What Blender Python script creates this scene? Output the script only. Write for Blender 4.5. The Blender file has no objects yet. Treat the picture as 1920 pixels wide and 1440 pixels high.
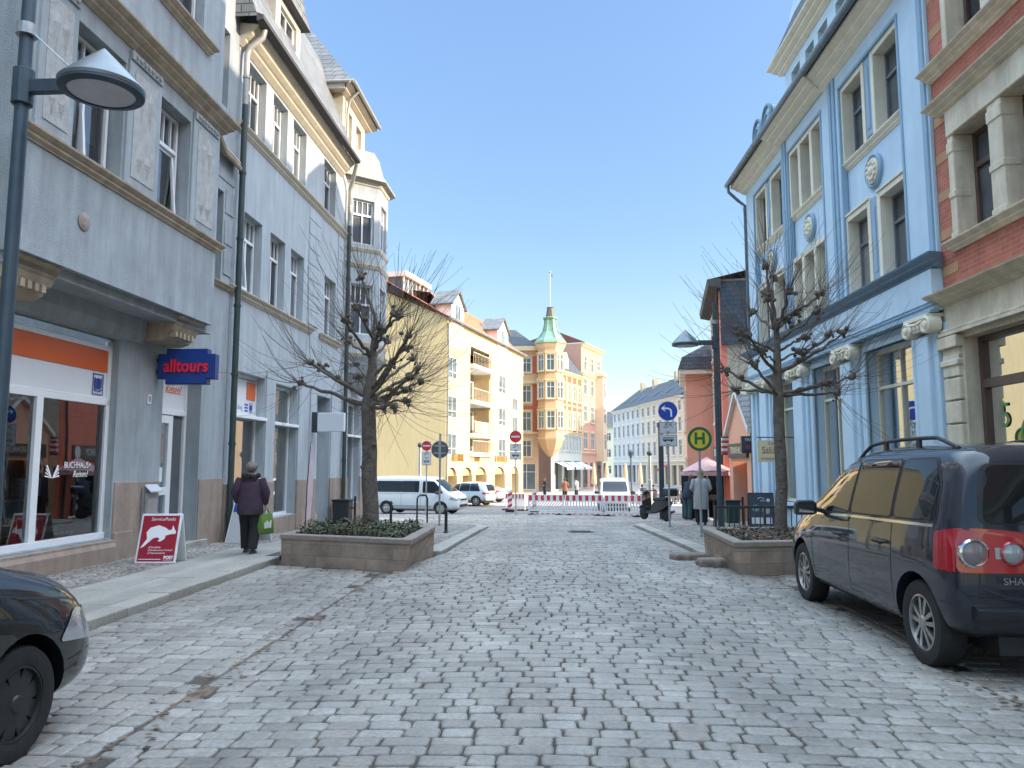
import bpy, bmesh, math, random
import numpy as np
from mathutils import Vector, Matrix
from mathutils.bvhtree import BVHTree

rad = math.radians
random.seed(11)
rng = np.random.default_rng(5)
scene = bpy.context.scene
COL = scene.collection


# ---------------------------------------------------------------- ground shape
def zg(y):
    """street level: flat near the camera, sinking gently towards the square"""
    if y < 12: return 0.0
    if y > 48: return -1.25
    t = (y - 12) / 36
    return -1.25 * (0.3 * (3 * t * t - 2 * t ** 3) + 0.7 * t)


# ---------------------------------------------------------------- materials
MATS = {}


def _nt(name):
    m = bpy.data.materials.new(name)
    m.use_nodes = True
    nt = m.node_tree
    b = nt.nodes['Principled BSDF']
    return m, nt, b


def N(nt, typ, **kw):
    n = nt.nodes.new(typ)
    for k, v in kw.items():
        if k in n.inputs: n.inputs[k].default_value = v
        else: setattr(n, k, v)
    return n


def rgb(c): return (c[0], c[1], c[2], 1.0)


def mat(name, c, rough=0.6, metal=0.0, var=0.0, scale=4.0, bump=0.0, bscale=60.0, spec=0.5, coat=0.0, streak=0.0,
        dirt=None, dirtamt=0.0, dirtscale=1.2):
    """principled paint with two octaves of tone variation, optional vertical streaks, blotches and a fine bump"""
    if name in MATS: return MATS[name]
    m, nt, b = _nt(name)
    b.inputs['Roughness'].default_value = rough
    b.inputs['Metallic'].default_value = metal
    b.inputs['Specular IOR Level'].default_value = spec
    b.inputs['Coat Weight'].default_value = coat
    b.inputs['Coat Roughness'].default_value = 0.03
    b.inputs['Base Color'].default_value = rgb(c)
    L = nt.links.new
    if var or bump or streak or dirtamt:
        tc = N(nt, 'ShaderNodeTexCoord')
        src = tc.outputs['Object']
    if var or streak or dirtamt:
        n1 = N(nt, 'ShaderNodeTexNoise', Scale=scale, Detail=8.0, Roughness=0.65)
        L(src, n1.inputs['Vector'])
        mx = N(nt, 'ShaderNodeMix', data_type='RGBA')
        mr = N(nt, 'ShaderNodeMapRange')
        mr.inputs['From Min'].default_value = 0.3; mr.inputs['From Max'].default_value = 0.7
        L(n1.outputs['Fac'], mr.inputs['Value'])
        L(mr.outputs['Result'], mx.inputs['Factor'])
        mx.inputs['A'].default_value = rgb([x * (1 - var) for x in c])
        mx.inputs['B'].default_value = rgb([min(1, x * (1 + var)) for x in c])
        out = mx.outputs['Result']
        if streak:
            mp = N(nt, 'ShaderNodeMapping')
            mp.inputs['Scale'].default_value = (3.0, 3.0, 0.35)
            L(src, mp.inputs['Vector'])
            n2 = N(nt, 'ShaderNodeTexNoise', Scale=1.6, Detail=5.0, Roughness=0.6)
            L(mp.outputs['Vector'], n2.inputs['Vector'])
            m2 = N(nt, 'ShaderNodeMapRange')
            m2.inputs['From Min'].default_value = 0.35; m2.inputs['From Max'].default_value = 0.7
            m2.inputs['To Min'].default_value = 1.0 - streak; m2.inputs['To Max'].default_value = 1.0 + streak * 0.4
            L(n2.outputs['Fac'], m2.inputs['Value'])
            mm = N(nt, 'ShaderNodeVectorMath', operation='SCALE')
            L(out, mm.inputs[0]); L(m2.outputs['Result'], mm.inputs['Scale'])
            out = mm.outputs[0]
        if dirtamt:
            n3 = N(nt, 'ShaderNodeTexNoise', Scale=dirtscale, Detail=10.0, Roughness=0.72)
            L(src, n3.inputs['Vector'])
            m3 = N(nt, 'ShaderNodeMapRange')
            m3.inputs['From Min'].default_value = 0.5; m3.inputs['From Max'].default_value = 0.72
            m3.inputs['To Max'].default_value = dirtamt
            L(n3.outputs['Fac'], m3.inputs['Value'])
            mx3 = N(nt, 'ShaderNodeMix', data_type='RGBA')
            L(m3.outputs['Result'], mx3.inputs['Factor']); L(out, mx3.inputs['A'])
            mx3.inputs['B'].default_value = rgb(dirt or (0.1, 0.08, 0.06))
            out = mx3.outputs['Result']
        L(out, b.inputs['Base Color'])
    if bump:
        nb = N(nt, 'ShaderNodeTexNoise', Scale=bscale, Detail=5.0)
        L(src, nb.inputs['Vector'])
        bp = N(nt, 'ShaderNodeBump', Strength=bump, Distance=0.02)
        L(nb.outputs['Fac'], bp.inputs['Height'])
        L(bp.outputs['Normal'], b.inputs['Normal'])
    MATS[name] = m
    return m


def mat_brick(name, c1, c2, mortar, bw=0.25, bh=0.077, swap=True, msize=0.012, rough=0.85, bump=0.5, var=0.3):
    if name in MATS: return MATS[name]
    m, nt, b = _nt(name)
    L = nt.links.new
    tc = N(nt, 'ShaderNodeTexCoord')
    sp = N(nt, 'ShaderNodeSeparateXYZ'); L(tc.outputs['Object'], sp.inputs[0])
    cb = N(nt, 'ShaderNodeCombineXYZ')
    ad = N(nt, 'ShaderNodeMath', operation='ADD'); L(sp.outputs['X'], ad.inputs[0]); L(sp.outputs['Y'], ad.inputs[1])
    L(ad.outputs[0], cb.inputs['X']); L(sp.outputs['Z' if swap else 'Y'], cb.inputs['Y'])
    br = N(nt, 'ShaderNodeTexBrick', Scale=1.0)
    br.inputs['Brick Width'].default_value = bw; br.inputs['Row Height'].default_value = bh
    br.inputs['Mortar Size'].default_value = msize; br.inputs['Mortar Smooth'].default_value = 0.3
    br.inputs['Color1'].default_value = rgb(c1); br.inputs['Color2'].default_value = rgb(c2); br.inputs['Mortar'].default_value = rgb(mortar)
    L(cb.outputs[0], br.inputs['Vector'])
    n1 = N(nt, 'ShaderNodeTexNoise', Scale=2.2, Detail=9.0, Roughness=0.7); L(tc.outputs['Object'], n1.inputs['Vector'])
    mr = N(nt, 'ShaderNodeMapRange')
    mr.inputs['From Min'].default_value = 0.3; mr.inputs['From Max'].default_value = 0.7
    mr.inputs['To Min'].default_value = 1 - var; mr.inputs['To Max'].default_value = 1 + var
    L(n1.outputs['Fac'], mr.inputs['Value'])
    sc = N(nt, 'ShaderNodeVectorMath', operation='SCALE'); L(br.outputs['Color'], sc.inputs[0]); L(mr.outputs['Result'], sc.inputs['Scale'])
    L(sc.outputs[0], b.inputs['Base Color'])
    b.inputs['Roughness'].default_value = rough
    bp = N(nt, 'ShaderNodeBump', Strength=bump, Distance=0.01, invert=True)
    L(br.outputs['Fac'], bp.inputs['Height']); L(bp.outputs['Normal'], b.inputs['Normal'])
    MATS[name] = m
    return m


def mat_glass(name, c=(0.02, 0.025, 0.03), wob=0.012, rough=0.02, spec=0.6, var=0.0):
    """dark glazing: a deep tinted body under a clear, slightly uneven reflecting surface"""
    if name in MATS: return MATS[name]
    m, nt, b = _nt(name)
    L = nt.links.new
    b.inputs['Base Color'].default_value = rgb(c); b.inputs['Roughness'].default_value = rough
    b.inputs['Specular IOR Level'].default_value = spec; b.inputs['IOR'].default_value = 1.52
    tc = N(nt, 'ShaderNodeTexCoord')
    nb = N(nt, 'ShaderNodeTexNoise', Scale=1.3, Detail=2.0); L(tc.outputs['Object'], nb.inputs['Vector'])
    bp = N(nt, 'ShaderNodeBump', Strength=wob * 8, Distance=0.05); L(nb.outputs['Fac'], bp.inputs['Height'])
    L(bp.outputs['Normal'], b.inputs['Normal'])
    if var:
        n1 = N(nt, 'ShaderNodeTexNoise', Scale=1.7, Detail=4.0); L(tc.outputs['Object'], n1.inputs['Vector'])
        mx = N(nt, 'ShaderNodeMix', data_type='RGBA'); L(n1.outputs['Fac'], mx.inputs['Factor'])
        mx.inputs['A'].default_value = rgb([x * (1 - var) for x in c]); mx.inputs['B'].default_value = rgb([x * (1 + var) for x in c])
        L(mx.outputs['Result'], b.inputs['Base Color'])
    MATS[name] = m
    return m


def mat_clear(name, tint=(0.85, 0.9, 0.9), boost=1.0, wob=0.01):
    """see-through pane: fresnel mix of mirror reflection and tinted transparency"""
    if name in MATS: return MATS[name]
    m, nt, b = _nt(name)
    L = nt.links.new
    nt.nodes.remove(b)
    out = nt.nodes['Material Output']
    fr = N(nt, 'ShaderNodeFresnel', IOR=1.6)
    mu = N(nt, 'ShaderNodeMath', operation='MULTIPLY_ADD', use_clamp=True)
    mu.inputs[1].default_value = boost; mu.inputs[2].default_value = 0.05
    L(fr.outputs[0], mu.inputs[0])
    tr = N(nt, 'ShaderNodeBsdfTransparent', Color=rgb(tint))
    gl = N(nt, 'ShaderNodeBsdfGlossy', Roughness=0.01)
    tc = N(nt, 'ShaderNodeTexCoord')
    nb = N(nt, 'ShaderNodeTexNoise', Scale=0.8, Detail=1.0); L(tc.outputs['Object'], nb.inputs['Vector'])
    bp = N(nt, 'ShaderNodeBump', Strength=wob * 8, Distance=0.05); L(nb.outputs['Fac'], bp.inputs['Height'])
    L(bp.outputs['Normal'], gl.inputs['Normal'])
    mx = N(nt, 'ShaderNodeMixShader'); L(mu.outputs[0], mx.inputs[0]); L(tr.outputs[0], mx.inputs[1]); L(gl.outputs[0], mx.inputs[2])
    L(mx.outputs[0], out.inputs['Surface'])
    MATS[name] = m
    return m


# ---------------------------------------------------------------- mesh builder
class MB:
    def __init__(self, s=1.0):
        self.v = []; self.f = []; self.m = []; self.s = s; self.cur = 0

    def add(self, verts, faces, mi=None):
        o = len(self.v); s = self.s
        self.v += [(p[0], p[1] * s, p[2]) for p in verts]
        self.f += [tuple(i + o for i in f) for f in faces]
        self.m += [self.cur if mi is None else mi] * len(faces)
        return self

    def box(self, x0, x1, y0, y1, z0, z1, mi=None):
        return self.add([(x0, y0, z0), (x1, y0, z0), (x1, y1, z0), (x0, y1, z0), (x0, y0, z1), (x1, y0, z1), (x1, y1, z1), (x0, y1, z1)],
                        [(0, 3, 2, 1), (4, 5, 6, 7), (0, 1, 5, 4), (1, 2, 6, 5), (2, 3, 7, 6), (3, 0, 4, 7)], mi)

    def quad(self, a, b, c, d, mi=None): return self.add([a, b, c, d], [(0, 1, 2, 3)], mi)

    def poly(self, pts, mi=None): return self.add(pts, [tuple(range(len(pts)))], mi)

    def profile(self, prof, u0, u1, mi=None, e0=0.0, e1=0.0):
        """profile of (w, z) points swept along u; e0/e1 grow the ends by the projection (mitred returns)"""
        n = len(prof)
        w0 = min(p[0] for p in prof)
        a = [(u0 - e0 * (p[0] - w0), p[0], p[1]) for p in prof]; b = [(u1 + e1 * (p[0] - w0), p[0], p[1]) for p in prof]
        fs = [(i, i + 1, n + i + 1, n + i) for i in range(n - 1)] + [(n - 1, 0, n, 2 * n - 1)]
        fs += [tuple(range(n))[::-1], tuple(range(n, 2 * n))]
        return self.add(a + b, fs, mi)

    def prism(self, pts, d, mi=None):
        """closed polygon (3-D points) pushed along vector d"""
        n = len(pts); d = Vector(d)
        q = [tuple(Vector(p) + d) for p in pts]
        fs = [tuple(range(n))[::-1], tuple(range(n, 2 * n))] + [(i, (i + 1) % n, n + (i + 1) % n, n + i) for i in range(n)]
        return self.add(list(pts) + q, fs, mi)

    def loft(self, rings, mi=None, cap=True):
        n = len(rings[0]); vs = [p for r in rings for p in r]; fs = []
        for k in range(len(rings) - 1):
            for i in range(n):
                j = (i + 1) % n
                fs.append((k * n + i, k * n + j, (k + 1) * n + j, (k + 1) * n + i))
        if cap:
            fs.append(tuple(range(n))[::-1]); fs.append(tuple(range((len(rings) - 1) * n, len(rings) * n)))
        return self.add(vs, fs, mi)

    def tube(self, pts, r, n=8, mi=None, cap=True):
        pts = [Vector(p) for p in pts]
        rr = r if isinstance(r, (list, tuple)) else [r] * len(pts)
        rings = []; up = None
        for i, p in enumerate(pts):
            t = (pts[min(i + 1, len(pts) - 1)] - pts[max(i - 1, 0)]).normalized()
            if up is None:
                up = Vector((0, 0, 1)) if abs(t.z) < 0.9 else Vector((1, 0, 0))
            a = t.cross(up).normalized(); up = a.cross(t).normalized()
            rings.append([tuple(p + (a * math.cos(2 * math.pi * k / n) + up * math.sin(2 * math.pi * k / n)) * rr[i]) for k in range(n)])
        return self.loft(rings, mi, cap)

    def lathe(self, prof, c=(0, 0, 0), n=20, mi=None, axis='z', cap=True):
        """profile of (radius, height) pairs turned about an axis through c"""
        rings = []
        for r, h in prof:
            ring = []
            for k in range(n):
                a = 2 * math.pi * k / n; x, y = r * math.cos(a), r * math.sin(a)
                if axis == 'z': p = (c[0] + x, c[1] + y, c[2] + h)
                elif axis == 'x': p = (c[0] + h, c[1] + x, c[2] + y)
                else: p = (c[0] + x, c[1] + h, c[2] + y)
                ring.append(p)
            rings.append(ring)
        return self.loft(rings, mi, cap)

    def disc(self, c, r, axis='y', n=24, t=0.01, mi=None):
        return self.lathe([(r, -t / 2), (r, t / 2)], c, n, mi, axis)

    def ball(self, c, r, n=12, k=8, mi=None):
        rx, ry, rz = r if isinstance(r, (tuple, list)) else (r, r, r)
        prof = [(math.sin(math.pi * i / k), -math.cos(math.pi * i / k)) for i in range(k + 1)]
        rings = [[(c[0] + rx * max(a, 1e-3) * math.cos(2 * math.pi * j / n), c[1] + ry * max(a, 1e-3) * math.sin(2 * math.pi * j / n), c[2] + rz * h)
                  for j in range(n)] for a, h in prof]
        return self.loft(rings, mi)

    def build(self, name, mats, parent=None, smooth=None, bevel=0.0, recalc=True, seg=1):
        me = bpy.data.meshes.new(name)
        me.from_pydata(self.v, [], self.f)
        if not isinstance(mats, (list, tuple)): mats = [mats]
        for mm in mats: me.materials.append(mm)
        if len(mats) > 1: me.polygons.foreach_set('material_index', self.m)
        if recalc:
            bm = bmesh.new(); bm.from_mesh(me)
            bmesh.ops.recalc_face_normals(bm, faces=bm.faces)
            bm.to_mesh(me); bm.free()
        if smooth is not None: shade(me, smooth)
        o = bpy.data.objects.new(name, me); COL.objects.link(o)
        if parent is not None: o.parent = parent
        if bevel:
            md = o.modifiers.new('bevel', 'BEVEL'); md.width = bevel; md.segments = seg; md.limit_method = 'ANGLE'; md.angle_limit = rad(40)
        return o


def shade(me, ang):
    """smooth shading with edges sharper than ang degrees kept crisp"""
    me.polygons.foreach_set('use_smooth', [True] * len(me.polygons))
    if ang < 180:
        bm = bmesh.new(); bm.from_mesh(me)
        for e in bm.edges:
            if len(e.link_faces) == 2 and e.calc_face_angle(0) > rad(ang): e.smooth = False
        bm.to_mesh(me); bm.free()
    me.update()


def tag(o, label=None, cat=None, group=None, kind=None):
    if label: o['label'] = label
    if cat: o['category'] = cat
    if group: o['group'] = group
    if kind: o['kind'] = kind
    return o


def empty(name, loc=(0, 0, 0), rz=0.0, label=None, cat=None, group=None):
    o = bpy.data.objects.new(name, None); COL.objects.link(o)
    o.location = loc; o.rotation_euler = (0, 0, rz); o.empty_display_size = 0.2
    return tag(o, label, cat, group)


def copy_tree(o, parent=None):
    c = o.copy(); COL.objects.link(c)
    if parent is not None: c.parent = parent
    for ch in list(o.children): copy_tree(ch, c)
    return c


def text(s, parent, loc, size, m, rot=(90, 0, 0), align='CENTER', ext=0.003, name='lettering', sx=1.0, shear=0.0, offset=0.0):
    cu = bpy.data.curves.new(name, 'FONT'); cu.body = s; cu.size = size; cu.align_x = align; cu.align_y = 'CENTER'
    cu.extrude = ext; cu.resolution_u = 4; cu.shear = shear; cu.offset = offset
    cu.materials.append(m)
    tmp = bpy.data.objects.new(name, cu); COL.objects.link(tmp)
    dg = bpy.context.evaluated_depsgraph_get()
    me = bpy.data.meshes.new_from_object(tmp.evaluated_get(dg)); me.name = name
    bpy.data.objects.remove(tmp); bpy.data.curves.remove(cu)
    if not me.materials: me.materials.append(m)
    o = bpy.data.objects.new(name, me); COL.objects.link(o)
    o.parent = parent; o.location = loc; o.rotation_euler = [rad(a) for a in rot]; o.scale = (sx, 1, 1)
    return o


# ---------------------------------------------------------------- facade kit (local: x along the street, y = s * outward, z up)
AL = math.atan(20 / 1420)
XL, XR = -6.95, 7.0


def wallL(u, w, z):
    return (XL + u * math.sin(AL) + w * math.cos(AL), u * math.cos(AL) - w * math.sin(AL), z)


def wallR(u, w, z):
    return (XR - u * math.sin(AL) - w * math.cos(AL), u * math.cos(AL) - w * math.sin(AL), z)


def wall_holes(mb, u0, u1, z0, z1, holes, w=0.0, d=0.25, mi=None):
    """flat wall at offset w with rectangular openings (a, b, c, e[, depth]) and their reveals"""
    us = sorted({u0, u1, *[min(max(h[i], u0), u1) for h in holes for i in (0, 1)]})
    zs = sorted({z0, z1, *[min(max(h[i], z0), z1) for h in holes for i in (2, 3)]})
    for i in range(len(us) - 1):
        z_start = None
        for j in range(len(zs) - 1):
            cu, cz = (us[i] + us[i + 1]) / 2, (zs[j] + zs[j + 1]) / 2
            inside = any(h[0] < cu < h[1] and h[2] < cz < h[3] for h in holes)
            if not inside:
                mb.quad((us[i], w, zs[j]), (us[i + 1], w, zs[j]), (us[i + 1], w, zs[j + 1]), (us[i], w, zs[j + 1]), mi)
    for h in holes:
        a, b, c, e = h[:4]; dd = h[4] if len(h) > 4 else d; k = w - dd
        mb.quad((a, w, c), (a, k, c), (a, k, e), (a, w, e), mi); mb.quad((b, w, c), (b, k, c), (b, k, e), (b, w, e), mi)
        mb.quad((a, w, e), (a, k, e), (b, k, e), (b, w, e), mi); mb.quad((a, w, c), (a, k, c), (b, k, c), (b, w, c), mi)
    return mb


def window(par, s, u0, u1, z0, z1, w, fm, gm, tz=None, low=(0.5,), up=(), ft=0.055, mt=0.045, sill=None, blind=None, name='window', dep=0.07, bars=(), open_leaf=None):
    """one window: frame mesh with a glass sub-part; low/up are relative mullion positions below/above the transom at tz"""
    mb = MB(s); du = u1 - u0; w0, w1 = w - dep, w
    mb.box(u0, u0 + ft, w0, w1, z0, z1); mb.box(u1 - ft, u1, w0, w1, z0, z1)
    mb.box(u0 + ft, u1 - ft, w0, w1, z0, z0 + ft); mb.box(u0 + ft, u1 - ft, w0, w1, z1 - ft, z1)
    zt = z1 - ft
    if tz is not None:
        mb.box(u0 + ft, u1 - ft, w0, w1 + 0.012, tz - mt * 0.7, tz + mt * 0.7); zt = tz - mt * 0.7
        for r in up:
            c = u0 + du * r; mb.box(c - mt * 0.3, c + mt * 0.3, w0 + 0.01, w1 - 0.005, tz + mt * 0.7, z1 - ft)
    for r in low:
        c = u0 + du * r; mb.box(c - mt / 2, c + mt / 2, w0 + 0.005, w1 + 0.006, z0 + ft, zt)
    for r in bars:
        c = z0 + (zt - z0) * r; mb.box(u0 + ft, u1 - ft, w0 + 0.01, w1 - 0.004, c - mt * 0.3, c + mt * 0.3)
    if open_leaf:   # a casement tilted inwards, its top edge leaning into the room
        a, b = u0 + du * open_leaf[0], u0 + du * open_leaf[1]
        for (p0, p1, q0, q1) in ((a, a + 0.05, 0, 1), (b - 0.05, b, 0, 1), (a + 0.05, b - 0.05, 0, 0.05), (a + 0.05, b - 0.05, 0.95, 1)):
            H = zt - z0 - ft
            mb.add([(p, w1 + 0.03 - q * 0.1 + k, z0 + ft + q * H) for q in (q0, q1) for p in (p0, p1) for k in (0, 0.04)],
                   [(0, 1, 3, 2), (4, 5, 7, 6), (0, 1, 5, 4), (2, 3, 7, 6), (0, 2, 6, 4), (1, 3, 7, 5)])
    f = mb.build(name, fm, par)
    p = MB(s); p.quad((u0 + ft * 0.5, w - dep * 0.6, z0 + ft * 0.5), (u1 - ft * 0.5, w - dep * 0.6, z0 + ft * 0.5), (u1 - ft * 0.5, w - dep * 0.6, z1 - ft * 0.5), (u0 + ft * 0.5, w - dep * 0.6, z1 - ft * 0.5))
    p.build('pane', gm, f, recalc=False)
    if blind:
        bm_, frac = blind; b = MB(s)
        zc = z1 - (z1 - z0) * frac
        b.quad((u0 + 0.03, w - dep - 0.08, zc), (u1 - 0.03, w - dep - 0.08, zc), (u1 - 0.03, w - dep - 0.08, z1), (u0 + 0.03, w - dep - 0.08, z1))
        b.build('blind', bm_, f, recalc=False)
    if sill:
        sm, sw, st, wo = sill; k = MB(s)
        k.profile([(wo - 0.02, z0 - st), (wo + sw, z0 - st + 0.015), (wo + sw, z0 - 0.02), (wo - 0.02, z0 + 0.004)], u0 - 0.06, u1 + 0.06)
        k.build('sill', sm, f)
    return f


def cornice(par, s, u0, u1, z0, z1, w, m, name='cornice', base=0.0, e0=0, e1=0, steps=3):
    """moulded string course growing outwards towards the top"""
    h = z1 - z0; pr = [(base - 0.03, z0), (base + 0.02, z0)]
    for i in range(steps):
        a = (i + 1) / steps
        pr += [(base + w * (i + 0.35) / steps, z0 + h * (i + 0.15) / steps), (base + w * a * 0.97, z0 + h * (i + 0.62) / steps), (base + w * a, z0 + h * (i + 0.95) / steps)]
    pr += [(base + w, z1 - 0.004), (base - 0.03, z1 + w * 0.12)]
    k = MB(s); k.profile(pr, u0, u1, e0=e0, e1=e1)
    return k.build(name, m, par)


# shared paints
M_WHITE = mat('white_pvc', (0.72, 0.74, 0.75), 0.35, var=0.03)
M_CREAM = mat('cream_trim', (0.56, 0.49, 0.38), 0.75, var=0.1, scale=3, bump=0.12, streak=0.12)
M_CREAMD = mat('old_cream_trim', (0.44, 0.37, 0.27), 0.8, var=0.16, scale=4, bump=0.2, streak=0.25)
M_GLASS = mat_glass('window_glass')
M_GLASSB = mat_glass('window_glass_pale', (0.09, 0.1, 0.11), var=0.5)
M_GLASSC = mat_glass('window_glass_curtained', (0.22, 0.22, 0.21), var=0.5)
M_CLEAR = mat_clear('shop_glass', (0.82, 0.87, 0.86), 2.2)
M_ZINC = mat('zinc', (0.32, 0.35, 0.36), 0.45, 0.7, var=0.15, scale=6)
M_PIPE = mat('dark_green_pipe', (0.035, 0.055, 0.05), 0.5, var=0.2)
M_PIPEL = mat('grey_pipe', (0.4, 0.39, 0.36), 0.5, 0.3, var=0.15)
M_BLACK = mat('black_metal', (0.016, 0.018, 0.02), 0.45, var=0.2, scale=20)
M_DARKGREY = mat('dark_grey_metal', (0.05, 0.06, 0.068), 0.4, 0.3, var=0.15, scale=8)
M_GALV = mat('galvanised_steel', (0.36, 0.38, 0.39), 0.45, 0.6, var=0.2, scale=12)
M_INT = mat('dim_interior', (0.06, 0.05, 0.045), 0.9, var=0.4, scale=1.5)
# ================================================================ GROUND
def camber(x, y):
    k = 1.0 if y < 12 else max(0.0, 1 - (y - 12) / 8)
    c = 0.055 * (1 - ((x - 0.3) / 2.6) ** 2) if -2.45 < x < 3.05 else (-0.008 if abs(x) < 5 else 0)
    return c * (0.35 + 0.65 * k)


def surf(x, y): return zg(y) + camber(x, y)


def mat_stone(name, cols, joint_dirt=0.25, rough=0.55, bump=0.35):
    m, nt, b = _nt(name)
    L = nt.links.new
    g = N(nt, 'ShaderNodeNewGeometry'); tc = N(nt, 'ShaderNodeTexCoord')
    rp = N(nt, 'ShaderNodeValToRGB'); rp.color_ramp.interpolation = 'LINEAR'
    el = rp.color_ramp.elements
    while len(el) < len(cols): el.new(0.5)
    for i, c in enumerate(cols): el[i].position = i / (len(cols) - 1); el[i].color = rgb(c)
    L(g.outputs['Random Per Island'], rp.inputs['Fac'])
    n1 = N(nt, 'ShaderNodeTexNoise', Scale=35.0, Detail=6.0, Roughness=0.7); L(tc.outputs['Object'], n1.inputs['Vector'])
    n2 = N(nt, 'ShaderNodeTexNoise', Scale=0.55, Detail=4.0, Roughness=0.6); L(tc.outputs['Object'], n2.inputs['Vector'])
    mr = N(nt, 'ShaderNodeMapRange'); mr.inputs['From Min'].default_value = 0.25; mr.inputs['From Max'].default_value = 0.75
    mr.inputs['To Min'].default_value = 0.6; mr.inputs['To Max'].default_value = 1.36
    L(n1.outputs['Fac'], mr.inputs['Value'])
    mr2 = N(nt, 'ShaderNodeMapRange'); mr2.inputs['From Min'].default_value = 0.3; mr2.inputs['From Max'].default_value = 0.7
    mr2.inputs['To Min'].default_value = 0.72; mr2.inputs['To Max'].default_value = 1.2
    L(n2.outputs['Fac'], mr2.inputs['Value'])
    mu = N(nt, 'ShaderNodeMath', operation='MULTIPLY'); L(mr.outputs[0], mu.inputs[0]); L(mr2.outputs[0], mu.inputs[1])
    mp = N(nt, 'ShaderNodeMapping'); mp.inputs['Scale'].default_value = (1.5, 0.11, 1.0); L(tc.outputs['Object'], mp.inputs['Vector'])
    n3 = N(nt, 'ShaderNodeTexNoise', Scale=1.1, Detail=6.0, Roughness=0.65); L(mp.outputs['Vector'], n3.inputs['Vector'])
    mr3 = N(nt, 'ShaderNodeMapRange'); mr3.inputs['From Min'].default_value = 0.32; mr3.inputs['From Max'].default_value = 0.68
    mr3.inputs['To Min'].default_value = 0.8; mr3.inputs['To Max'].default_value = 1.16; L(n3.outputs['Fac'], mr3.inputs['Value'])
    n4 = N(nt, 'ShaderNodeTexNoise', Scale=0.9, Detail=9.0, Roughness=0.75); L(tc.outputs['Object'], n4.inputs['Vector'])
    mr4 = N(nt, 'ShaderNodeMapRange'); mr4.inputs['From Min'].default_value = 0.58; mr4.inputs['From Max'].default_value = 0.72
    mr4.inputs['To Min'].default_value = 1.0; mr4.inputs['To Max'].default_value = 0.62; L(n4.outputs['Fac'], mr4.inputs['Value'])
    m34 = N(nt, 'ShaderNodeMath', operation='MULTIPLY'); L(mr3.outputs[0], m34.inputs[0]); L(mr4.outputs[0], m34.inputs[1])
    mu2 = N(nt, 'ShaderNodeMath', operation='MULTIPLY'); L(mu.outputs[0], mu2.inputs[0]); L(m34.outputs[0], mu2.inputs[1])
    sc = N(nt, 'ShaderNodeVectorMath', operation='SCALE'); L(rp.outputs['Color'], sc.inputs[0]); L(mu2.outputs[0], sc.inputs['Scale'])
    L(sc.outputs[0], b.inputs['Base Color'])
    rr = N(nt, 'ShaderNodeMapRange'); rr.inputs['To Min'].default_value = rough - 0.12; rr.inputs['To Max'].default_value = rough + 0.2
    L(n1.outputs['Fac'], rr.inputs['Value']); L(rr.outputs[0], b.inputs['Roughness'])
    bp = N(nt, 'ShaderNodeBump', Strength=bump, Distance=0.012); L(n1.outputs['Fac'], bp.inputs['Height']); L(bp.outputs['Normal'], b.inputs['Normal'])
    MATS[name] = m
    return m


STONE = mat_stone('granite_setts', [(0.205, 0.185, 0.16), (0.255, 0.235, 0.206), (0.3, 0.278, 0.246), (0.235, 0.217, 0.19), (0.275, 0.243, 0.205), (0.255, 0.238, 0.214), (0.33, 0.305, 0.27), (0.22, 0.202, 0.176)], rough=0.5)
STONE_S = mat_stone('small_setts', [(0.17, 0.15, 0.13), (0.25, 0.23, 0.2), (0.31, 0.28, 0.24), (0.22, 0.21, 0.19)], rough=0.6)
SLAB = mat_stone('granite_slabs', [(0.27, 0.26, 0.225), (0.34, 0.32, 0.28), (0.31, 0.295, 0.25), (0.37, 0.345, 0.3)], rough=0.62, bump=0.15)
JOINT = mat('joint_grit', (0.08, 0.068, 0.056), 0.95, var=0.4, scale=5, bump=0.6, bscale=90)
LEAFDIRT = mat('brown_gutter_litter', (0.17, 0.125, 0.095), 0.95, var=0.5, scale=9, bump=0.9, bscale=70)
ASPHALT = mat('asphalt', (0.11, 0.11, 0.11), 0.8, var=0.25, scale=1.4, bump=0.25, bscale=140, dirt=(0.2, 0.19, 0.18), dirtamt=0.5)
PAVING = mat_brick('pale_paving', (0.38, 0.35, 0.31), (0.34, 0.31, 0.27), (0.2, 0.18, 0.16), bw=0.6, bh=0.4, swap=False, msize=0.012, bump=0.2, var=0.18)


def sheet(name, x0, x1, ys, m, off=0.0, nx=1, f=None, parent=None):
    b = MB()
    xs = [x0 + (x1 - x0) * i / nx for i in range(nx + 1)]
    f = f or (lambda x, y: zg(y) + off)
    vs = [(x, y, f(x, y)) for y in ys for x in xs]; n = nx + 1
    fs = [(j * n + i, j * n + i + 1, (j + 1) * n + i + 1, (j + 1) * n + i) for j in range(len(ys) - 1) for i in range(nx)]
    b.add(vs, fs)
    return b.build(name, m, recalc=False)


YS = [-40, -20, -5] + [i for i in range(0, 52, 2)] + [60, 80, 120, 200, 400, 900]
tag(sheet('ground', -700, 700, YS, mat('ground_earth', (0.2, 0.185, 0.165), 0.9, var=0.25, scale=0.3), -0.09), kind='structure')
tag(sheet('cross_street', -70, 70, [38.2, 40, 42, 44, 46, 48, 52], ASPHALT, -0.02), kind='structure')
tag(sheet('town_square', -70, 70, [52, 56, 60, 80, 120, 200], PAVING, 0.004), kind='structure')

# jointing bed of the street
yr = [0.0 + 0.75 * i for i in range(52)]
tag(sheet('road', -7.4, 7.4, yr, JOINT, nx=60, f=lambda x, y: surf(x, y) - 0.012), kind='structure')
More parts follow.
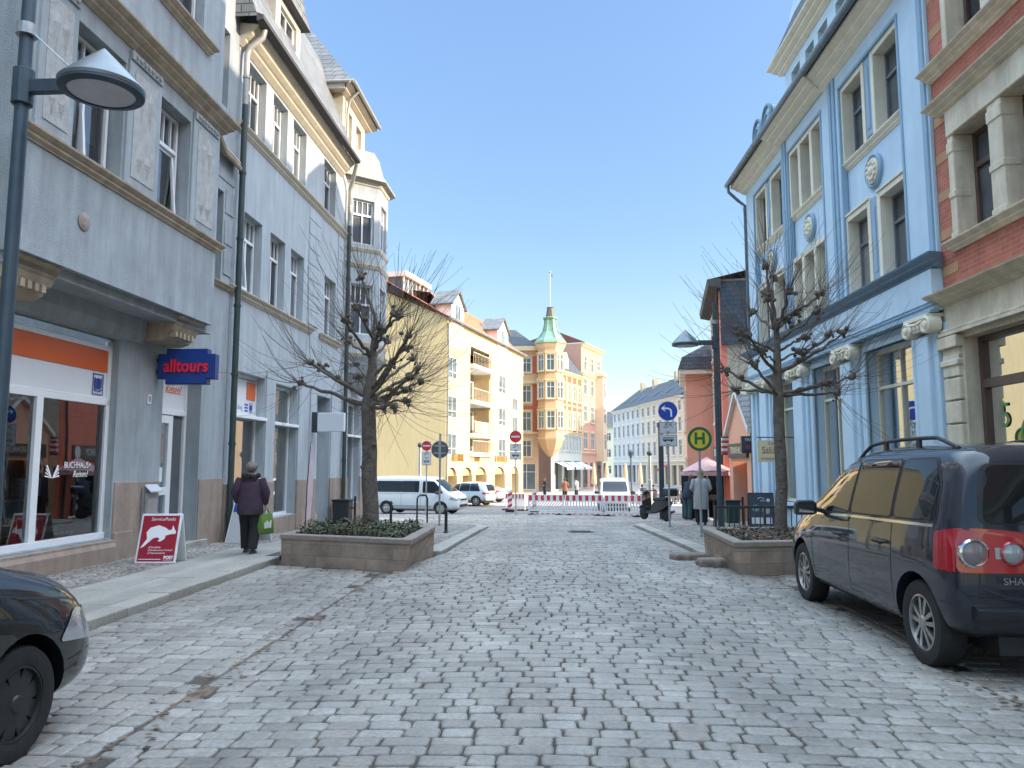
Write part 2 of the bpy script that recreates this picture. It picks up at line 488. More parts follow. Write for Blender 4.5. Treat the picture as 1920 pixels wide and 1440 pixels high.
# litter along both gutters
for nm, gx in (('gutter', -2.42), ('gutter', 2.98)):
    b = MB(); ys = [0.6 + 0.3 * i for i in range(36)]
    vs = []
    for y in ys:
        wv = 0.10 + 0.05 * math.sin(y * 1.7 + gx) + 0.05 * math.sin(y * 4.1)
        for k in (-1, -0.4, 0.2, 1): vs.append((gx + k * wv * (1.15 if k > 0 else 0.8), y, surf(gx, y) + (0.001 if abs(k) < 1 else -0.03)))
    b.add(vs, [(4 * j + i, 4 * j + i + 1, 4 * j + i + 5, 4 * j + i + 4) for j in range(len(ys) - 1) for i in range(3)])
    tag(b.build(nm, LEAFDIRT, smooth=180), kind='structure')


class Stones:
    """rounded setts gathered in one mesh"""
    def __init__(self): self.V = []; self.F = []; self.n = 0

    def add(self, cx, cy, lx, ly, z, detail=2, ang=0.0, h=0.02, zb=-0.03, slope=(0, 0)):
        ca, sa = math.cos(ang), math.sin(ang)
        q = 0.15 * min(lx, ly)
        a, b = lx / 2, ly / 2
        oc = [(-a + q, -b), (a - q, -b), (a, -b + q), (a, b - q), (a - q, b), (-a + q, b), (-a, b - q), (-a, -b + q)]
        jit = [(x + random.uniform(-.007, .007), y + random.uniform(-.006, .006)) for x, y in oc]
        def ring(k, zz): return [(cx + (x * k) * ca - (y * k) * sa, cy + (x * k) * sa + (y * k) * ca, zz) for x, y in jit]
        tx, ty = random.uniform(-.014, .014), random.uniform(-.014, .014)
        def tilt(r): return [(x, y, zz + (x - cx) * (tx + slope[0]) + (y - cy) * (ty + slope[1])) for x, y, zz in r]
        if detail == 2:
            rings = [ring(1.0, z + zb), tilt(ring(0.99, z + h * 0.2)), tilt(ring(0.945, z + h * 0.8)), tilt(ring(0.8, z + h))]
        else:
            rings = [ring(1.0, z + zb), tilt(ring(0.92, z + h * 0.7)), tilt(ring(0.6, z + h))]
        o = self.n; k = len(rings)
        for r in rings: self.V += r
        for j in range(k - 1):
            for i in range(8):
                i2 = (i + 1) % 8
                self.F.append((o + j * 8 + i, o + j * 8 + i2, o + (j + 1) * 8 + i2, o + (j + 1) * 8 + i))
        self.F.append(tuple(range(o + (k - 1) * 8, o + k * 8)))
        self.n += 8 * k

    def build(self, name, m):
        me = bpy.data.meshes.new(name); me.from_pydata(self.V, [], self.F); me.materials.append(m)
        me.polygons.foreach_set('use_smooth', [True] * len(me.polygons))
        o = bpy.data.objects.new(name, me); COL.objects.link(o)
        return o


def lay(S, xa, xb, y0, y1, ln, wd, detail=2, gap=0.008, f=None, h=0.013, wave=0.0, skip=None, var=0.3):
    f = f or surf
    y = y0
    while y < y1:
        w = wd * random.uniform(0.9, 1.1)
        x0 = xa(y) if callable(xa) else xa; x1 = xb(y) if callable(xb) else xb
        x = x0 - random.uniform(0, ln * 0.6)
        if x < x0: x = x0 - random.uniform(0, .03)
        first = random.uniform(0.45, 1)
        while x < x1 - 0.03:
            l = ln * random.uniform(1 - var, 1 + var) * first; first = 1
            if x + l > x1 - ln * 0.35: l = x1 - x
            cx = x + l / 2; cy = y + w / 2 + wave * math.sin(cx * 1.9 + y * 0.35) + random.uniform(-.004, .004)
            if not (skip and skip(cx, cy)):
                e = 0.05
                S.add(cx, cy, l - gap * random.uniform(.7, 1.4), w - gap * random.uniform(.7, 1.4), f(cx, cy) + random.uniform(-.004, .004), detail,
                      random.uniform(-.03, .03), h, slope=((f(cx + e, cy) - f(cx - e, cy)) / (2 * e), (f(cx, cy + e) - f(cx, cy - e)) / (2 * e)))
            x += l
        y += w


S1 = Stones()
lay(S1, -2.28, 2.86, 1.6, 11.0, 0.205, 0.132, 2, wave=0.018)
lay(S1, lambda y: -2.28 + min(1, (y - 11) / 2.6) * .38, lambda y: 2.86 - min(1, (y - 11) / 2.6) * .33, 11.0, 23.4, 0.205, 0.132, 2, wave=0.018)
lay(S1, lambda y: -1.9 - max(0, y - 23.4) ** 1.6 * 0.55, lambda y: 2.55 + max(0, y - 24.4) ** 1.5 * 0.55, 23.4, 28.6, 0.21, 0.145, 1, gap=0.02)
lay(S1, -9, 6.6, 28.6, 38.2, 0.22, 0.17, 1, gap=0.022)
tag(S1.build('road_setts', STONE), kind='structure')
# parking strips, and the double line of long setts in each gutter
S2 = Stones()
lay(S2, -4.33, -2.62, 0.8, 11.9, 0.22, 0.15, 2, wave=0.02, skip=lambda x, y: y > 11.7 + (x + 4.2) * -.35)
lay(S2, 3.2, 4.9, 0.8, 12.0, 0.22, 0.15, 2, wave=0.02)
for gx in (-2.56, -2.36, 2.94, 3.12):
    y = 1.0
    while y < 11.6:
        l = 0.22 * random.uniform(.8, 1.25)
        if random.random() > 0.1:
            S2.add(gx, y + l / 2, 0.16, l - 0.015, surf(gx, y) - 0.012, 2, random.uniform(-.06, .06), 0.016)
        y += l
tag(S2.build('parking_bay', STONE), kind='structure')

# ---- left pavement
def top_l(x, y): return zg(y) + 0.085
b = MB()
y = -1.0
while y < 12.9:
    l = random.uniform(0.75, 1.05); x = -5.66
    while x < -4.66:
        w = min(random.uniform(0.45, 0.62), -4.645 - x) if x < -5.1 else -4.645 - x
        b.box(x + .006, x + w - .006, y + .006, y + l - .006, -0.05, 0.085 + random.uniform(-.003, .003)); x += w
    y += l
tag(b.build('pavement', SLAB, bevel=0.006), kind='structure')
b = MB()
ys = [12.9 + .8 * i for i in range(0, 17)]
for i in range(len(ys) - 1):
    a, c = ys[i], ys[i + 1]
    x = -5.66
    for w in (0.55, 0.48):
        za, zc = top_l(0, a), top_l(0, c)
        if a < 23.5:
            b.add([(x + .006, a + .006, za), (x + w - .006, a + .006, za), (x + w - .006, c - .006, zc), (x + .006, c - .006, zc),
                   (x + .006, a + .006, za - .1), (x + w - .006, a + .006, za - .1), (x + w - .006, c - .006, zc - .1), (x + .006, c - .006, zc - .1)],
                  [(0, 1, 2, 3), (0, 4, 5, 1), (1, 5, 6, 2), (2, 6, 7, 3), (3, 7, 4, 0)])
        x += w
tag(b.build('pavement', SLAB, bevel=0.005), kind='structure')
S3 = Stones()
lay(S3, -7.1, -5.67, 5.5, 24.0, 0.1, 0.1, 1, gap=0.014, f=lambda x, y: zg(y) + 0.07, h=0.014, wave=0.03, var=0.2)
lay(S3, -4.62, lambda y: -2.22 if y < 23.2 else -2.25 - (y - 23.2) ** 1.6 * .55, 13.5, 26.0, 0.105, 0.105, 1, gap=0.014, f=lambda x, y: zg(y) + 0.07, h=0.014, wave=0.03, var=0.2)
lay(S3, lambda y: 2.86 if y < 24.3 else 2.9 + (y - 24.3) ** 1.5 * .55, 6.8, 13.5, 27.5, 0.105, 0.105, 1, gap=0.014, f=lambda x, y: zg(y) + 0.07, h=0.014, wave=0.03, var=0.2)
lay(S3, 5.1, 6.9, 1.5, 13.5, 0.105, 0.105, 1, gap=0.014, f=lambda x, y: zg(y) + 0.07, h=0.014, wave=0.03, var=0.2)
tag(S3.build('mosaic_pavement', STONE_S), kind='structure')
# bed below the raised pavements
for nm, x0, x1, ya, yb in (('pavement_bed', -7.3, -4.5, -2, 13.4), ('pavement_bed', -7.3, -2.15, 13.4, 23.6), ('pavement_bed', 2.8, 7.3, 13.4, 24.6), ('pavement_bed', 5.05, 7.3, -2, 13.4)):
    n = max(2, int((yb - ya) / 1.0)); ysb = [ya + (yb - ya) * i / n for i in range(n + 1)]
    tag(sheet(nm, x0, x1, ysb, JOINT, 0.062), kind='structure')


def kerb(path, w, top, name='kerb'):
    """kerb stones laid along a path of (x, y); w is measured to the left of travel"""
    b = MB(); pts = [Vector(p) for p in path]
    for p, q in zip(pts[:-1], pts[1:]):
        d = q - p; ln = d.length; k = max(1, round(ln / 0.95)); t = d / ln; nrm = Vector((-t.y, t.x))
        for i in range(k):
            a = p + t * (ln * i / k + .004); c = p + t * (ln * (i + 1) / k - .004)
            jz = random.uniform(-.004, .004); ring = []
            for e in (a, c):
                r = e; l = e + nrm * w
                ring.append([(r.x, r.y, zg(r.y) - .1), (l.x, l.y, zg(l.y) - .1), (l.x, l.y, zg(l.y) + top + jz), (r.x, r.y, zg(r.y) + top + jz)])
            b.loft(ring)
    return tag(b.build(name, SLAB, bevel=0.015, seg=2), kind='structure')


kerb([(-4.35, -2), (-4.36, 6), (-4.38, 12.2)], 0.27, 0.092)
arcL = [(-1.93, 13.3), (-1.92, 18), (-1.9, 22.4)] + [(-1.9 - 2.6 * (1 - math.cos(a)), 22.4 + 2.6 * math.sin(a)) for a in [rad(15 * i) for i in range(1, 6)]] + [(-6.5, 25.3)]
kerb(arcL, 0.32, 0.09)
arcR = ([(6.7, 26.9)] + [(2.56 + 3.0 * (1 - math.cos(a)), 23.9 + 3.0 * math.sin(a)) for a in [rad(15 * i) for i in range(5, 0, -1)]] + [(2.56, 23.9), (2.55, 18), (2.55, 13.3)])
kerb(arcR, 0.32, 0.09)
kerb([(5.15, 13.4), (5.15, 6), (5.15, -2)], 0.25, 0.092)

# loose granite blocks lying at the corner of the right planter
for i, (x, y, l, w, h, rz, lab) in enumerate(((2.22, 12.6, 0.62, 0.3, 0.12, 0.25, 'short flat granite block lying on the road by the right planter corner'),
                                              (2.55, 11.75, 0.75, 0.3, 0.14, 0.1, 'longer brownish granite block against the foot of the right planter'))):
    b = MB(); b.loft([[(-l / 2 * k, -w / 2 * k, z), (l / 2 * k, -w / 2 * k * .9, z), (l / 2 * k * .94, w / 2 * k, z), (-l / 2 * k, w / 2 * k * .9, z)] for k, z in ((1, -.03), (1, h * .7), (.9, h))])
    o = b.build('granite_block', mat('rough_brown_stone', (0.2, 0.16, 0.13), 0.9, var=0.35, scale=12, bump=0.8, bscale=25), bevel=0.02, seg=2)
    o.location = (x, y, surf(x, y)); o.rotation_euler = (0, 0, rz)
    tag(o, lab, 'stone block')
# manhole lids in the setts
for i, (x, y, r, lab) in enumerate(((0.75, 20.4, 0.36, 'round iron manhole lid in the middle of the cobbled road'),)):
    b = MB(); b.lathe([(r, -.02), (r, .014), (r * .93, .018), (0.01, .018)], n=28); 
    for k in range(-3, 4): b.box(-r * .7, r * .7, k * .08 - .012, k * .08 + .012, .016, .024)
    o = b.build('manhole_lid', mat('rusty_iron', (0.09, 0.075, 0.065), 0.7, 0.4, var=0.3, scale=10))
    o.location = (x, y, surf(x, y) + .012); o.rotation_euler = (math.atan(zg(y + .5) - zg(y - .5)), 0, 0); tag(o, lab, 'manhole lid')
# ================================================================ LEFT SIDE
ROT_L = rad(90) - AL
ROT_R = rad(90) + AL
ST_L1 = mat('grey_green_render', (0.34, 0.38, 0.40), 0.9, var=0.1, scale=2.2, bump=0.6, bscale=70, streak=0.2, dirt=(0.24, 0.235, 0.22), dirtamt=0.35)
ST_L2 = mat('pale_grey_render', (0.42, 0.465, 0.49), 0.9, var=0.05, scale=1.8, bump=0.5, bscale=80, streak=0.16, dirt=(0.31, 0.33, 0.34), dirtamt=0.3)
PLINTH = mat('brown_plinth', (0.33, 0.255, 0.205), 0.8, var=0.14, scale=5, bump=0.25, bscale=80, streak=0.2, dirt=(0.16, 0.13, 0.11), dirtamt=0.4)
SLATE = mat_brick('grey_slate', (0.15, 0.155, 0.155), (0.21, 0.21, 0.2), (0.05, 0.05, 0.055), bw=0.35, bh=0.2, msize=0.015, bump=0.7, rough=0.6)
ORANGE = mat('orange_sign', (0.62, 0.12, 0.025), 0.3, var=0.05, scale=1)
SIGNW = mat('white_sign', (0.66, 0.69, 0.72), 0.3, var=0.03, scale=1)
INKBLUE = mat('blue_ink', (0.03, 0.055, 0.26), 0.4)
INKGREY = mat('grey_ink', (0.12, 0.14, 0.18), 0.4)
LETWHITE = mat('white_letters', (0.8, 0.8, 0.8), 0.5)
LETBLACK = mat('black_letters', (0.02, 0.02, 0.022), 0.5)
LETRED = mat('red_letters', (0.55, 0.02, 0.03), 0.4)
BLIND = mat('striped_blind', (0.3, 0.29, 0.27), 0.8, var=0.3, scale=2)

# ---------------------------------------------------------------- near grey shop building with overhanging bay
A = empty('shop_building', (XL, 0, 0), ROT_L, 'grey rendered shop building with an overhanging bay above the orange and white shopfront', 'building')
S = -1.0
w = MB(S)
holes = [(3.6, 11.46, 0.43, 3.5, 0.16), (12.82, 14.22, 0.12, 3.4, 0.35), (14.28, 14.82, 5.26, 7.15, 0.22), (14.28, 14.82, 8.95, 10.6, 0.22)]
wall_holes(w, -6.0, 15.28, -0.4, 12.0, holes)
w.quad((15.28, 0, -.4), (15.28, -9, -.4), (15.28, -9, 12), (15.28, 0, 12)); w.quad((-6, 0, -.4), (-6, -9, -.4), (-6, -9, 12), (-6, 0, 12))
w.quad((-6, -9, -.4), (15.28, -9, -.4), (15.28, -9, 12), (-6, -9, 12))
w.build('wall', ST_L1, A, recalc=False)
BW = 0.70; B0, B1 = 8.25, 13.1; BZ = 4.03
bay = MB(S)
bh = [(9.02, 10.1, 5.52, 7.32, 0.26), (11.06, 12.02, 5.52, 7.32, 0.26), (8.9, 10.15, 9.0, 11.0, 0.2), (11.0, 12.3, 9.0, 11.0, 0.2)]
wall_holes(bay, B0, B1, BZ, 12.0, bh, w=BW)
bay.quad((B0, 0, BZ), (B0, BW, BZ), (B0, BW, 12), (B0, 0, 12)); bay.quad((B1, 0, BZ), (B1, BW, BZ), (B1, BW, 12), (B1, 0, 12))
bay.quad((B0, 0, BZ), (B1, 0, BZ), (B1, BW, BZ), (B0, BW, BZ))
bay.box(B0 + .05, B1 + 0.2, 0.0, BW - .12, BZ - 0.13, BZ - 0.004)
bay.build('bay', ST_L1, A, recalc=False)
k = MB(S)   # soffit shadow-board under the bay running back to the shopfront
k.profile([(0.0, 3.52), (0.06, 3.54), (0.12, 3.7), (0.12, 3.9), (0.0, 3.9)], 4.0, 12.0)
k.build('fascia', ST_L1, A)
# relief pilasters with long leaf ornament between the bay windows
ORN = mat('rough_grey_ornament', (0.4, 0.41, 0.4), 0.95, var=0.18, scale=9, bump=0.9, bscale=60)
for (a, c) in ((8.3, 8.98), (10.14, 11.02), (12.06, 12.98)):
    p = MB(S); wd = c - a
    p.box(a, c, BW - .02, BW + .035, 5.54, 7.42)
    p.box(a + .02, c - .02, BW, BW + .06, 7.42, 7.56)
    f = p.build('pilaster', ST_L1, A, bevel=0.006)
    q = MB(S); m_ = (a + c) / 2
    q.box(a + wd * .16, c - wd * .16, BW + .033, BW + .045, 5.7, 7.3)
    for sx in (-1, 1):
        cx = m_ + sx * wd * 0.13
        for (zt, zb, zw) in ((7.2, 6.55, 6.98), (5.78, 6.42, 6.0)):
            h_ = wd * 0.1
            q.add([(cx, BW + .045, zt), (cx - h_, BW + .045, zw), (cx, BW + .045, zb), (cx + h_, BW + .045, zw), (cx, BW + .095, zw)],
                  [(0, 1, 4), (1, 2, 4), (2, 3, 4), (3, 0, 4)])
    for i in range(7): q.ball((a + wd * (.14 + .12 * i), BW + .07, 7.49), (.028, .03, .04), 8, 5)
    q.build('relief', ORN, f)
cornice(A, S, B0 - .02, B1 + .02, 5.36, 5.53, 0.12, M_CREAMD, 'string_course', BW, steps=2, e0=1, e1=1)
cornice(A, S, B0 - .02, B1 + .02, 7.6, 7.86, 0.26, M_CREAMD, 'cornice', BW, steps=3, e0=1, e1=1)
cornice(A, S, 10.9, 12.45, 8.78, 8.96, 0.16, M_CREAMD, 'window_sill', BW, steps=2, e0=1, e1=1)
cornice(A, S, 15.28 - 0.95, 15.25, 5.13, 5.24, 0.1, M_CREAMD, 'window_sill', 0, steps=2)
q = MB(S)
for (zz, u0_, u1_) in ((6.1, 14.9, 15.28), (6.75, 14.9, 15.28), (7.4, 13.15, 15.28), (5.45, 14.9, 15.28), (7.95, 13.15, 15.28)): q.box(u0_, u1_, .0, .018, zz, zz + .5)
q.build('rustication', ST_L1, A, bevel=.008)
# volute ornament beside the bay, with the string course curling up into it
q = MB(S)
for i in range(1):
    sp = [(13.5 + .32 * math.cos(t) * (1 - t / 16) + .2, .12, 8.75 + .3 * math.sin(t) * (1 - t / 16)) for t in [x * .45 for x in range(22)]]
    q.tube(sp, [.07 - .0022 * j for j in range(22)], 6)
    q.tube([(13.2, .1, 8.1), (13.6, .1, 8.12), (13.9, .1, 8.3), (14.15, .1, 8.2), (14.5, .1, 7.95), (15.2, .1, 7.9)], .08, 6)
    q.tube([(13.2, .16, 8.0), (13.6, .16, 8.02), (13.9, .16, 8.2), (14.15, .16, 8.1), (14.5, .16, 7.86), (15.2, .16, 7.8)], .05, 6)
    q.box(13.3, 14.1, 0, .14, 8.3, 8.5)
q.build('scroll_ornament', M_CREAMD, A, smooth=50)
# corbels under the bay
for (a, c) in ((12.08, 12.92), (8.32, 9.1)):
    p = MB(S)
    p.profile([(0, 3.6), (.28, 3.6), (.4, 3.66), (.42, 3.72), (.5, 3.78), (.54, 3.86), (.58, 3.9), (.58, 3.97), (.64, 4.0), (.64, BZ - .005), (0, BZ - .005)], a, c)
    for i in range(5): p.box(a + .08 + i * (c - a - .16) / 5, a + .08 + (i + .6) * (c - a - .16) / 5, .4, .53, 3.67, 3.77)
    p.build('corbel', M_CREAMD, A, bevel=.004)
window(A, S, 9.06, 10.06, 5.53, 7.3, BW - .2, M_WHITE, M_CLEAR, tz=6.72, low=(0.44,), up=(.2, .4, .6, .8), blind=(BLIND, 0.72), open_leaf=(0.06, 0.46))
window(A, S, 11.1, 11.98, 5.53, 7.3, BW - .2, M_WHITE, M_CLEAR, tz=6.72, low=(), up=(.25, .5, .75), blind=(BLIND, 0.8), open_leaf=(0.08, 0.92))
window(A, S, 8.92, 10.13, 9.0, 11.0, BW - .16, M_WHITE, M_GLASS, tz=10.4)
window(A, S, 11.02, 12.28, 9.0, 11.0, BW - .16, M_WHITE, M_GLASS, tz=10.4)
window(A, S, 14.3, 14.8, 5.27, 7.14, -.18, M_WHITE, M_GLASSB, tz=6.6, low=())
window(A, S, 14.3, 14.8, 8.96, 10.6, -.18, M_WHITE, M_GLASSB, tz=10.1, low=())
q = MB(S); q.quad((8.9, .1, 5.4), (12.2, .1, 5.4), (12.2, .1, 7.4), (8.9, .1, 7.4)); q.build('room_back', M_INT, A, recalc=False)
# round wall anchor on the parapet
q = MB(S); q.lathe([(.11, 0), (.12, .015), (.08, .03), (.02, .035)], (9.35, BW, 4.72), 16, axis='y'); q.build('wall_anchor', mat('stone_boss', (.3, .25, .23), .9, var=.3, scale=20), A, smooth=40)

# plinths
p = MB(S); p.profile([(-.3, -.4), (.1, -.4), (.1, .3), (.07, .36), (.07, .40), (-.3, .42)], 3.5, 11.5); p.build('plinth', PLINTH, A, bevel=.006)
for (a, c) in ((11.505, 12.8), (14.24, 15.26)): p = MB(S); p.box(a, c, -.05, .025, -.4, 1.27); p.build('plinth', PLINTH, A, bevel=.006)
p = MB(S); p.box(11.505, 12.0, -.05, .06, -.4, .5); p.build('plinth_foot', PLINTH, A, bevel=.006)

# ---- shopfront: white frame, sign band, panes
SW = -0.13
f = MB(S)
f.box(3.6, 11.46, SW - .06, SW + .02, 2.46, 2.55); f.box(3.6, 11.46, SW - .06, SW + .05, .43, .52); f.box(11.38, 11.46, SW - .06, SW + .02, .52, 3.46)
f.box(9.81, 9.94, SW - .06, SW + .03, .52, 2.46); f.box(7.3, 7.43, SW - .06, SW + .03, .52, 2.46); f.box(3.6, 11.38, SW - .06, SW + .02, 3.31, 3.38)
f.box(3.6, 11.38, SW - .02, SW + .012, 2.55, 2.575)
shop = f.build('shopfront', M_WHITE, A, bevel=.004)
for (a, c) in ((3.6, 7.3), (7.43, 9.81), (9.94, 11.38)):
    q = MB(S); q.quad((a, SW - .02, .52), (c, SW - .02, .52), (c, SW - .02, 2.46), (a, SW - .02, 2.46)); q.build('pane', M_CLEAR, shop, recalc=False)
f = MB(S); f.box(3.6, 11.38, SW - .04, SW - .01, 2.575, 2.97); sg = f.build('sign_band', SIGNW, A)
f = MB(S); f.box(3.6, 11.38, SW - .04, SW + .0, 2.97, 3.31); f.build('sign_stripe', ORANGE, sg)
text('Buchhandlung', sg, (9.22, -SW + .008, 2.8), .27, INKGREY, align='RIGHT', sx=.95)
def book_icon(par, u, wv, z, sc, s=-1.0):
    q = MB(s)
    for (x0, x1, z0, z1) in ((-.5, .5, -.62, -.57), (-.5, .5, .57, .62), (-.5, -.45, -.57, .57), (.45, .5, -.57, .57)): q.box(u + x0 * sc, u + x1 * sc, wv, wv + .005, z + z0 * sc, z + z1 * sc, 0)
    for sx in (-1, 1):
        q.prism([(u + sx * .04 * sc, wv, z - .3 * sc), (u + sx * .34 * sc, wv, z - .2 * sc), (u + sx * .34 * sc, wv, z + .4 * sc), (u + sx * .2 * sc, wv, z + .3 * sc), (u + sx * .04 * sc, wv, z + .38 * sc)], (0, .006, 0))
        q.prism([(u + sx * .04 * sc, wv, z - .46 * sc), (u + sx * .38 * sc, wv, z - .34 * sc), (u + sx * .38 * sc, wv, z - .28 * sc), (u + sx * .04 * sc, wv, z - .38 * sc)], (0, .006, 0))
    q.build('book_emblem', INKBLUE, par)
book_icon(sg, 11.16, SW + .0, 2.77, .26)
lv = MB(S)
for i in range(6): lv.quad((3.6, SW + .03, 3.385 + i * .022), (11.46, SW + .03, 3.385 + i * .022), (11.46, SW - .02, 3.403 + i * .022), (3.6, SW - .02, 3.403 + i * .022))
lv.build('vent_louvre', mat('dark_louvre', (.12, .11, .1), .6), A, recalc=False)
# lettering on the glass
g = empty('window_lettering', (0, 0, 0)); g.parent = shop
text('BUCHHAUS+', g, (10.8, -SW + .0, 1.54), .125, LETWHITE, sx=.85, ext=.001)
text('Reisen!', g, (10.86, -SW + .0, 1.41), .13, LETWHITE, shear=.3, sx=.9, ext=.001)
def open_book(par, u, wv, z, sc, m_, s=-1.0):
    q = MB(s)
    for sx in (-1, 1):
        for i in range(4):
            h0 = .08 + i * .16
            q.prism([(u, wv, z), (u + sx * (.5 - .02 * i) * sc, wv, z + h0 * sc), (u + sx * (.5 - .05 * i) * sc, wv, z + (h0 + .06) * sc), (u + sx * .03 * sc, wv, z + .05 * sc)], (0, .003, 0))
    q.build('book_emblem', m_, par)
open_book(shop, 10.24, SW + .002, 1.36, .3, LETWHITE)
# interior of the bookshop: floor, back wall, side
q = MB(S); q.box(3.0, 11.8, -3.2, -3.1, 0, 3.4); q.box(3.0, 11.8, -3.1, -.2, .2, .36); q.box(3.0, 11.8, -3.1, -.2, 2.9, 3.0); q.box(11.7, 11.8, -3.1, -.2, .36, 2.9)
q.build('shop_interior', mat('shop_interior', (.17, .125, .09), .85, var=.45, scale=1.1), A)

def at_l(name, u, wv, z, label, cat, group=None):
    e = empty(name, wallL(u, wv, z), ROT_L, label, cat, group)
    return e
CARD = [mat('card_white', (.5, .5, .48), .6, var=.3, scale=5), mat('card_grey', (.32, .31, .3), .6, var=.5, scale=9), mat('card_teal', (.07, .2, .24), .6, var=.4, scale=7), mat('card_red', (.4, .06, .05), .6, var=.3, scale=6), mat('card_sand', (.45, .36, .24), .6, var=.4, scale=6), mat('book_spines', (.25, .2, .16), .7, var=.6, scale=14)]
DISP = [(10.62, 1.22, .42, .26, 1, 'grey picture box on top of the stack of boxes behind the shop glass'), (10.5, .93, .5, .26, 1, 'patterned picture box second from the top in the window stack'),
        (10.3, .66, .36, .25, 0, 'pale picture box at the lower left of the window stack'), (10.72, .66, .42, .25, 1, 'grey picture box at the lower right of the window stack'),
        (9.3, .66, .5, .3, 2, 'teal book carton behind the left pane, beside the dark beach flag'), (8.7, .6, .5, .36, 4, 'sand coloured carton low behind the left pane'), (11.1, .55, .34, .16, 0, 'low white carton at the right end of the window display')]
for (u, z, ww, hh, ci, lab) in DISP:
    e = at_l('display_box', u, -.75 - random.uniform(0, .2), z - hh / 2, lab, 'box', 'picture boxes in the bookshop window')
    q = MB(S); q.box(-ww / 2, ww / 2, -.08, .08, 0, hh); q.build('carton', CARD[ci], e, bevel=.008)
    q = MB(S); q.box(-ww / 2 + .03, ww / 2 - .03, .08, .084, .03, hh - .03); q.build('cover', CARD[(ci + 1) % 6], e)
e = at_l('display_table', 9.6, -1.0, .36, 'low table carrying the boxes behind the shop glass', 'table')
q = MB(S); q.box(-1.6, 1.9, -.4, .4, .12, .18); q.build('tabletop', CARD[5], e)
for (a, c) in ((-1.5, -.35), (-1.5, .35), (1.8, -.35), (1.8, .35)):
    q = MB(S); q.box(a - .03, a + .03, c - .03, c + .03, 0, .12); q.build('leg', M_DARKGREY, e)
for i, (u0_, lab) in enumerate(((7.7, 'tall shelf of books at the back of the shop, left one'), (9.6, 'tall shelf of books at the back of the shop, right one'))):
    e = at_l('bookshelf', u0_, -2.9, .36, lab, 'bookshelf', 'shelves at the back of the bookshop')
    q = MB(S); q.box(-.8, .8, -.15, -.12, 0, 2.0); q.box(-.82, -.78, -.15, .15, 0, 2.0); q.box(.78, .82, -.15, .15, 0, 2.0)
    for z in (0, .5, 1., 1.5, 2.): q.box(-.8, .8, -.15, .15, z, z + .03)
    q.build('frame', mat('shelf_wood', (.3, .2, .12), .6, var=.2), e)
    for z in (0.03, .53, 1.03, 1.53):
        q = MB(S); x = -.77
        while x < .72:
            t = random.uniform(.025, .06); q.box(x, x + t, -.1, .08, z, z + random.uniform(.25, .42), random.randrange(6)); x += t + .003
        q.build('books', CARD, e)
# dark purple beach flag in the left pane
e = at_l('feather_flag', 8.62, -.55, .36, 'dark purple feather flag standing behind the left shop pane', 'flag')
q = MB(S); q.tube([(0, 0, 0), (0, 0, 1.2), (.03, 0, 1.5), (.12, 0, 1.62)], .012, 8); q.build('pole', M_BLACK, e)
q = MB(S); q.prism([(.02, 0, .2), (.55, 0, .2), (.5, 0, .7), (.35, 0, 1.2), (.15, 0, 1.58), (.04, 0, 1.5)], (0, .006, 0)); q.build('banner', mat('purple_flag', (.03, .025, .08), .7, var=.5, scale=3), e)

# ---- shop door
DW = -.3
d = MB(S)
d.box(12.82, 12.9, DW - .05, DW + .03, .14, 3.36); d.box(14.14, 14.22, DW - .05, DW + .03, .14, 3.36); d.box(12.9, 14.14, DW - .05, DW + .03, 3.28, 3.36); d.box(12.9, 14.14, DW - .05, DW + .04, 2.46, 2.56); d.box(13.66, 13.74, DW - .05, DW + .02, .14, 2.46)
d.box(13.74, 14.14, DW - .05, DW + .0, .14, .24)
door = d.build('door_frame', M_WHITE, A, bevel=.004)
d = MB(S)
d.box(12.92, 13.04, DW - .03, DW + .045, .18, 2.44); d.box(13.54, 13.64, DW - .03, DW + .045, .18, 2.44); d.box(13.04, 13.54, DW - .03, DW + .045, 2.3, 2.44); d.box(13.04, 13.54, DW - .03, DW + .045, .18, .38); d.box(13.04, 13.54, DW - .03, DW + .045, 1.0, 1.14)
dl = d.build('door', M_WHITE, A, bevel=.004)
for (a, c, z0, z1) in ((13.04, 13.54, 1.14, 2.3), (13.04, 13.54, .38, 1.0)):
    q = MB(S); q.quad((a, DW, z0), (c, DW, z0), (c, DW, z1), (a, DW, z1)); q.build('pane', M_CLEAR, dl, recalc=False)
q = MB(S); q.quad((13.74, DW - .02, .24), (14.14, DW - .02, .24), (14.14, DW - .02, 2.46), (13.74, DW - .02, 2.46)); q.build('pane', M_GLASSB, door, recalc=False)
q = MB(S); q.box(12.96, 13.02, DW + .045, DW + .1, .98, 1.16); q.tube([(12.99, DW + .06, 1.1), (12.99, DW + .11, 1.1), (13.1, DW + .11, 1.1)], .014, 8); q.build('handle', M_DARKGREY, dl)
q = MB(S); q.box(13.1, 13.3, DW + .004, DW + .007, 1.55, 1.72); q.build('sticker', mat('red_sticker', (.5, .03, .04), .5), dl)
q = MB(S); q.box(13.2, 13.46, DW + .004, DW + .007, 1.24, 1.5); q.build('notice', SIGNW, dl)
q = MB(S); q.box(12.9, 14.14, DW - .02, DW + .0, 2.56, 3.28); ds = q.build('door_sign', SIGNW, A)
open_book(ds, 13.1, DW + .002, 2.86, .5, INKBLUE)
text('BUCHHAUS+', ds, (13.62, -DW - .004, 3.14), .14, INKBLUE, sx=.85)
text('Reisen!', ds, (13.72, -DW - .004, 2.94), .26, mat('orange_letters', (.7, .18, .05), .5), shear=.3, sx=.75)
q = MB(S); q.box(12.6, 14.5, -.3, .12, -.1, .13); q.build('door_step', SLAB, A, bevel=.01)
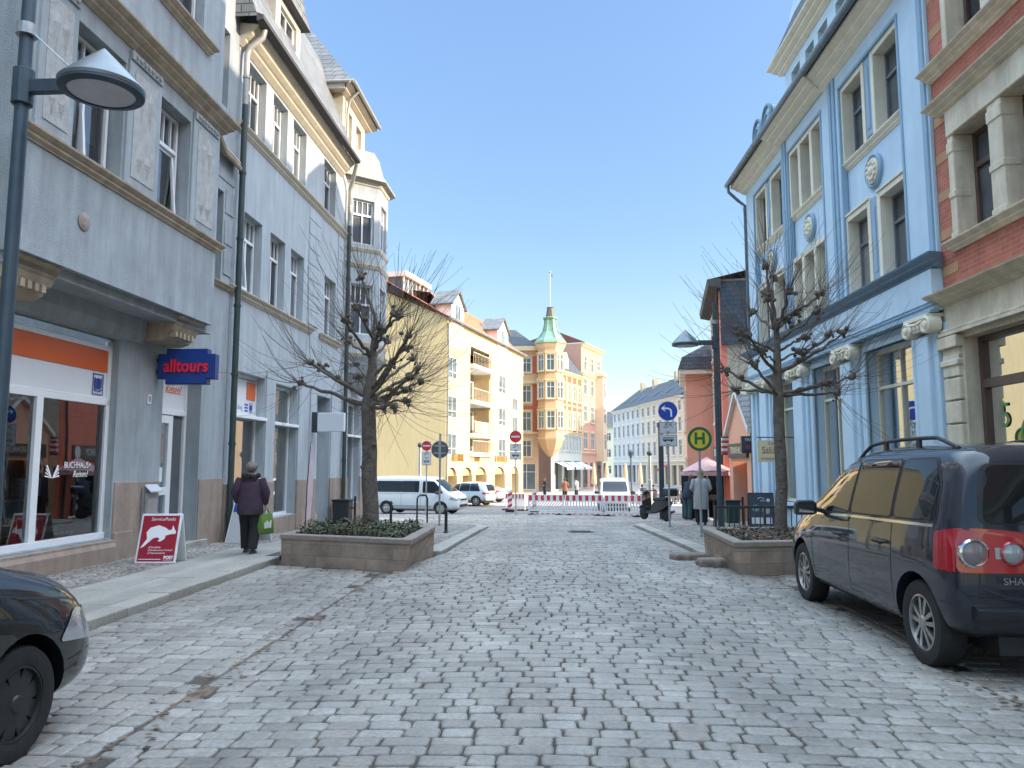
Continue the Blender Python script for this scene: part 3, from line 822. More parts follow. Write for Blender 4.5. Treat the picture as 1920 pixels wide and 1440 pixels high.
q = MB(S); q.box(12.83, 14.22, -2.0, -1.9, .1, 3.4); q.box(12.83, 14.22, -1.9, -.36, .1, .13); q.build('hall', mat('warm_hall', (.7, .42, .26), .8, var=.5, scale=1.4), A)
# house number plate beside the door
q = MB(S); q.box(12.33, 12.44, 0, .012, 2.56, 2.73); hn = q.build('house_number', SIGNW, A); text('8', hn, (12.385, -.013, 2.645), .13, LETBLACK, ext=.001)

# things on the facade ---------------------------------------------------
e = at_l('mailbox', 12.45, .03, .56, 'grey metal mailbox with a tilted flap on the wall between shop window and door', 'mailbox')
q = MB(S); q.box(-.21, .21, 0, .04, -.02, .62); q.build('back_plate', M_GALV, e, bevel=.004)
q = MB(S); q.box(-.18, .18, .04, .075, .0, .52); bx = q.build('box', M_GALV, e, bevel=.006)
q = MB(S); q.box(-.15, .15, .075, .081, .05, .42); q.build('door', mat('brushed_steel', (.45, .44, .42), .4, .6, var=.1), bx)
q = MB(S); q.add([(-.19, .04, .66), (.19, .04, .66), (.19, .15, .55), (-.19, .15, .55), (-.19, .04, .64), (.19, .04, .64), (.19, .15, .53), (-.19, .15, .53)], [(0, 1, 2, 3), (4, 7, 6, 5), (0, 4, 5, 1), (1, 5, 6, 2), (2, 6, 7, 3), (3, 7, 4, 0)]); q.build('flap', mat('pale_steel', (.6, .61, .62), .35, .4), e)

# blue projecting sign across the pavement
e = empty('projecting_sign', wallL(12.6, 0.55, 3.0), -.0, 'blue stepped shop sign with red lettering hanging out from the grey wall above the mailbox', 'sign')
BLUE = mat('sign_blue', (.014, .05, .24), .35, var=.12, scale=2); BLUED = mat('sign_blue_edge', (.008, .03, .15), .35)
hx = .5
q = MB(); out = [(-.5, 0), (-.36, 0), (-.36, -.09), (.36, -.09), (.36, 0), (.5, 0), (.5, .43), (.36, .43), (.36, .52), (-.36, .52), (-.36, .43), (-.5, .43)]
q.prism([(x, -.08, z) for x, z in out], (0, .16, 0)); q.build('sign_box', BLUED, e, bevel=.006)
q = MB(); q.prism([(x * .965, -.088, .215 + (z - .215) * .95) for x, z in out], (0, .01, 0)); q.build('face', BLUE, e)
t1 = text('alltours', e, (0, -.094, .215), .3, mat('sign_red_dark', (.25, .01, .06), .4), ext=.006, offset=.018, sx=.86)
t1 = text('alltours', e, (0, -.101, .215), .3, mat('sign_red', (.75, .03, .08), .4), ext=.006, offset=.006, sx=.86)
q = MB(); q.box(-.62, -.48, -.03, .03, .1, .16); q.box(-.62, -.48, -.03, .03, .3, .36); q.build('bracket', M_DARKGREY, e)

# ---------------------------------------------------------------- taller grey corner building
Bd = empty('corner_building', (XL, 0, 0), ROT_L, 'pale grey three storey corner building with slate mansard roof, oriel turret and ground floor shops', 'building')
w = MB(S)
f1 = [(15.85, 16.85), (17.35, 18.33), (18.72, 19.72), (21.5, 22.6)]
f2 = [(15.83, 16.8), (17.26, 18.22), (18.64, 19.63), (21.2, 22.35)]
F1Z, F2Z = (5.36, 7.1), (8.97, 10.55)
gf = [(15.55, 17.35, .45, 3.56, .3), (17.95, 19.52, .3, 3.52, .3), (21.05, 22.35, -.3, 3.52, .45), (24.25, 25.7, .3, 3.6, .3)]
holes = [(a, c, *F1Z, .24) for a, c in f1] + [(a, c, *F2Z, .24) for a, c in f2] + gf
wall_holes(w, 15.3, 27.3, -1.2, 11.1, holes)
w.quad((27.3, 0, -1.2), (27.3, -9, -1.2), (27.3, -9, 11.1), (27.3, 0, 11.1)); w.quad((15.3, -9, 8), (15.3, .0, 8), (15.3, .0, 11.1), (15.3, -9, 11.1))
w.quad((15.3, -9, -1), (27.3, -9, -1), (27.3, -9, 11.1), (15.3, -9, 11.1))
w.build('wall', ST_L2, Bd, recalc=False)
for a, c in f1:
    window(Bd, S, a + .03, c - .03, F1Z[0], F1Z[1], -.17, M_WHITE, random.choice([M_GLASS, M_GLASSB]), tz=F1Z[0] + 1.22, low=(.5,), up=(.25, .5, .75), open_leaf=(.06, .5) if a < 16 else None)
for a, c in f2:
    window(Bd, S, a + .03, c - .03, F2Z[0], F2Z[1], -.17, M_WHITE, random.choice([M_GLASS, M_GLASSB]), tz=F2Z[0] + 1.05, low=(.5,), up=(.25, .5, .75))
cornice(Bd, S, 15.3, 20.3, 5.12, 5.3, .13, M_CREAM, 'string_course', 0, steps=2, e0=1, e1=1)
cornice(Bd, S, 21.2, 22.9, 5.12, 5.3, .13, M_CREAM, 'window_sill', 0, steps=2, e0=1, e1=1)
cornice(Bd, S, 15.3, 23.4, 8.74, 8.94, .13, M_CREAM, 'string_course', 0, steps=2)
cornice(Bd, S, 15.25, 22.9, 10.62, 11.08, .42, M_CREAM, 'eaves_cornice', 0, steps=3)
q = MB(S)
for (a, c) in ((20.05, 21.0), (22.75, 23.3)):
    q = MB(S); q.box(a + .02, c - .02, -.02, .012, 5.4, 8.64); z = 5.4
    while z < 8.6: q.box(a, c, 0, .025, z, z + .36); z += .42
    q.build('rustication', ST_L2, Bd, bevel=.01)
q = MB(S)
for (a, c) in ((17.38, 17.92), (19.56, 20.05), (20.5, 21.02), (22.4, 23.7), (25.75, 26.4)): q.box(a, c, 0, .04, -.9, 3.75)
q.build('shop_pillars', ST_L2, Bd, bevel=.01)
for (a, c) in ((15.3, 15.53), (17.36, 17.94), (19.54, 21.03), (22.38, 24.22), (25.72, 27.2)): q = MB(S); q.box(a, c, -.02, .055, -1.0, 1.15); q.build('plinth', PLINTH, Bd, bevel=.008)
for (a, c, zz) in ((15.535, 17.355, .43), (17.945, 19.535, .28), (24.225, 25.715, .28)): q = MB(S); q.box(a, c, -.2, .04, -1.0, zz); q.build('window_parapet', PLINTH, Bd, bevel=.008)
# gutter and downpipes
q = MB(S); q.tube([(15.2, .5, 11.12), (22.9, .5, 11.12)], .085, 10); q.build('gutter', M_PIPEL, Bd, smooth=60)
def pipe(u, z0, z1, wv, m_, top=None):
    q = MB(S); pts = [(u, wv, z0), (u, wv, z1)] + (top or [])
    q.tube(pts, .065, 10)
    z = z0 + .6
    while z < z1 - .2: q.lathe([(.078, 0), (.078, .05)], (u, wv, z), 10); z += 1.45
    return q.build('drainpipe', m_, Bd, smooth=50)
pipe(15.36, -.1, 9.3, .14, M_PIPE); pipe(15.36, 9.3, 10.45, .14, M_PIPEL, [(15.38, .2, 10.62), (15.4, .46, 10.85), (15.42, .5, 11.1)])
pipe(23.45, -.4, 9.2, .14, M_PIPE); pipe(23.45, 9.2, 10.4, .14, M_PIPEL, [(23.3, .25, 10.65), (22.85, .5, 11.0), (22.85, .5, 11.1)])
# mansard roof
r = MB(S)
r.add([(15.0, .5, 11.12), (22.8, .5, 11.12), (22.8, -.75, 14.5), (15.0, -.75, 14.5)], [(0, 1, 2, 3)])
r.add([(15.0, -.75, 14.5), (22.8, -.75, 14.5), (22.8, -4.5, 16.2), (15.0, -4.5, 16.2), (15.0, -9, 11.1), (22.8, -9, 11.1)], [(0, 1, 2, 3), (3, 2, 5, 4)])
r.add([(15.0, .5, 11.12), (15.0, -.75, 14.5), (15.0, -4.5, 16.2), (15.0, -9, 11.1)], [(0, 1, 2, 3)])
roof = r.build('roof', SLATE, Bd, recalc=False)
r = MB(S); r.profile([(.48, 11.0), (.62, 11.05), (.62, 11.14), (.46, 11.2)], 15.0, 22.85); r.build('eaves_board', mat('dark_eaves', (.06, .05, .045), .6), Bd)
# roof dormer
d = MB(S)
wall_holes(d, 16.9, 18.6, 11.25, 13.0, [(17.2, 18.3, 11.7, 12.8)], w=.12, d=.1)
d.quad((18.6, .12, 11.25), (18.6, -1.2, 11.25), (18.6, -1.2, 13.0), (18.6, .12, 13.0)); d.quad((16.9, .12, 11.25), (16.9, -1.2, 11.25), (16.9, -1.2, 13.0), (16.9, .12, 13.0))
dm = d.build('dormer', mat('pale_dormer', (.55, .5, .42), .8, var=.1, streak=.1), Bd, recalc=False)
r = MB(S); r.prism([(16.7, .32, 13.0), (18.8, .32, 13.0), (17.75, .32, 13.75)], (0, -2.0, 0)); r.build('dormer_roof', SLATE, dm)
window(dm, S, 17.2, 18.3, 11.7, 12.8, .04, M_WHITE, M_GLASS)
# tower block above the corner
CRM = mat('cream_render', (.66, .58, .44), .85, var=.06, scale=2, bump=.2, streak=.1)
t = MB(S)
bw = [(23.1, 23.75, 11.6, 13.0), (24.25, 24.9, 11.6, 13.0)]
wall_holes(t, 22.7, 25.35, 11.05, 13.45, bw, w=.06, d=.2)
for u in (22.7, 25.35): t.quad((u, .06, 11.05), (u, -3, 11.05), (u, -3, 13.45), (u, .06, 13.45))
tb = t.build('tower_block', CRM, Bd, recalc=False)
for a, c, z0, z1 in bw: window(tb, S, a, c, z0, z1, -.08, M_WHITE, M_GLASS, tz=12.5, low=(.5,))
cornice(tb, S, 22.6, 25.45, 13.25, 13.5, .35, M_CREAM, 'cornice', .06, steps=2, e0=1, e1=1)
q = MB(S); q.profile([(-3, 13.3), (-3, 13.49), (.2, 13.49), (.2, 13.3)], 22.35, 22.65); q.build('side_eaves', M_CREAM, tb)
r = MB(S); z0 = 13.52
r.add([(22.3, .46, z0), (25.75, .46, z0), (25.75, -3.2, z0), (22.3, -3.2, z0), (24.0, -1.6, 16.4)], [(0, 1, 4), (1, 2, 4), (2, 3, 4), (3, 0, 4), (3, 2, 1, 0)])
r.build('tower_roof', SLATE, tb)
q = MB(S); q.tube([(22.32, .5, 13.52), (25.75, .5, 13.52)], .06, 8); q.tube([(22.32, .5, 13.52), (22.32, -3, 13.52)], .06, 8); q.tube([(22.95, .5, 13.5), (22.95, .2, 13.2), (22.95, .14, 12.8), (22.95, .14, 11.2)], .045, 8); q.build('gutter', M_PIPEL, tb, smooth=60)
# oriel turret
pl = [(23.6, 0), (24.35, .9), (25.5, .9), (26.3, 0)]
o = MB(S)
def face_holes(mb, p, q_, z0, z1, hs, d=.14):
    P, Q = Vector(p), Vector(q_); L_ = (Q - P).length; t_ = (Q - P) / L_; n_ = Vector((-t_.y, t_.x))
    tmp = MB(1); wall_holes(tmp, 0, L_, z0, z1, hs, w=0, d=d)
    mb.add([(P.x + t_.x * v[0] + n_.x * v[1], P.y + t_.y * v[0] + n_.y * v[1], v[2]) for v in tmp.v], tmp.f)
hz = [(.35, 1.15, 5.75, 7.4), (.35, 1.15, 8.7, 10.2)]
for i in range(3):
    L_ = math.dist(pl[i], pl[i + 1]); c = L_ / 2
    face_holes(o, pl[i], pl[i + 1], 5.0, 10.9, [(c - .38, c + .38, 5.75, 7.4), (c - .38, c + .38, 8.75, 10.25)])
o.loft([[(*pt, 5.0) for pt in pl], [(23.8, 0, 4.5), (24.45, .65, 4.5), (25.4, .65, 4.5), (26.05, 0, 4.5)], [(24.3, 0, 4.0), (24.65, .25, 4.0), (25.2, .25, 4.0), (25.6, 0, 4.0)]])
orl = o.build('oriel', ST_L2, Bd, recalc=False)
for i in range(3):
    P, Q = Vector(pl[i]), Vector(pl[i + 1]); L_ = (Q - P).length; t_ = (Q - P) / L_
    for (z0, z1) in ((5.75, 7.4), (8.75, 10.25)):
        f = window(orl, S, -.38, .38, z0, z1, -.1, M_WHITE, M_GLASSB, tz=z0 + 1.0, low=(.5,), up=(.25, .5, .75))
        mid = (P + Q) / 2; f.location = (mid.x, S * mid.y, 0); f.rotation_euler = (0, 0, S * math.atan2(t_.y, t_.x))
for (z0, z1, g_) in ((7.95, 8.1, .07), (8.5, 8.62, .06), (5.35, 5.5, .06), (10.75, 10.95, .12), (5.0, 5.14, .08)):
    c_ = (24.95, .15); rg = lambda k, z: [(c_[0] + (p[0] - c_[0]) * k, max(0, c_[1] + (p[1] - c_[1]) * k), z) for p in pl]
    q = MB(S); q.loft([rg(1 + g_ * .3, z0), rg(1 + g_, z1 - .03), rg(1 + g_, z1)]); q.build('string_course', M_CREAM, orl)
q = MB(S); c_ = (24.95, .15)
q.loft([[(c_[0] + (p[0] - c_[0]) * k, max(-.02, c_[1] + (p[1] - c_[1]) * k), z) for p in pl] for k, z in ((1.3, 10.9), (1.28, 11.0), (1.0, 11.2), (.8, 11.55), (.62, 12.1))])
q.build('oriel_roof', mat('green_grey_lead', (.28, .29, .25), .6, .2, var=.2, scale=5), orl)

# ground floor shops
def shopwin(u0, u1, z0, z1, tz, gm=M_CLEAR, par=Bd):
    return window(par, S, u0, u1, z0, z1, -.2, M_WHITE, gm, tz=tz, low=(), up=(), ft=.06, name='shop_window')
sw1 = shopwin(15.56, 17.34, .45, 3.55, 2.6)
q = MB(S); q.box(15.62, 17.28, -.23, -.215, 2.66, 3.45); sgn = q.build('sign_panel', SIGNW, Bd)
q = MB(S); q.box(16.8, 17.26, -.214, -.2, 3.02, 3.42); q.build('orange_square', ORANGE, sgn)
book_icon(sgn, 17.06, -.214, 2.84, .18)
q = MB(S)
for i in range(3): q.box(16.72, 16.9, -.214, -.21, 2.74 + i * .07, 2.78 + i * .07)
q.build('page_emblem', INKBLUE, sgn)
text('Buchhandlung', sgn, (16.62, .212, 2.82), .17, mat('pale_blue_ink', (.35, .45, .6), .5), align='RIGHT', sx=.8)
shopwin(17.97, 19.5, .3, 3.5, 2.55); shopwin(24.27, 25.68, .3, 3.58, 2.5)
for (a, c, zz) in ((17.9, 19.58, 2.5), (15.5, 17.42, 2.55), (24.2, 25.75, 2.45)):
    q = MB(S); q.box(a, c, -.16, .05, zz, zz + .08); q.build('awning_box', M_WHITE, Bd, bevel=.01)
q = MB(S); q.box(15.4, 20, -2.4, -2.3, -.3, 3.6); q.box(15.4, 26, -2.3, -.3, -.2, .1); q.box(20, 26, -2.4, -2.3, -.5, 3.6); q.build('shop_interior', mat('pale_interior', (.5, .46, .38), .85, var=.5, scale=1.2), Bd)
d = MB(S); DW = -.4
d.box(21.06, 21.14, DW - .04, DW + .03, -.15, 3.5); d.box(22.26, 22.34, DW - .04, DW + .03, -.15, 3.5); d.box(21.14, 22.26, DW - .04, DW + .03, 3.42, 3.5); d.box(21.14, 22.26, DW - .04, DW + .04, 2.12, 2.3); d.box(21.14, 21.26, DW - .03, DW + .045, -.1, 2.12); d.box(22.14, 22.26, DW - .03, DW + .045, -.1, 2.12); d.box(21.26, 22.14, DW - .03, DW + .045, .55, .68); d.box(21.26, 22.14, DW - .03, DW + .045, -.1, .06)
dr = d.build('door', M_WHITE, Bd, bevel=.004)
q = MB(S); q.quad((21.14, DW, 0), (22.26, DW, 0), (22.26, DW, 3.42), (21.14, DW, 3.42)); q.build('pane', M_GLASSB, dr, recalc=False)
q = MB(S); q.tube([(21.22, DW + .05, .8), (21.22, DW + .09, .82), (21.22, DW + .09, 1.3), (21.22, DW + .05, 1.32)], .015, 8); q.build('handle', M_GALV, dr)
# blank white projecting sign
e = empty('projecting_sign', wallL(20.65, .1, 2.45), 0, 'blank white box sign sticking out from the grey wall behind the left tree', 'sign')
q = MB(); q.box(.1, .85, -.08, .08, 0, .52); q.build('sign_box', SIGNW, e, bevel=.015, seg=2)
q = MB(); q.box(-.1, .1, -.05, .05, -.02, .54); q.build('bracket', M_DARKGREY, e)
# ================================================================ RIGHT SIDE
BLUER = mat('sky_blue_render', (0.52, 0.66, 0.76), 0.85, var=0.05, scale=1.6, bump=0.2, bscale=140, streak=0.05, dirt=(.45, .61, .72), dirtamt=.25)
BLUET = mat('mid_blue_trim', (0.27, 0.4, 0.51), 0.75, var=0.06, scale=3, streak=.05)
BLUEG = mat('blue_grey_trim', (0.16, 0.25, 0.33), 0.7, var=0.1, scale=3)
CRF = mat('cream_frames', (0.78, 0.71, 0.56), 0.8, var=0.06, scale=3, bump=.1, streak=.1)
BRICK = mat_brick('red_clinker', (0.48, 0.145, 0.085), (0.38, 0.11, 0.07), (0.4, 0.21, 0.16), bw=0.25, bh=0.077, msize=0.007, bump=.4, var=.2)
SAND = mat('sandstone', (0.7, 0.61, 0.46), 0.85, var=0.14, scale=2.5, bump=0.3, bscale=45, streak=0.2, dirt=(.26, .21, .16), dirtamt=.35)
SANDO = mat('ochre_band', (0.45, 0.25, 0.13), 0.85, var=0.12, scale=4, bump=.2)
BRWN = mat('brown_window_frame', (0.11, 0.065, 0.05), 0.45, var=0.15, scale=6)
GREYW = mat('grey_window_frame', (0.16, 0.175, 0.19), 0.45, var=.1)
RTILE = mat_brick('red_roof_tiles', (0.4, 0.12, 0.06), (0.32, 0.09, 0.05), (0.12, 0.05, 0.04), bw=0.22, bh=0.2, msize=0.02, bump=.9, var=.2)
DSLATE = mat_brick('dark_slate', (0.07, 0.085, 0.1), (0.1, 0.115, 0.13), (0.035, 0.04, 0.05), bw=0.3, bh=0.18, msize=0.015, bump=.6, var=.2)

# ---------------------------------------------------------------- blue house
B = empty('blue_house', (XR, 0, 0), ROT_R, 'sky blue plastered house with cream window frames, white scroll capitals and round medallions', 'house')
S = 1.0
Z1, Z2 = (5.32, 7.02), (8.42, 10.1)
op = []
for (a, c) in ((14.4, 15.46), (16.06, 17.1), (21.48, 22.5), (23.12, 24.15)): op.append((a, c))
tri = [(18.42, 19.05), (19.22, 19.92), (20.1, 20.72)]
holes = [(a, c, *z, .25) for a, c in op + tri for z in (Z1, Z2)]
w = MB(S)
wall_holes(w, 13.3, 25.1, 4.2, 11.0, holes, w=-.06)
gfo = [(14.42, 16.62, .5, 3.95, .32), (17.85, 19.75, .5, 3.98, .32), (21.1, 22.95, .5, 3.98, .32)]
wall_holes(w, 13.3, 25.1, -.9, 4.2, gfo, w=0)
for u in (13.3, 25.1): w.quad((u, 0, -.9), (u, -10, -.9), (u, -10, 11), (u, 0, 11))
w.quad((13.3, -10, -.9), (25.1, -10, -.9), (25.1, -10, 11), (13.3, -10, 11))
w.build('wall', BLUER, B, recalc=False)
# raised field between the recessed window panels
q = MB(S)
panels = [(14.25, 17.22), (18.28, 20.88), (21.32, 24.28)]
wall_holes(q, 13.3, 25.1, 5.2, 10.75, [(a, c, 5.2, 10.28, .06) for a, c in panels], w=.06)
q.quad((13.3, -.06, 5.2), (13.3, .06, 5.2), (13.3, .06, 10.75), (13.3, -.06, 10.75)); q.quad((25.1, -.06, 5.2), (25.1, .06, 5.2), (25.1, .06, 10.75), (25.1, -.06, 10.75))
q.build('raised_field', BLUER, B, recalc=False)
q = MB(S)
for a, c in panels:
    for (x0, x1, zz0, zz1) in ((a - .0, a + .07, 5.2, 10.28), (c - .07, c, 5.2, 10.28), (a + .07, c - .07, 10.21, 10.28)): q.box(x0, x1, -.05, .085, zz0, zz1)
for u in (17.46, 17.68, 21.02, 21.2, 13.42): q.box(u - .07, u + .07, .055, .1, 5.2, 10.7)
q.build('panel_border', BLUET, B, bevel=.006)
# cream window surrounds
for zz in (Z1, Z2):
    for (a, c) in op:
        q = MB(S)
        q.box(a - .14, a + .005, -.31, .03, zz[0], zz[1] + .12); q.box(c - .005, c + .14, -.31, .03, zz[0], zz[1] + .12); q.box(a + .005, c - .005, -.31, .027, zz[1] - .005, zz[1] + .117)
        q.box(a - .1, c + .1, -.08, .06, zz[1] + .12, zz[1] + .17)
        fr = q.build('window_surround', CRF, B, bevel=.008)
        window(fr, S, a + .01, c - .01, zz[0] + .0, zz[1], -.22, GREYW, random.choice([M_GLASSB, M_GLASSC]), tz=zz[0] + 1.12, low=(.5,), up=())
    q = MB(S)
    for i, (a, c) in enumerate(tri):
        q.box(a - .08, a + .004, -.31, .04, zz[0], zz[1] + .14); q.box(c - .004, c + .085, -.31, .043, zz[0], zz[1] + .143); q.box(a + .004, c - .004, -.31, .037, zz[1] - .004, zz[1] + .137)
    fr = q.build('window_surround', CRF, B, bevel=.008)
    for (a, c) in tri: window(fr, S, a + .005, c - .005, zz[0], zz[1], -.22, GREYW, random.choice([M_GLASSB, M_GLASS, M_GLASSC]), tz=zz[0] + 1.12, low=(), up=())
    for (a, c) in ((15.63, 15.89), (22.69, 22.95)):     # narrow blue panel between paired windows
        q = MB(S); q.box(a, c, -.05, .02, zz[0] + .05, zz[1] + .1); q.box(a + .06, c - .06, .02, .035, zz[0] + .2, zz[1] - .1); q.build('blue_panel', BLUET, B, bevel=.008)
for (a, c) in panels:
    cornice(B, S, a + .1, c - .1, 8.22, 8.4, .12, CRF, 'window_sill', -.06, steps=2, e0=1, e1=1)
# medallions
for u in (15.76, 19.58, 22.82):
    q = MB(S); q.lathe([(.37, -.07), (.37, .0), (.33, .03), (.3, .0), (.28, -.02), (.01, -.02)], (u, 0, 7.7), 28, axis='y'); md = q.build('medallion', BLUET, B, smooth=40)
    q = MB(S); q.lathe([(.27, -.02), (.27, .02), (.2, .045), (.12, .03), (.09, .07), (.01, .08)], (u, 0, 7.7), 24, axis='y')
    for i in range(10):
        a = 2 * math.pi * i / 10; q.ball((u + .18 * math.cos(a), .045, 7.7 + .18 * math.sin(a)), (.055, .035, .055), 8, 5)
    q.build('rosette', CRF, md, smooth=50)
# cornices
cornice(B, S, 13.25, 25.15, 4.95, 5.2, .34, BLUEG, 'shop_cornice', 0.02, steps=3, e0=.6, e1=1)
q = MB(S); q.box(13.3, 25.1, -.02, .2, 4.22, 4.95); q.build('frieze', BLUER, B)
q = MB(S)
for (z0, z1, ww) in ((4.18, 4.24, .25), (4.3, 4.33, .235), (4.36, 4.385, .225)): q.box(13.28, 25.12, .1, ww, z0, z1)
q.build('architrave', BLUET, B, bevel=.005)
cornice(B, S, 13.3, 18.05, 10.6, 10.98, .46, CRF, 'eaves_cornice', .05, steps=3, e1=.4)
cornice(B, S, 18.05, 21.3, 10.63, 10.985, .54, CRF, 'eaves_cornice', .1, steps=3, e0=.3, e1=.3)
cornice(B, S, 21.3, 25.15, 10.6, 10.98, .46, CRF, 'eaves_cornice', .05, steps=3, e0=.4, e1=.6)
q = MB(S); q.tube([(13.3, .62, 11.02), (25.4, .62, 11.02)], .09, 10); q.tube([(25.26, .62, 10.98), (25.26, .6, 10.75), (25.26, .3, 10.45), (25.22, .08, 10.25), (25.22, .08, 4.5), (25.22, .08, -.5)], .055, 8); q.build('gutter', mat('blue_grey_zinc', (.14, .18, .21), .4, .6, var=.2, scale=5), B, smooth=60)
# pilasters, capitals
caps = []
for (a, c) in ((13.38, 14.12), (16.75, 17.66), (19.92, 20.95), (23.1, 24.1), (24.5, 25.04)):
    q = MB(S)
    q.box(a, c, -.02, .12, -.9, 3.86); q.box(a + .16, c - .16, .1, .2, -.9, 3.8); q.box(a - .06, c + .06, 0, .23, -.9, .35)
    q.box(a - .2, a - .05, -.02, .05, -.9, 4.0); q.box(c + .05, c + .2, -.02, .05, -.9, 4.0)
    f = q.build('pilaster', BLUER, B, bevel=.015)
    q = MB(S); m_ = (a + c) / 2; h = (c - a) / 2
    q.box(a - .06, c + .06, .0, .3, 4.1, 4.17); q.box(a + .05, c - .05, .0, .26, 3.9, 4.1)
    for sx in (-1, 1):
        cx = m_ + sx * (h - .02)
        q.lathe([(.155, .08), (.155, .3), (.12, .32), (.11, .29), (.07, .29), (.06, .33), (.01, .34)], (cx, 0, 3.98), 18, axis='y')
    for i in range(4): q.ball((a + .18 + i * (c - a - .36) / 3, .27, 3.99), (.05, .04, .07), 8, 5)
    q.tube([(a, .28, 4.08), (m_, .29, 4.03), (c, .28, 4.08)], .03, 6)
    q.build('capital', CRF, f, bevel=.004)
# shop windows
CURT = mat('pale_shop_curtain', (.5, .46, .33), .85, var=.2, scale=2)
for (a, c, z0, z1, d) in gfo:
    wd = window(B, S, a + .02, c - .02, z0, z1, -.24, CRF, M_CLEAR, tz=3.16, low=(.5,), up=(.5,), ft=.075, name='shop_window', dep=.09)
    q = MB(S); q.quad((a, -.75, z0), (c, -.75, z0), (c, -.75, z1), (a, -.75, z1)); q.build('curtain', CURT, wd, recalc=False)
    q = MB(S); q.box(a - .12, a, -.1, .06, z0, z1 + .12); q.box(c, c + .12, -.1, .06, z0, z1 + .12); q.box(a, c, -.1, .06, z1, z1 + .12); q.box(a - .1, c + .1, -.2, .1, z0 - .14, z0); q.build('shop_window_surround', BLUER, B, bevel=.01)
# attic storey in the roof
t = MB(S)
at = [(17.3, 18.0), (18.55, 19.2), (19.5, 20.15), (20.6, 21.3)]
wall_holes(t, 16.9, 21.85, 11.0, 13.25, [(a, c, 11.75, 12.85, .2) for a, c in at], w=-.3)
for u in (16.9, 21.85): t.quad((u, -.3, 11), (u, -5, 11), (u, -5, 13.25), (u, -.3, 13.25))
att = t.build('attic_storey', BLUER, B, recalc=False)
for a, c in at:
    f = window(att, S, a, c, 11.75, 12.85, -.46, CRF, M_GLASSB, low=(), ft=.1)
cornice(att, S, 16.8, 21.95, 13.1, 13.5, .4, CRF, 'cornice', -.3, steps=3, e0=1, e1=1)
q = MB(S)
q.prism([(16.9, -.3, 13.5), (21.85, -.3, 13.5), (21.2, -.3, 14.6), (20.2, -.3, 15.3), (19.4, -.3, 15.6), (18.5, -.3, 15.3), (17.5, -.3, 14.6)], (0, -.35, 0)); q.build('gable', BLUER, att)
q = MB(S); q.add([(16.6, .05, 13.52), (22.15, .05, 13.52), (22.15, -5, 13.52), (16.6, -5, 13.52), (19.4, -.7, 15.5), (19.4, -5, 15.5)], [(0, 4, 5, 3), (1, 2, 5, 4), (0, 1, 4)]); q.build('attic_roof', DSLATE, att, recalc=False)
# arched ox-eye dormers
for u in (22.35, 23.35):
    q = MB(S)
    arc = [(u + .42 * math.cos(a), .1, 11.95 + .42 * math.sin(a)) for a in [math.pi * i / 12 for i in range(13)]]
    q.prism([(u + .42, .1, 11.1)] + arc + [(u - .42, .1, 11.1)], (0, -.5, 0))
    ox = q.build('arched_dormer', BLUER, B)
    q = MB(S); q.tube([(p[0], .12, p[2]) for p in [(u + .42, .1, 11.1)] + arc + [(u - .42, .1, 11.1)]], .06, 8)
    q.build('moulding', BLUEG, ox, smooth=60)
    q = MB(S); q.lathe([(.27, 0), (.27, .05), (.2, .06), (.19, .02), (.01, .02)], (u, .1, 11.9), 20, axis='y'); q.build('rosette', BLUET, ox, smooth=40)
q = MB(S)
q.add([(13.3, .55, 11.06), (25.45, .55, 11.06), (13.3, -.9, 13.2), (24.6, -.9, 13.2), (13.3, -5, 16.1), (22.6, -5, 16.1), (13.3, -10, 11.1), (25.45, -10, 11.1)],
      [(0, 1, 3, 2), (2, 3, 5, 4), (4, 5, 7, 6), (1, 7, 5, 3)]); q.build('roof', DSLATE, B, recalc=False)
# hanging sign and notes at the blue shop
e = empty('hanging_sign', wallR(22.0, .55, 1.62), 0, 'small cream board sign with brown lettering hung on the blue house behind the right tree', 'sign')
q = MB(); q.box(-.3, .3, -.03, .03, 0, .62); q.build('board', mat('cream_board', (.7, .6, .38), .5, var=.05), e, bevel=.004)
q = MB(); q.tube([(-.3, 0, .7), (.75, 0, .7)], .015, 8); q.tube([(-.2, 0, .7), (-.2, 0, .6)], .008, 6); q.tube([(.2, 0, .7), (.2, 0, .6)], .008, 6); q.build('bracket', M_DARKGREY, e)
BRL = mat('brown_letters', (.35, .1, .04), .5)
text('Café', e, (.12, -.034, .53), .13, BRL, ext=.002); text('Salü', e, (0, -.034, .33), .27, BRL, ext=.002, sx=.85); text('Weinstube', e, (0, -.034, .1), .1, BRL, ext=.002, sx=.95)

# ---------------------------------------------------------------- brick house
K = empty('brick_house', (XR, 0, 0), ROT_R, 'red brick house with sandstone window frames and a sandstone shop storey beside the blue house', 'house')
U0, U1 = -9.0, 13.28
wins = [(11.62, 12.62), (10.28, 11.28), (7.6, 8.6), (6.2, 7.2), (3.4, 4.4), (2.0, 3.0), (-1, 0), (-2.4, -1.4)]
holes = [(a, c, 5.3, 7.08, .3) for a, c in wins] + [(a + .0, c, 8.66, 10.4, .3) for a, c in wins]
w = MB(S); wall_holes(w, U0, U1, 4.3, 12.4, holes)
w.quad((U1, 0, 11), (U1, -10, 11), (U1, -10, 12.4), (U1, 0, 12.4)); w.quad((U0, 0, 0), (U0, -10, 0), (U0, -10, 12.4), (U0, 0, 12.4)); w.quad((U0, -10, 0), (U1, -10, 0), (U1, -10, 12.4), (U0, -10, 12.4))
w.build('wall', BRICK, K, recalc=False)
q = MB(S)
for zz in (4.78, 5.42, 6.1, 6.78, 7.46, 9.1, 9.8):
    for (a, c) in ((12.78, 13.27), (8.75, 10.1)): q = MB(S); q.box(a, c, -.02, .008, zz, zz + .17); q.build('ochre_band', SANDO, K)
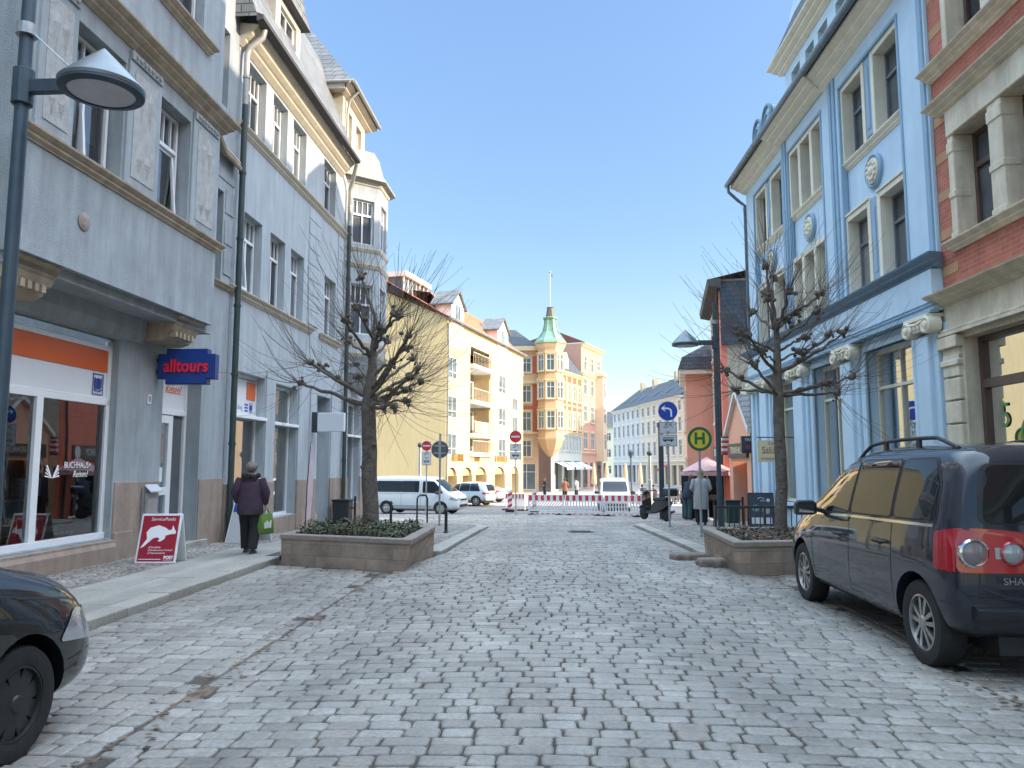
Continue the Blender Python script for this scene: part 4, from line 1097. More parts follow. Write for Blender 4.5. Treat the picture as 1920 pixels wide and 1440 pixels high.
for i, (a, c) in enumerate(wins):
    if i % 2 == 0:
        a2 = wins[i + 1][0]
        q = MB(S)
        q.box(a2 - .14, c + .14, -.31, .1, 7.075, 7.52)
        for (x0, x1) in ((a2 - .16, a2 + .005), (wins[i + 1][1] - .005, a + .005), (c - .005, c + .16)):
            q.box(x0, x1, -.31, .07, 5.28, 7.08); q.box(x0 - .012, x1 + .012, -.2, .088, 6.78, 6.98); q.box(x0 - .012, x1 + .012, -.2, .088, 6.0, 6.12); q.box(x0 - .012, x1 + .012, -.2, .088, 5.28, 5.42)
        ws = q.build('window_surround', SAND, K, bevel=.015)
        cornice(ws, S, a2 - .3, c + .3, 7.52, 7.72, .26, SAND, 'hood', .06, steps=3, e0=.7, e1=.7)
        cornice(ws, S, a2 - .22, c + .22, 5.12, 5.29, .16, SAND, 'sill', .02, steps=2, e0=.7, e1=.7)
        for (a_, c_) in ((a, c), wins[i + 1]):
            window(ws, S, a_ + .01, c_ - .01, 5.3, 7.08, -.26, BRWN, M_GLASS if i else M_GLASSB, tz=6.5, low=(.5,), up=(), ft=.08, mt=.07)
        q = MB(S); q.box(a2 - .14, c + .14, -.05, .055, 10.405, 10.7)
        for (x0, x1) in ((a2 - .14, a2 + .005), (wins[i + 1][1] - .005, a + .005), (c - .005, c + .14)): q.box(x0, x1, -.31, .06, 8.665, 10.6)
        ws2 = q.build('window_surround', SAND, K, bevel=.015)
        for (a_, c_) in ((a, c), wins[i + 1]): window(ws2, S, a_ + .01, c_ - .01, 8.66, 10.4, -.26, BRWN, M_GLASS, tz=9.9, low=(.5,), up=(), ft=.08, mt=.07)
cornice(K, S, U0, 13.3, 8.3, 8.5, .24, SAND, 'string_course', 0, steps=3, e1=.3)
cornice(K, S, U0, 13.3, 12.0, 12.5, .6, SAND, 'eaves_cornice', 0, steps=3, e1=.2)
# sandstone ground floor
g = MB(S)
gh = [(9.2, 12.74, .55, 3.64, .3), (5.0, 8.4, .55, 3.64, .3), (1.0, 4.2, .55, 3.64, .3), (-3, .2, .55, 3.64, .3)]
wall_holes(g, U0, U1, -.3, 4.3, gh, w=.02); g.build('shop_storey', SAND, K, recalc=False)
cornice(K, S, U0, 13.34, 4.26, 4.46, .3, SAND, 'shop_cornice', .02, steps=3, e1=.3)
q = MB(S)
for (z0, z1, ww) in ((3.72, 3.78, .14), (3.8, 3.84, .1)): q.box(U0, 13.3, .0, ww, z0, z1)
q.build('architrave', SAND, K, bevel=.005)
for u in (13.05, 8.8, 4.6, .6):
    q = MB(S); hw = .25 if u > 12 else .3
    z = -.1
    while z < 3.1: q.box(u - hw, u + hw, 0, .09, z, z + .36); z += .39
    q.box(u - hw - .03, u + hw + .03, 0, .12, 3.2, 3.3); q.box(u - hw, u + hw, 0, .08, 3.3, 3.5); q.box(u - hw - .05, u + hw + .05, 0, .15, 3.5, 3.7)
    q.build('rusticated_pilaster', SAND, K, bevel=.012)
YEL = mat('yellow_green_window_film', (.4, .42, .12), .35, var=.35, scale=1.3)
for i, (a, c, z0, z1, d) in enumerate(gh):
    wd = window(K, S, a + .02, c - .02, z0, z1, -.2, BRWN, M_CLEAR, tz=2.86, low=(.5,), up=(), ft=.09, mt=.1, name='shop_window', dep=.1)
    q = MB(S); q.quad((a, -.55, z0), (c, -.55, z0), (c, -.55, z1), (a, -.55, z1)); q.build('window_film', YEL if i == 0 else CURT, wd, recalc=False)
    if i == 0:
        GL = mat('green_letters', (.08, .22, .06), .4)
        for (x, y_, z, t_, sz, rr) in ((12.3, .238, 2.25, '5', .62, 180), (11.6, .238, 2.3, 'ANTIK', .36, 180)):
            pass
        text('5', wd, (12.2, -.24, 2.3), .55, GL, rot=(90, 0, 180), ext=.002)
        q = MB(S)
        for (dx, dz) in ((0, .16), (0, -.16), (.16, 0), (-.16, 0)): q.box(11.55 + dx - .04, 11.55 + dx + .04, -.25, -.245, 2.0 + dz - .1, 2.0 + dz + .1)
        q.lathe([(.3, 0), (.3, .004), (.24, .004), (.24, 0)], (11.55, -.25, 2.0), 24, axis='y', cap=False)
        q.build('emblem', GL, wd)
q = MB(S); q.box(U0, 13.2, .02, .12, -.3, .5); q.build('plinth', SAND, K, bevel=.01)
q = MB(S); q.add([(U0, .7, 12.5), (13.35, .7, 12.5), (13.35, -5, 16.8), (U0, -5, 16.8), (U0, -10, 12.4), (13.35, -10, 12.4)], [(0, 1, 2, 3), (3, 2, 5, 4), (1, 5, 2)]); q.build('roof', RTILE, K, recalc=False)
# ================================================================ FAR BUILDINGS
_winc = {}
def far_window(par, s, u, z, wd, ht, wv, fm, gm, sill=None, name='window', cross=.5, tz=.68, rec=.1):
    """small window, lower left corner at (u, z) on the wall plane wv; copies share their meshes"""
    key = (s, round(wd, 2), round(ht, 2), fm.name, gm.name, sill.name if sill else '', cross, tz, rec)
    if key not in _winc:
        q = MB(s); t = .06
        q.box(0, t, -rec, -.02, 0, ht); q.box(wd - t, wd, -rec, -.02, 0, ht); q.box(t, wd - t, -rec, -.02, 0, t); q.box(t, wd - t, -rec, -.02, ht - t, ht)
        if cross: q.box(wd * cross - t / 2, wd * cross + t / 2, -rec, -.025, t, ht - t)
        if tz: q.box(t, wd - t, -rec, -.022, ht * tz - t / 2, ht * tz + t / 2)
        if sill:
            q.box(-.1, wd + .1, -.02, .1, -.12, 0, 1); q.box(-.12, 0, -.02, .05, 0, ht + .12, 1); q.box(wd, wd + .12, -.02, .05, 0, ht + .12, 1); q.box(-.16, wd + .16, -.02, .09, ht + .12, ht + .24, 1); q.box(0, wd, -.02, .05, ht, ht + .12, 1)
        f = q.build(name, [fm, sill or fm], None)
        p = MB(s); p.quad((.03, -rec * .75, .03), (wd - .03, -rec * .75, .03), (wd - .03, -rec * .75, ht - .03), (.03, -rec * .75, ht - .03))
        g = p.build('pane', gm, f, recalc=False)
        _winc[key] = f; o = f
    else:
        o = copy_tree(_winc[key])
    o.parent = par; o.location = (u, s * wv, z)
    return o


def shell(par, s, u0, u1, z0, z1, holes, m, dep=9, w=0.0, d=.16, back=True):
    q = MB(s); wall_holes(q, u0, u1, z0, z1, holes, w=w, d=d)
    for u in (u0, u1): q.quad((u, w, z0), (u, w - dep, z0), (u, w - dep, z1), (u, w, z1))
    if back: q.quad((u0, w - dep, z0), (u1, w - dep, z0), (u1, w - dep, z1), (u0, w - dep, z1))
    return q.build('wall', m, par, recalc=False)


YELL = mat('yellow_render', (0.68, 0.53, 0.28), 0.85, var=0.04, scale=.8, bump=.1, streak=.06)
YELP = mat('pale_yellow_render', (0.8, 0.68, 0.4), 0.85, var=0.04, scale=.8)
WHR = mat('white_render', (0.8, 0.77, 0.7), 0.85, var=0.04, scale=.8)
TILE = mat_brick('orange_tiles', (0.6, 0.2, 0.08), (0.5, 0.15, 0.07), (0.2, 0.07, 0.04), bw=0.3, bh=0.3, msize=0.03, bump=.8, var=.15)
GLS = mat_glass('pale_glazing', (.12, .15, .16), var=.4)
ORN2 = mat('orange_render', (0.62, 0.42, 0.22), .85, var=.06, scale=1)
LET_B = mat('ochre_letters', (.3, .17, .05), .5)

# ---------------------------------------------------------------- yellow apartment house
a = rad(13.6); Y0 = (-7.75, 55.0); s = -1.0
Y = empty('apartment_house', (Y0[0], Y0[1], -1.25), rad(90) - a, 'pale yellow apartment house with recessed balconies, orange tiled roof and glass penthouse', 'building')
def upx(px, P0=Y0, ang=a, right=False):
    k = (px - 1035) / 1420
    return (k * P0[1] - P0[0]) / (math.sin(ang) - k * math.cos(ang))
Zb = 1.25      # ground offset: local z = world z + 1.25
c1 = (upx(839), upx(856)); bal = (upx(881), upx(920)); c2 = (upx(936), upx(949)); c3 = (upx(962), upx(971)); ue = upx(981)
rows = [(2.25, 3.87), (5.05, 6.66), (8.0, 9.6)]
holes = []
for (z0, z1) in rows:
    holes += [(c1[0], c1[1], z0 + Zb, z1 + Zb), (c2[0], c2[1], z0 + Zb, z1 + Zb)]
for (z0, z1) in ((4.0, 6.1), (6.9, 7.9)): holes.append((c3[0], c3[1], z0 + Zb - .2, z1 + Zb))
holes.append((bal[0], bal[1], 3.6, 11.6, 1.6))
arch = [(upx(838) , upx(856)), (upx(865), upx(885)), (upx(890), upx(912)), (upx(926), upx(946)), (upx(958), upx(972))]
for (u0, u1) in arch: holes.append((u0, u1, .1, 2.6, 1.2))
q = MB(s); wall_holes(q, 0, ue, -.3, 11.6, holes, d=.14); wall_holes(q, 0, ue, 11.6, 13.65, [(bal[0], bal[1], 11.6, 12.3, 1.6)], w=0.03, mi=1)
q.quad((ue, 0, 0), (ue, -12, 0), (ue, -12, 13.6), (ue, 0, 13.6))
gd = Vector((-math.cos(.03), math.sin(.03)))      # gable runs to the left, turned slightly towards the sun
ang_ = -(rad(90) - a); gl = Vector((gd.x * math.cos(ang_) - gd.y * math.sin(ang_), gd.x * math.sin(ang_) + gd.y * math.cos(ang_)))
gp = lambda t, z: (gl.x * t, s * gl.y * t, z)
q.poly([gp(0, -.3), gp(14, -.3), gp(14, 13.65), gp(8.5, 17.4), gp(0, 13.65)])
q.build('wall', [YELL, YELP], Y, recalc=False)
for (z0, z1) in rows:
    far_window(Y, s, c1[0], z0 + Zb, c1[1] - c1[0], z1 - z0, 0, M_WHITE, GLS, tz=.3); far_window(Y, s, c2[0], z0 + Zb, c2[1] - c2[0], z1 - z0, 0, M_WHITE, GLS, tz=.3)
for (z0, z1) in ((4.0, 6.1), (6.9, 7.9)): far_window(Y, s, c3[0], z0 + Zb - .2, c3[1] - c3[0], z1 - z0 + .2, 0, M_WHITE, GLS, tz=0)
bw_ = bal[1] - bal[0]
for i, z in enumerate((3.6, 5.25, 7.9, 10.6)):
    z = (3.55, 4.9, 7.6, 10.3)[i] if False else (2.2, 3.75 + .0, 6.4, 9.3)[i] + Zb
    b_ = MB(s); b_.box(bal[0] - .05, bal[1] + .05, -1.5, .35, z, z + .3); blc = b_.build('balcony', WHR, Y)
    r = MB(s)
    for k in range(15): r.box(bal[0] + bw_ * k / 14 - .015, bal[0] + bw_ * k / 14 + .015, .28, .31, z + .3, z + 1.25)
    r.box(bal[0], bal[1], .27, .32, z + 1.22, z + 1.28); r.build('railing', mat('pale_rail', (.6, .5, .38), .5), blc)
    r = MB(s); r.box(bal[0] + .3, bal[1] - .2, -1.52, -1.45, z + .3, z + 2.3); dr = r.build('balcony_door', M_WHITE, Y)
    r = MB(s)
    for k in range(2): r.quad((bal[0] + .45 + k * (bw_ - .7) / 2, -1.44, z + .5), (bal[0] + .45 + (k + .85) * (bw_ - .7) / 2, -1.44, z + .5), (bal[0] + .45 + (k + .85) * (bw_ - .7) / 2, -1.44, z + 2.2), (bal[0] + .45 + k * (bw_ - .7) / 2, -1.44, z + 2.2))
    r.build('pane', GLS, dr, recalc=False)
    r = MB(s); r.box(bal[1] - .25, bal[1] - .02, -1.4, -.05, z + .3, z + 2.45); r.build('orange_screen', ORN2, Y)
    if i == 1:
        r = MB(s)
        for (k0, k1, mi) in ((.05, .33, 0), (.36, .66, 1), (.7, .95, 0)): r.box(bal[0] + bw_ * k0, bal[0] + bw_ * k1, .315, .33, z + .38, z + 1.2, mi)
        r.build('balcony_panel', [ORN2, WHR], blc)
for (u0, u1) in arch:      # arched shop openings
    q = MB(s); n = 10; pts = []
    r_ = (u1 - u0) / 2; ucn = (u0 + u1) / 2; zs = 2.0
    arc = [(ucn + r_ * math.cos(t), 0.012, zs + .6 * math.sin(t)) for t in [math.pi * i / n for i in range(n + 1)]]
    q.poly([(u1, .012, zs)] + [(u1, .012, 2.75), (u0, .012, 2.75), (u0, .012, zs)] + arc[::-1]) if False else None
    for i in range(n):
        p, p2 = arc[i], arc[i + 1]; q.quad(p, (p[0], .012, 2.7), (p2[0], .012, 2.7), p2)
    for sgn_ in (u0 - .22, u1): q.box(sgn_, sgn_ + .22, -.0, .1, -.2, 2.0, 0)
    q.build('arch', YELP, Y, recalc=False)
    q = MB(s); q.quad((u0, -1.15, .1), (u1, -1.15, .1), (u1, -1.15, 2.6), (u0, -1.15, 2.6)); q.box((u0 + u1) / 2 - .05, (u0 + u1) / 2 + .05, -1.14, -1.05, .1, 2.6, 1); q.box(u0, u1, -1.1, -.2, 1.95, 2.5, 2)
    q.build('shopfront', [M_GLASSC, M_WHITE, ORN2], Y)
# ochre shop lettering, too far away to read: separate upright characters
for (p0, p1, n, h) in ((846, 870, 7, .55), (889, 899, 3, .8), (928, 952, 6, .5)):
    q = MB(s); ua, ub = upx(p0), upx(p1)
    for i in range(n):
        x = ua + (ub - ua) * i / n; wl = (ub - ua) / n * .7; st = wl * .28
        z = 3.05; k = (i * 7 + n) % 5
        q.box(x, x + st, .05, .1, z, z + h)
        if k in (0, 2, 3): q.box(x + wl - st, x + wl, .05, .1, z, z + h)
        if k in (0, 1, 4): q.box(x + st, x + wl, .05, .1, z + h - st * .7, z + h)
        if k in (1, 2, 4): q.box(x + st, x + wl, .05, .1, z, z + st * .7)
        q.box(x + st, x + wl - st, .05, .1, z + h * .45, z + h * .45 + st * .7)
    q.build('shop_letters', LET_B, Y)
# roof, dormers, penthouse
q = MB(s)
q.add([(-.3, .35, 13.6), (ue + .2, .35, 13.6), (ue + .2, -5.5, 17.1), (-.3, -5.5, 17.1), (-.3, -12, 13.6), (ue + .2, -12, 13.6)], [(0, 1, 2, 3), (3, 2, 5, 4)])
q.poly([tuple(Vector(gp(-.3, 13.7)) + Vector((-.25, 0, 0))), tuple(Vector(gp(8.5, 17.5)) + Vector((-.25, 0, 0))), tuple(Vector(gp(8.5, 17.5)) + Vector((2.5, 0, 0))), tuple(Vector(gp(-.3, 13.7)) + Vector((2.5, 0, 0)))])
rf = q.build('roof', TILE, Y, recalc=False)
q = MB(s); q.add([(upx(862), -.35, 13.85), (ue + .1, -.35, 13.85), (ue + .1, -2.6, 16.4), (upx(862), -2.6, 16.4), (upx(862), -6, 17.0), (ue + .1, -6, 17.0)], [(0, 1, 2, 3), (3, 2, 5, 4)]); q.build('upper_roof', TILE, Y, recalc=False)
q = MB(s); q.tube([(-.3, .4, 13.62), (ue, .4, 13.62)], .1, 8); q.tube([(.12, .4, 13.6), (.12, .12, 13.2), (.12, .1, 0)], .07, 8); q.build('gutter', M_GALV, Y, smooth=60)
for (p0, p1) in ((842, 866), (931, 951)):
    u0, u1 = upx(p0), upx(p1); um = (u0 + u1) / 2
    q = MB(s); q.prism([(u0, .1, 13.3), (u1, .1, 13.3), (u1, .1, 14.9), (um, .1, 15.9), (u0, .1, 14.9)], (0, -1.3, 0)); dm = q.build('dormer', WHR, Y)
    q = MB(s)
    for (A_, B_) in (((u0 - .2, 14.75), (um, 16.05)), ((u1 + .2, 14.75), (um, 16.05))): q.add([(A_[0], .3, A_[1]), (B_[0], .3, B_[1]), (B_[0], -1.6, B_[1]), (A_[0], -1.6, A_[1]), (A_[0], .3, A_[1] + .14), (B_[0], .3, B_[1] + .14), (B_[0], -1.6, B_[1] + .14), (A_[0], -1.6, A_[1] + .14)], [(0, 1, 2, 3), (4, 7, 6, 5), (0, 4, 5, 1), (1, 5, 6, 2), (2, 6, 7, 3), (3, 7, 4, 0)])
    q.build('dormer_roof', SLATE, dm)
    far_window(dm, s, um - .6, 13.5, 1.2, 1.5, .14, M_WHITE, GLS, tz=0, rec=.05)
for (u0, u1, w0, w1, z0, z1) in ((1.0, 5.6, -8, -4.0, 15.0, 17.7), (6.6, 9.6, -7, -3.4, 14.9, 17.0)):
    q = MB(s); q.box(u0, u1, w0, w1, z0, z1 - .4); ph = q.build('penthouse', GLS, Y)
    q = MB(s); q.box(u0 - .2, u1 + .2, w0, w1 + .3, z1 - .4, z1)
    n = 6
    for k in range(n + 1): q.box(u0 + (u1 - u0) * k / n - .05, u0 + (u1 - u0) * k / n + .05, w1, w1 + .06, z0, z1 - .4)
    for k in range(4): q.box(u0 - .05, u0, w0 + (w1 - w0) * k / 3 - .05, w0 + (w1 - w0) * k / 3 + .05, z0, z1 - .4)
    q.build('fascia', WHR, ph)
    q = MB(s)
    for k in range(9): q.box(u0 + (u1 - u0) * k / 8 - .02, u0 + (u1 - u0) * k / 8 + .02, w1 + .9, w1 + .94, z0 - .9, z0 + .5)
    q.box(u0, u1, w1 + .89, w1 + .95, z0 + .45, z0 + .5); q.build('railing', M_GALV, ph)

# ---------------------------------------------------------------- corner house with the copper turret
TAN = mat('tan_render', (0.66, 0.45, 0.28), .85, var=.06, scale=.8, streak=.08)
TANP = mat('pale_tan_stone', (0.72, 0.58, 0.36), .85, var=.08, scale=1)
REDB = mat_brick('far_red_brick', (0.52, 0.13, 0.07), (0.45, 0.1, 0.06), (0.5, 0.22, 0.15), bw=.25, bh=.08, var=.15)
COPPER = mat('copper_green', (0.24, 0.42, 0.3), .6, var=.14, scale=2, streak=.2)
CAFE = mat('pale_grey_green_stone', (.5, .53, .49), .8, var=.06, scale=1)
T0 = (-0.1, 79.0); aT = rad(21); s = -1.0
T = empty('corner_house', (T0[0], T0[1], -1.25), rad(90) - aT, 'tan and red brick corner house with a green copper turret roof and flagpole', 'building')
uT = lambda px: upx(px, T0, aT)
ut = uT(1091)
hs = []; wl_ = []
n = 5; up_ = (ut - 1.2) / n
for r_, (z0, z1) in enumerate(((6.7, 8.5), (9.9, 11.6))):
    for i in range(n): wl_.append((1.2 + up_ * (i + .28), z0, up_ * .44, z1 - z0))
for i in range(8): wl_.append((1.0 + (ut - 1.2) * (i + .2) / 8, 4.3, (ut - 1.2) / 8 * .55, 1.6))
holes = [(u, u + wd_, z, z + h, .14) for u, z, wd_, h in wl_]
gsh = [(1.2, 3.2, .2, 3.2, .5), (4.0, 6.4, .2, 3.2, .5), (7.2, 9.4, .2, 3.2, .5)]
q = MB(s); wall_holes(q, 0, ut, 6.3, 12.9, holes, mi=0); wall_holes(q, 0, ut, -.3, 6.3, holes + gsh, mi=1); q.build('wall', [REDB, CAFE], T, recalc=False)
for j, (u, z, wd_, h) in enumerate(wl_): far_window(T, s, u, z, wd_, h, 0, M_WHITE, GLS, TANP if z > 5 else CAFE)
for g_ in gsh:
    q = MB(s); q.quad((g_[0], -.45, .2), (g_[1], -.45, .2), (g_[1], -.45, 3.2), (g_[0], -.45, 3.2)); q.build('shopfront', M_GLASSB, T, recalc=False)
    q = MB(s); q.add([(g_[0] - .2, .0, 3.1), (g_[1] + .2, .0, 3.1), (g_[1] + .2, 1.4, 2.5), (g_[0] - .2, 1.4, 2.5), (g_[1] + .2, 1.4, 2.25), (g_[0] - .2, 1.4, 2.25)], [(0, 1, 2, 3), (3, 2, 4, 5)]); q.build('awning', mat('pale_awning', (.62, .64, .62), .8), T, recalc=False)
for (z0, z1, wv) in ((6.1, 6.4, .2), (12.5, 12.95, .45), (9.2, 9.4, .15)): cornice(T, s, 0, ut, z0, z1, wv, TANP, 'string_course', 0, steps=2)
q = MB(s)
for i in range(n + 1): q.box(1.2 + up_ * i - .16, 1.2 + up_ * i + .16, 0, .09, 6.4, 12.5)
q.build('pilaster_strips', TANP, T)
q = MB(s); q.add([(-.2, .4, 12.95), (ut, .4, 12.95), (ut, -1.4, 15.4), (-.2, -1.4, 15.4), (ut, -7, 16.2), (-.2, -7, 16.2)], [(0, 1, 2, 3), (3, 2, 4, 5)]); q.build('roof', DSLATE, T, recalc=False)
for u in (2.0, 4.7):
    q = MB(s); q.prism([(u - .65, .1, 12.95), (u + .65, .1, 12.95), (u + .65, .1, 14.4), (u, .1, 15.2), (u - .65, .1, 14.4)], (0, -1.6, 0)); dm = q.build('dormer', TANP, T); far_window(dm, s, u - .35, 13.2, .7, 1.2, .12, M_WHITE, GLS, tz=0, rec=.04)
# wing facing the street (turned towards the camera)
W2 = empty('wing', (0, 0, 0)); W2.parent = T; W2.rotation_euler = (0, 0, -(rad(90) - aT))
q = MB(1); hw = [(-1.75, -.75, 11.6 + .9, 14.0), (-1.75, -.75, 9.3, 11.1), (-1.75, -.75, 6.3, 8.3), (-1.75, -.75, 3.6, 5.3), (-2.2, -.3, .2, 2.9), (-5.2, -4.2, 9.3, 11.1), (-5.2, -4.2, 6.3, 8.3)]
tmp = MB(1); wall_holes(tmp, -9, 0, -.3, 15.2, hw, w=0, d=.16)
q.add([(v[0] - 1.3, -v[1] + .5, v[2]) for v in tmp.v], tmp.f)
q.build('wing_wall', TAN, W2, recalc=False)
for i, h in enumerate(hw):
    f = far_window(W2, -1.0, h[0] - 1.3, h[2], h[1] - h[0], h[3] - h[2], -.5, M_WHITE, GLS, TANP if i != 4 else None)
q = MB(1)
for (x0, x1, z0, z1) in ((-1.9, -1.35, 6.2, 8.28), (-1.9, -1.35, 8.97, 11.2), (-1.9, -1.35, 12.4, 14.2), (-5, -1.35, 8.3, 8.95)): q = MB(1); q.box(x0, x1, .46, .5, z0, z1); q.build('brick_panel', REDB, W2)
q = MB(1)
for (z0, z1, d_) in ((6.0, 6.2, .15), (11.3, 11.6, .2), (14.8, 15.25, .35)): q = MB(1); q.box(-10.3, -1.25, .5 - d_, .52, z0, z1); q.build('string_course', TANP, W2)
q = MB(1); q.add([(-10.3, .2, 15.2), (-1.3, .2, 15.2), (-1.3, 8, 15.2), (-10.3, 8, 15.2), (-3.8, 2.5, 17.4), (-8, 2.5, 17.4)], [(0, 1, 4, 5), (1, 2, 4), (2, 3, 5, 4), (3, 0, 5)]); q.build('wing_roof', DSLATE, W2)
# turret
def ring8(r, z, ph=22.5, c=(0, .2)): return [(c[0] + r * math.cos(rad(45 * k + ph)), c[1] + r * math.sin(rad(45 * k + ph)), z) for k in range(8)]
R8 = 1.42
q = MB(1); q.loft([ring8(R8, 5.4), ring8(R8, 15.1)]); q.loft([ring8(.3, 3.6), ring8(1.0, 4.4), ring8(R8 + .08, 5.4)]); tw = q.build('turret', TAN, W2)
q = MB(1)
for (z0, z1, g_) in ((5.3, 5.6, .14), (8.55, 8.8, .1), (11.4, 11.8, .18), (14.8, 15.3, .3), (15.3, 15.4, .34)): q = MB(1); q.loft([ring8(R8 + .02, z0), ring8(R8 + g_, z1)]); q.build('string_course', TANP, tw)
for ang2 in (-90, -45, -135, 0):
    for (z0, h) in ((6.5, 1.8), (9.6, 1.75), (12.5, 1.7)):
        f = far_window(tw, -1.0, 0, 0, .84, h, 0, M_WHITE, GLS, TANP)
        ap = R8 * math.cos(rad(22.5)); t_ = rad(ang2); nx, ny = math.cos(t_), math.sin(t_)
        f.rotation_euler = (0, 0, t_ + rad(90)); f.location = (nx * (ap + .1) - math.cos(t_ + rad(90)) * .42, .2 + ny * (ap + .1) - math.sin(t_ + rad(90)) * .42, z0)
q = MB(1); q.loft([ring8(R8 + .38, 15.4), ring8(R8 + .3, 15.65), ring8(R8 * .95, 16.0), ring8(.85, 16.7), ring8(.66, 17.5), ring8(.62, 18.1)])
q.loft([ring8(.78, 18.1), ring8(.82, 18.25), ring8(.5, 18.35)])
for k in range(8):
    pr = [(R8 + .4, 15.42), (R8 * .97, 16.02), (.88, 16.72), (.69, 17.5), (.65, 18.1)]
    q.tube([(r * math.cos(rad(45 * k + 22.5)), .2 + r * math.sin(rad(45 * k + 22.5)), z) for r, z in pr], .05, 5)
q.build('copper_roof', COPPER, tw)
q = MB(1); q.loft([ring8(.5, 18.35), ring8(.36, 19.3), ring8(.42, 19.35), ring8(.1, 19.45)]); q.build('lantern', mat('dark_lantern', (.12, .11, .08), .6), tw)
q = MB(1); q.tube([(0, .2, 19.4), (0, .2, 23.2)], .045, 6); q.ball((0, .2, 23.2), .12); q.box(-.02, .3, .19, .21, 22.7, 23.0); q.build('flagpole', M_GALV, tw)

# ---------------------------------------------------------------- pink house beyond
PINK = mat('salmon_render', (0.62, 0.34, 0.25), .85, var=.06, scale=.8)
PINKP = mat('cream_salmon', (0.72, 0.55, 0.38), .85, var=.06, scale=.8)
Pp = (T0[0] + ut * math.sin(aT), T0[1] + ut * math.cos(aT))
P_ = empty('pink_house', (Pp[0], Pp[1], -1.25), rad(90) - aT, 'salmon pink house with a dark red roof beyond the turret corner house', 'building')
uP = upx(1129, Pp, aT); n = max(3, round(uP / 2.3)); st = uP / n
wl_ = [(st * (i + .25), z, st * .5, h) for i in range(n) for z, h in ((4.6, 1.9), (7.8, 1.9), (11.0, 1.9), (13.9, 1.7))]
shell(P_, s, .02, uP, -.3, 17.0, [(u, u + w_, z, z + h, .14) for u, z, w_, h in wl_], PINK, dep=9)
for u, z, w_, h in wl_: far_window(P_, s, u, z, w_, h, 0, M_WHITE, GLS, PINKP)
for (z0, z1, wv) in ((3.9, 4.2, .2), (13.2, 13.5, .3), (16.6, 17.1, .5)): cornice(P_, s, 0, uP, z0, z1, wv, PINKP, 'string_course', 0, steps=2)
q = MB(s); q.add([(0, .5, 17.1), (uP + .3, .5, 17.1), (uP + .3, -3, 18.6), (0, -3, 18.6)], [(0, 1, 2, 3)]); q.add([(0, .5, 17.1), (0, -3, 18.6), (0, -9, 17.1)], [(0, 1, 2)]); q.build('roof', mat('dark_red_roof', (.25, .08, .06), .7, var=.15, scale=3), P_, recalc=False)
q = MB(s); q.loft([[(uP - 2.7, 0, z), (uP - 2.4, .9, z), (uP - .9, .9, z), (uP - .6, 0, z)] for z in (3.2, 13.6)]); orp = q.build('oriel', PINKP, P_)
for z in (4.6, 7.8, 11.0): far_window(orp, s, uP - 2.1, z, .9, 1.9, .93, M_WHITE, GLS, rec=.04)
q = MB(s); q.loft([[(uP - 2.9, 0, z), (uP - 2.5, 1.1 * k, z), (uP - .8, 1.1 * k, z), (uP - .4, 0, z)] for z, k in ((13.6, 1), (13.9, 1), (14.4, .3))]); q.build('oriel_roof', TANP, orp)
q = MB(s)
for k in range(4): q.box(st * k + .3, st * k + 1.8, -.02, .03, .2, 3.0)
q.build('shopfront', M_GLASSB, P_)

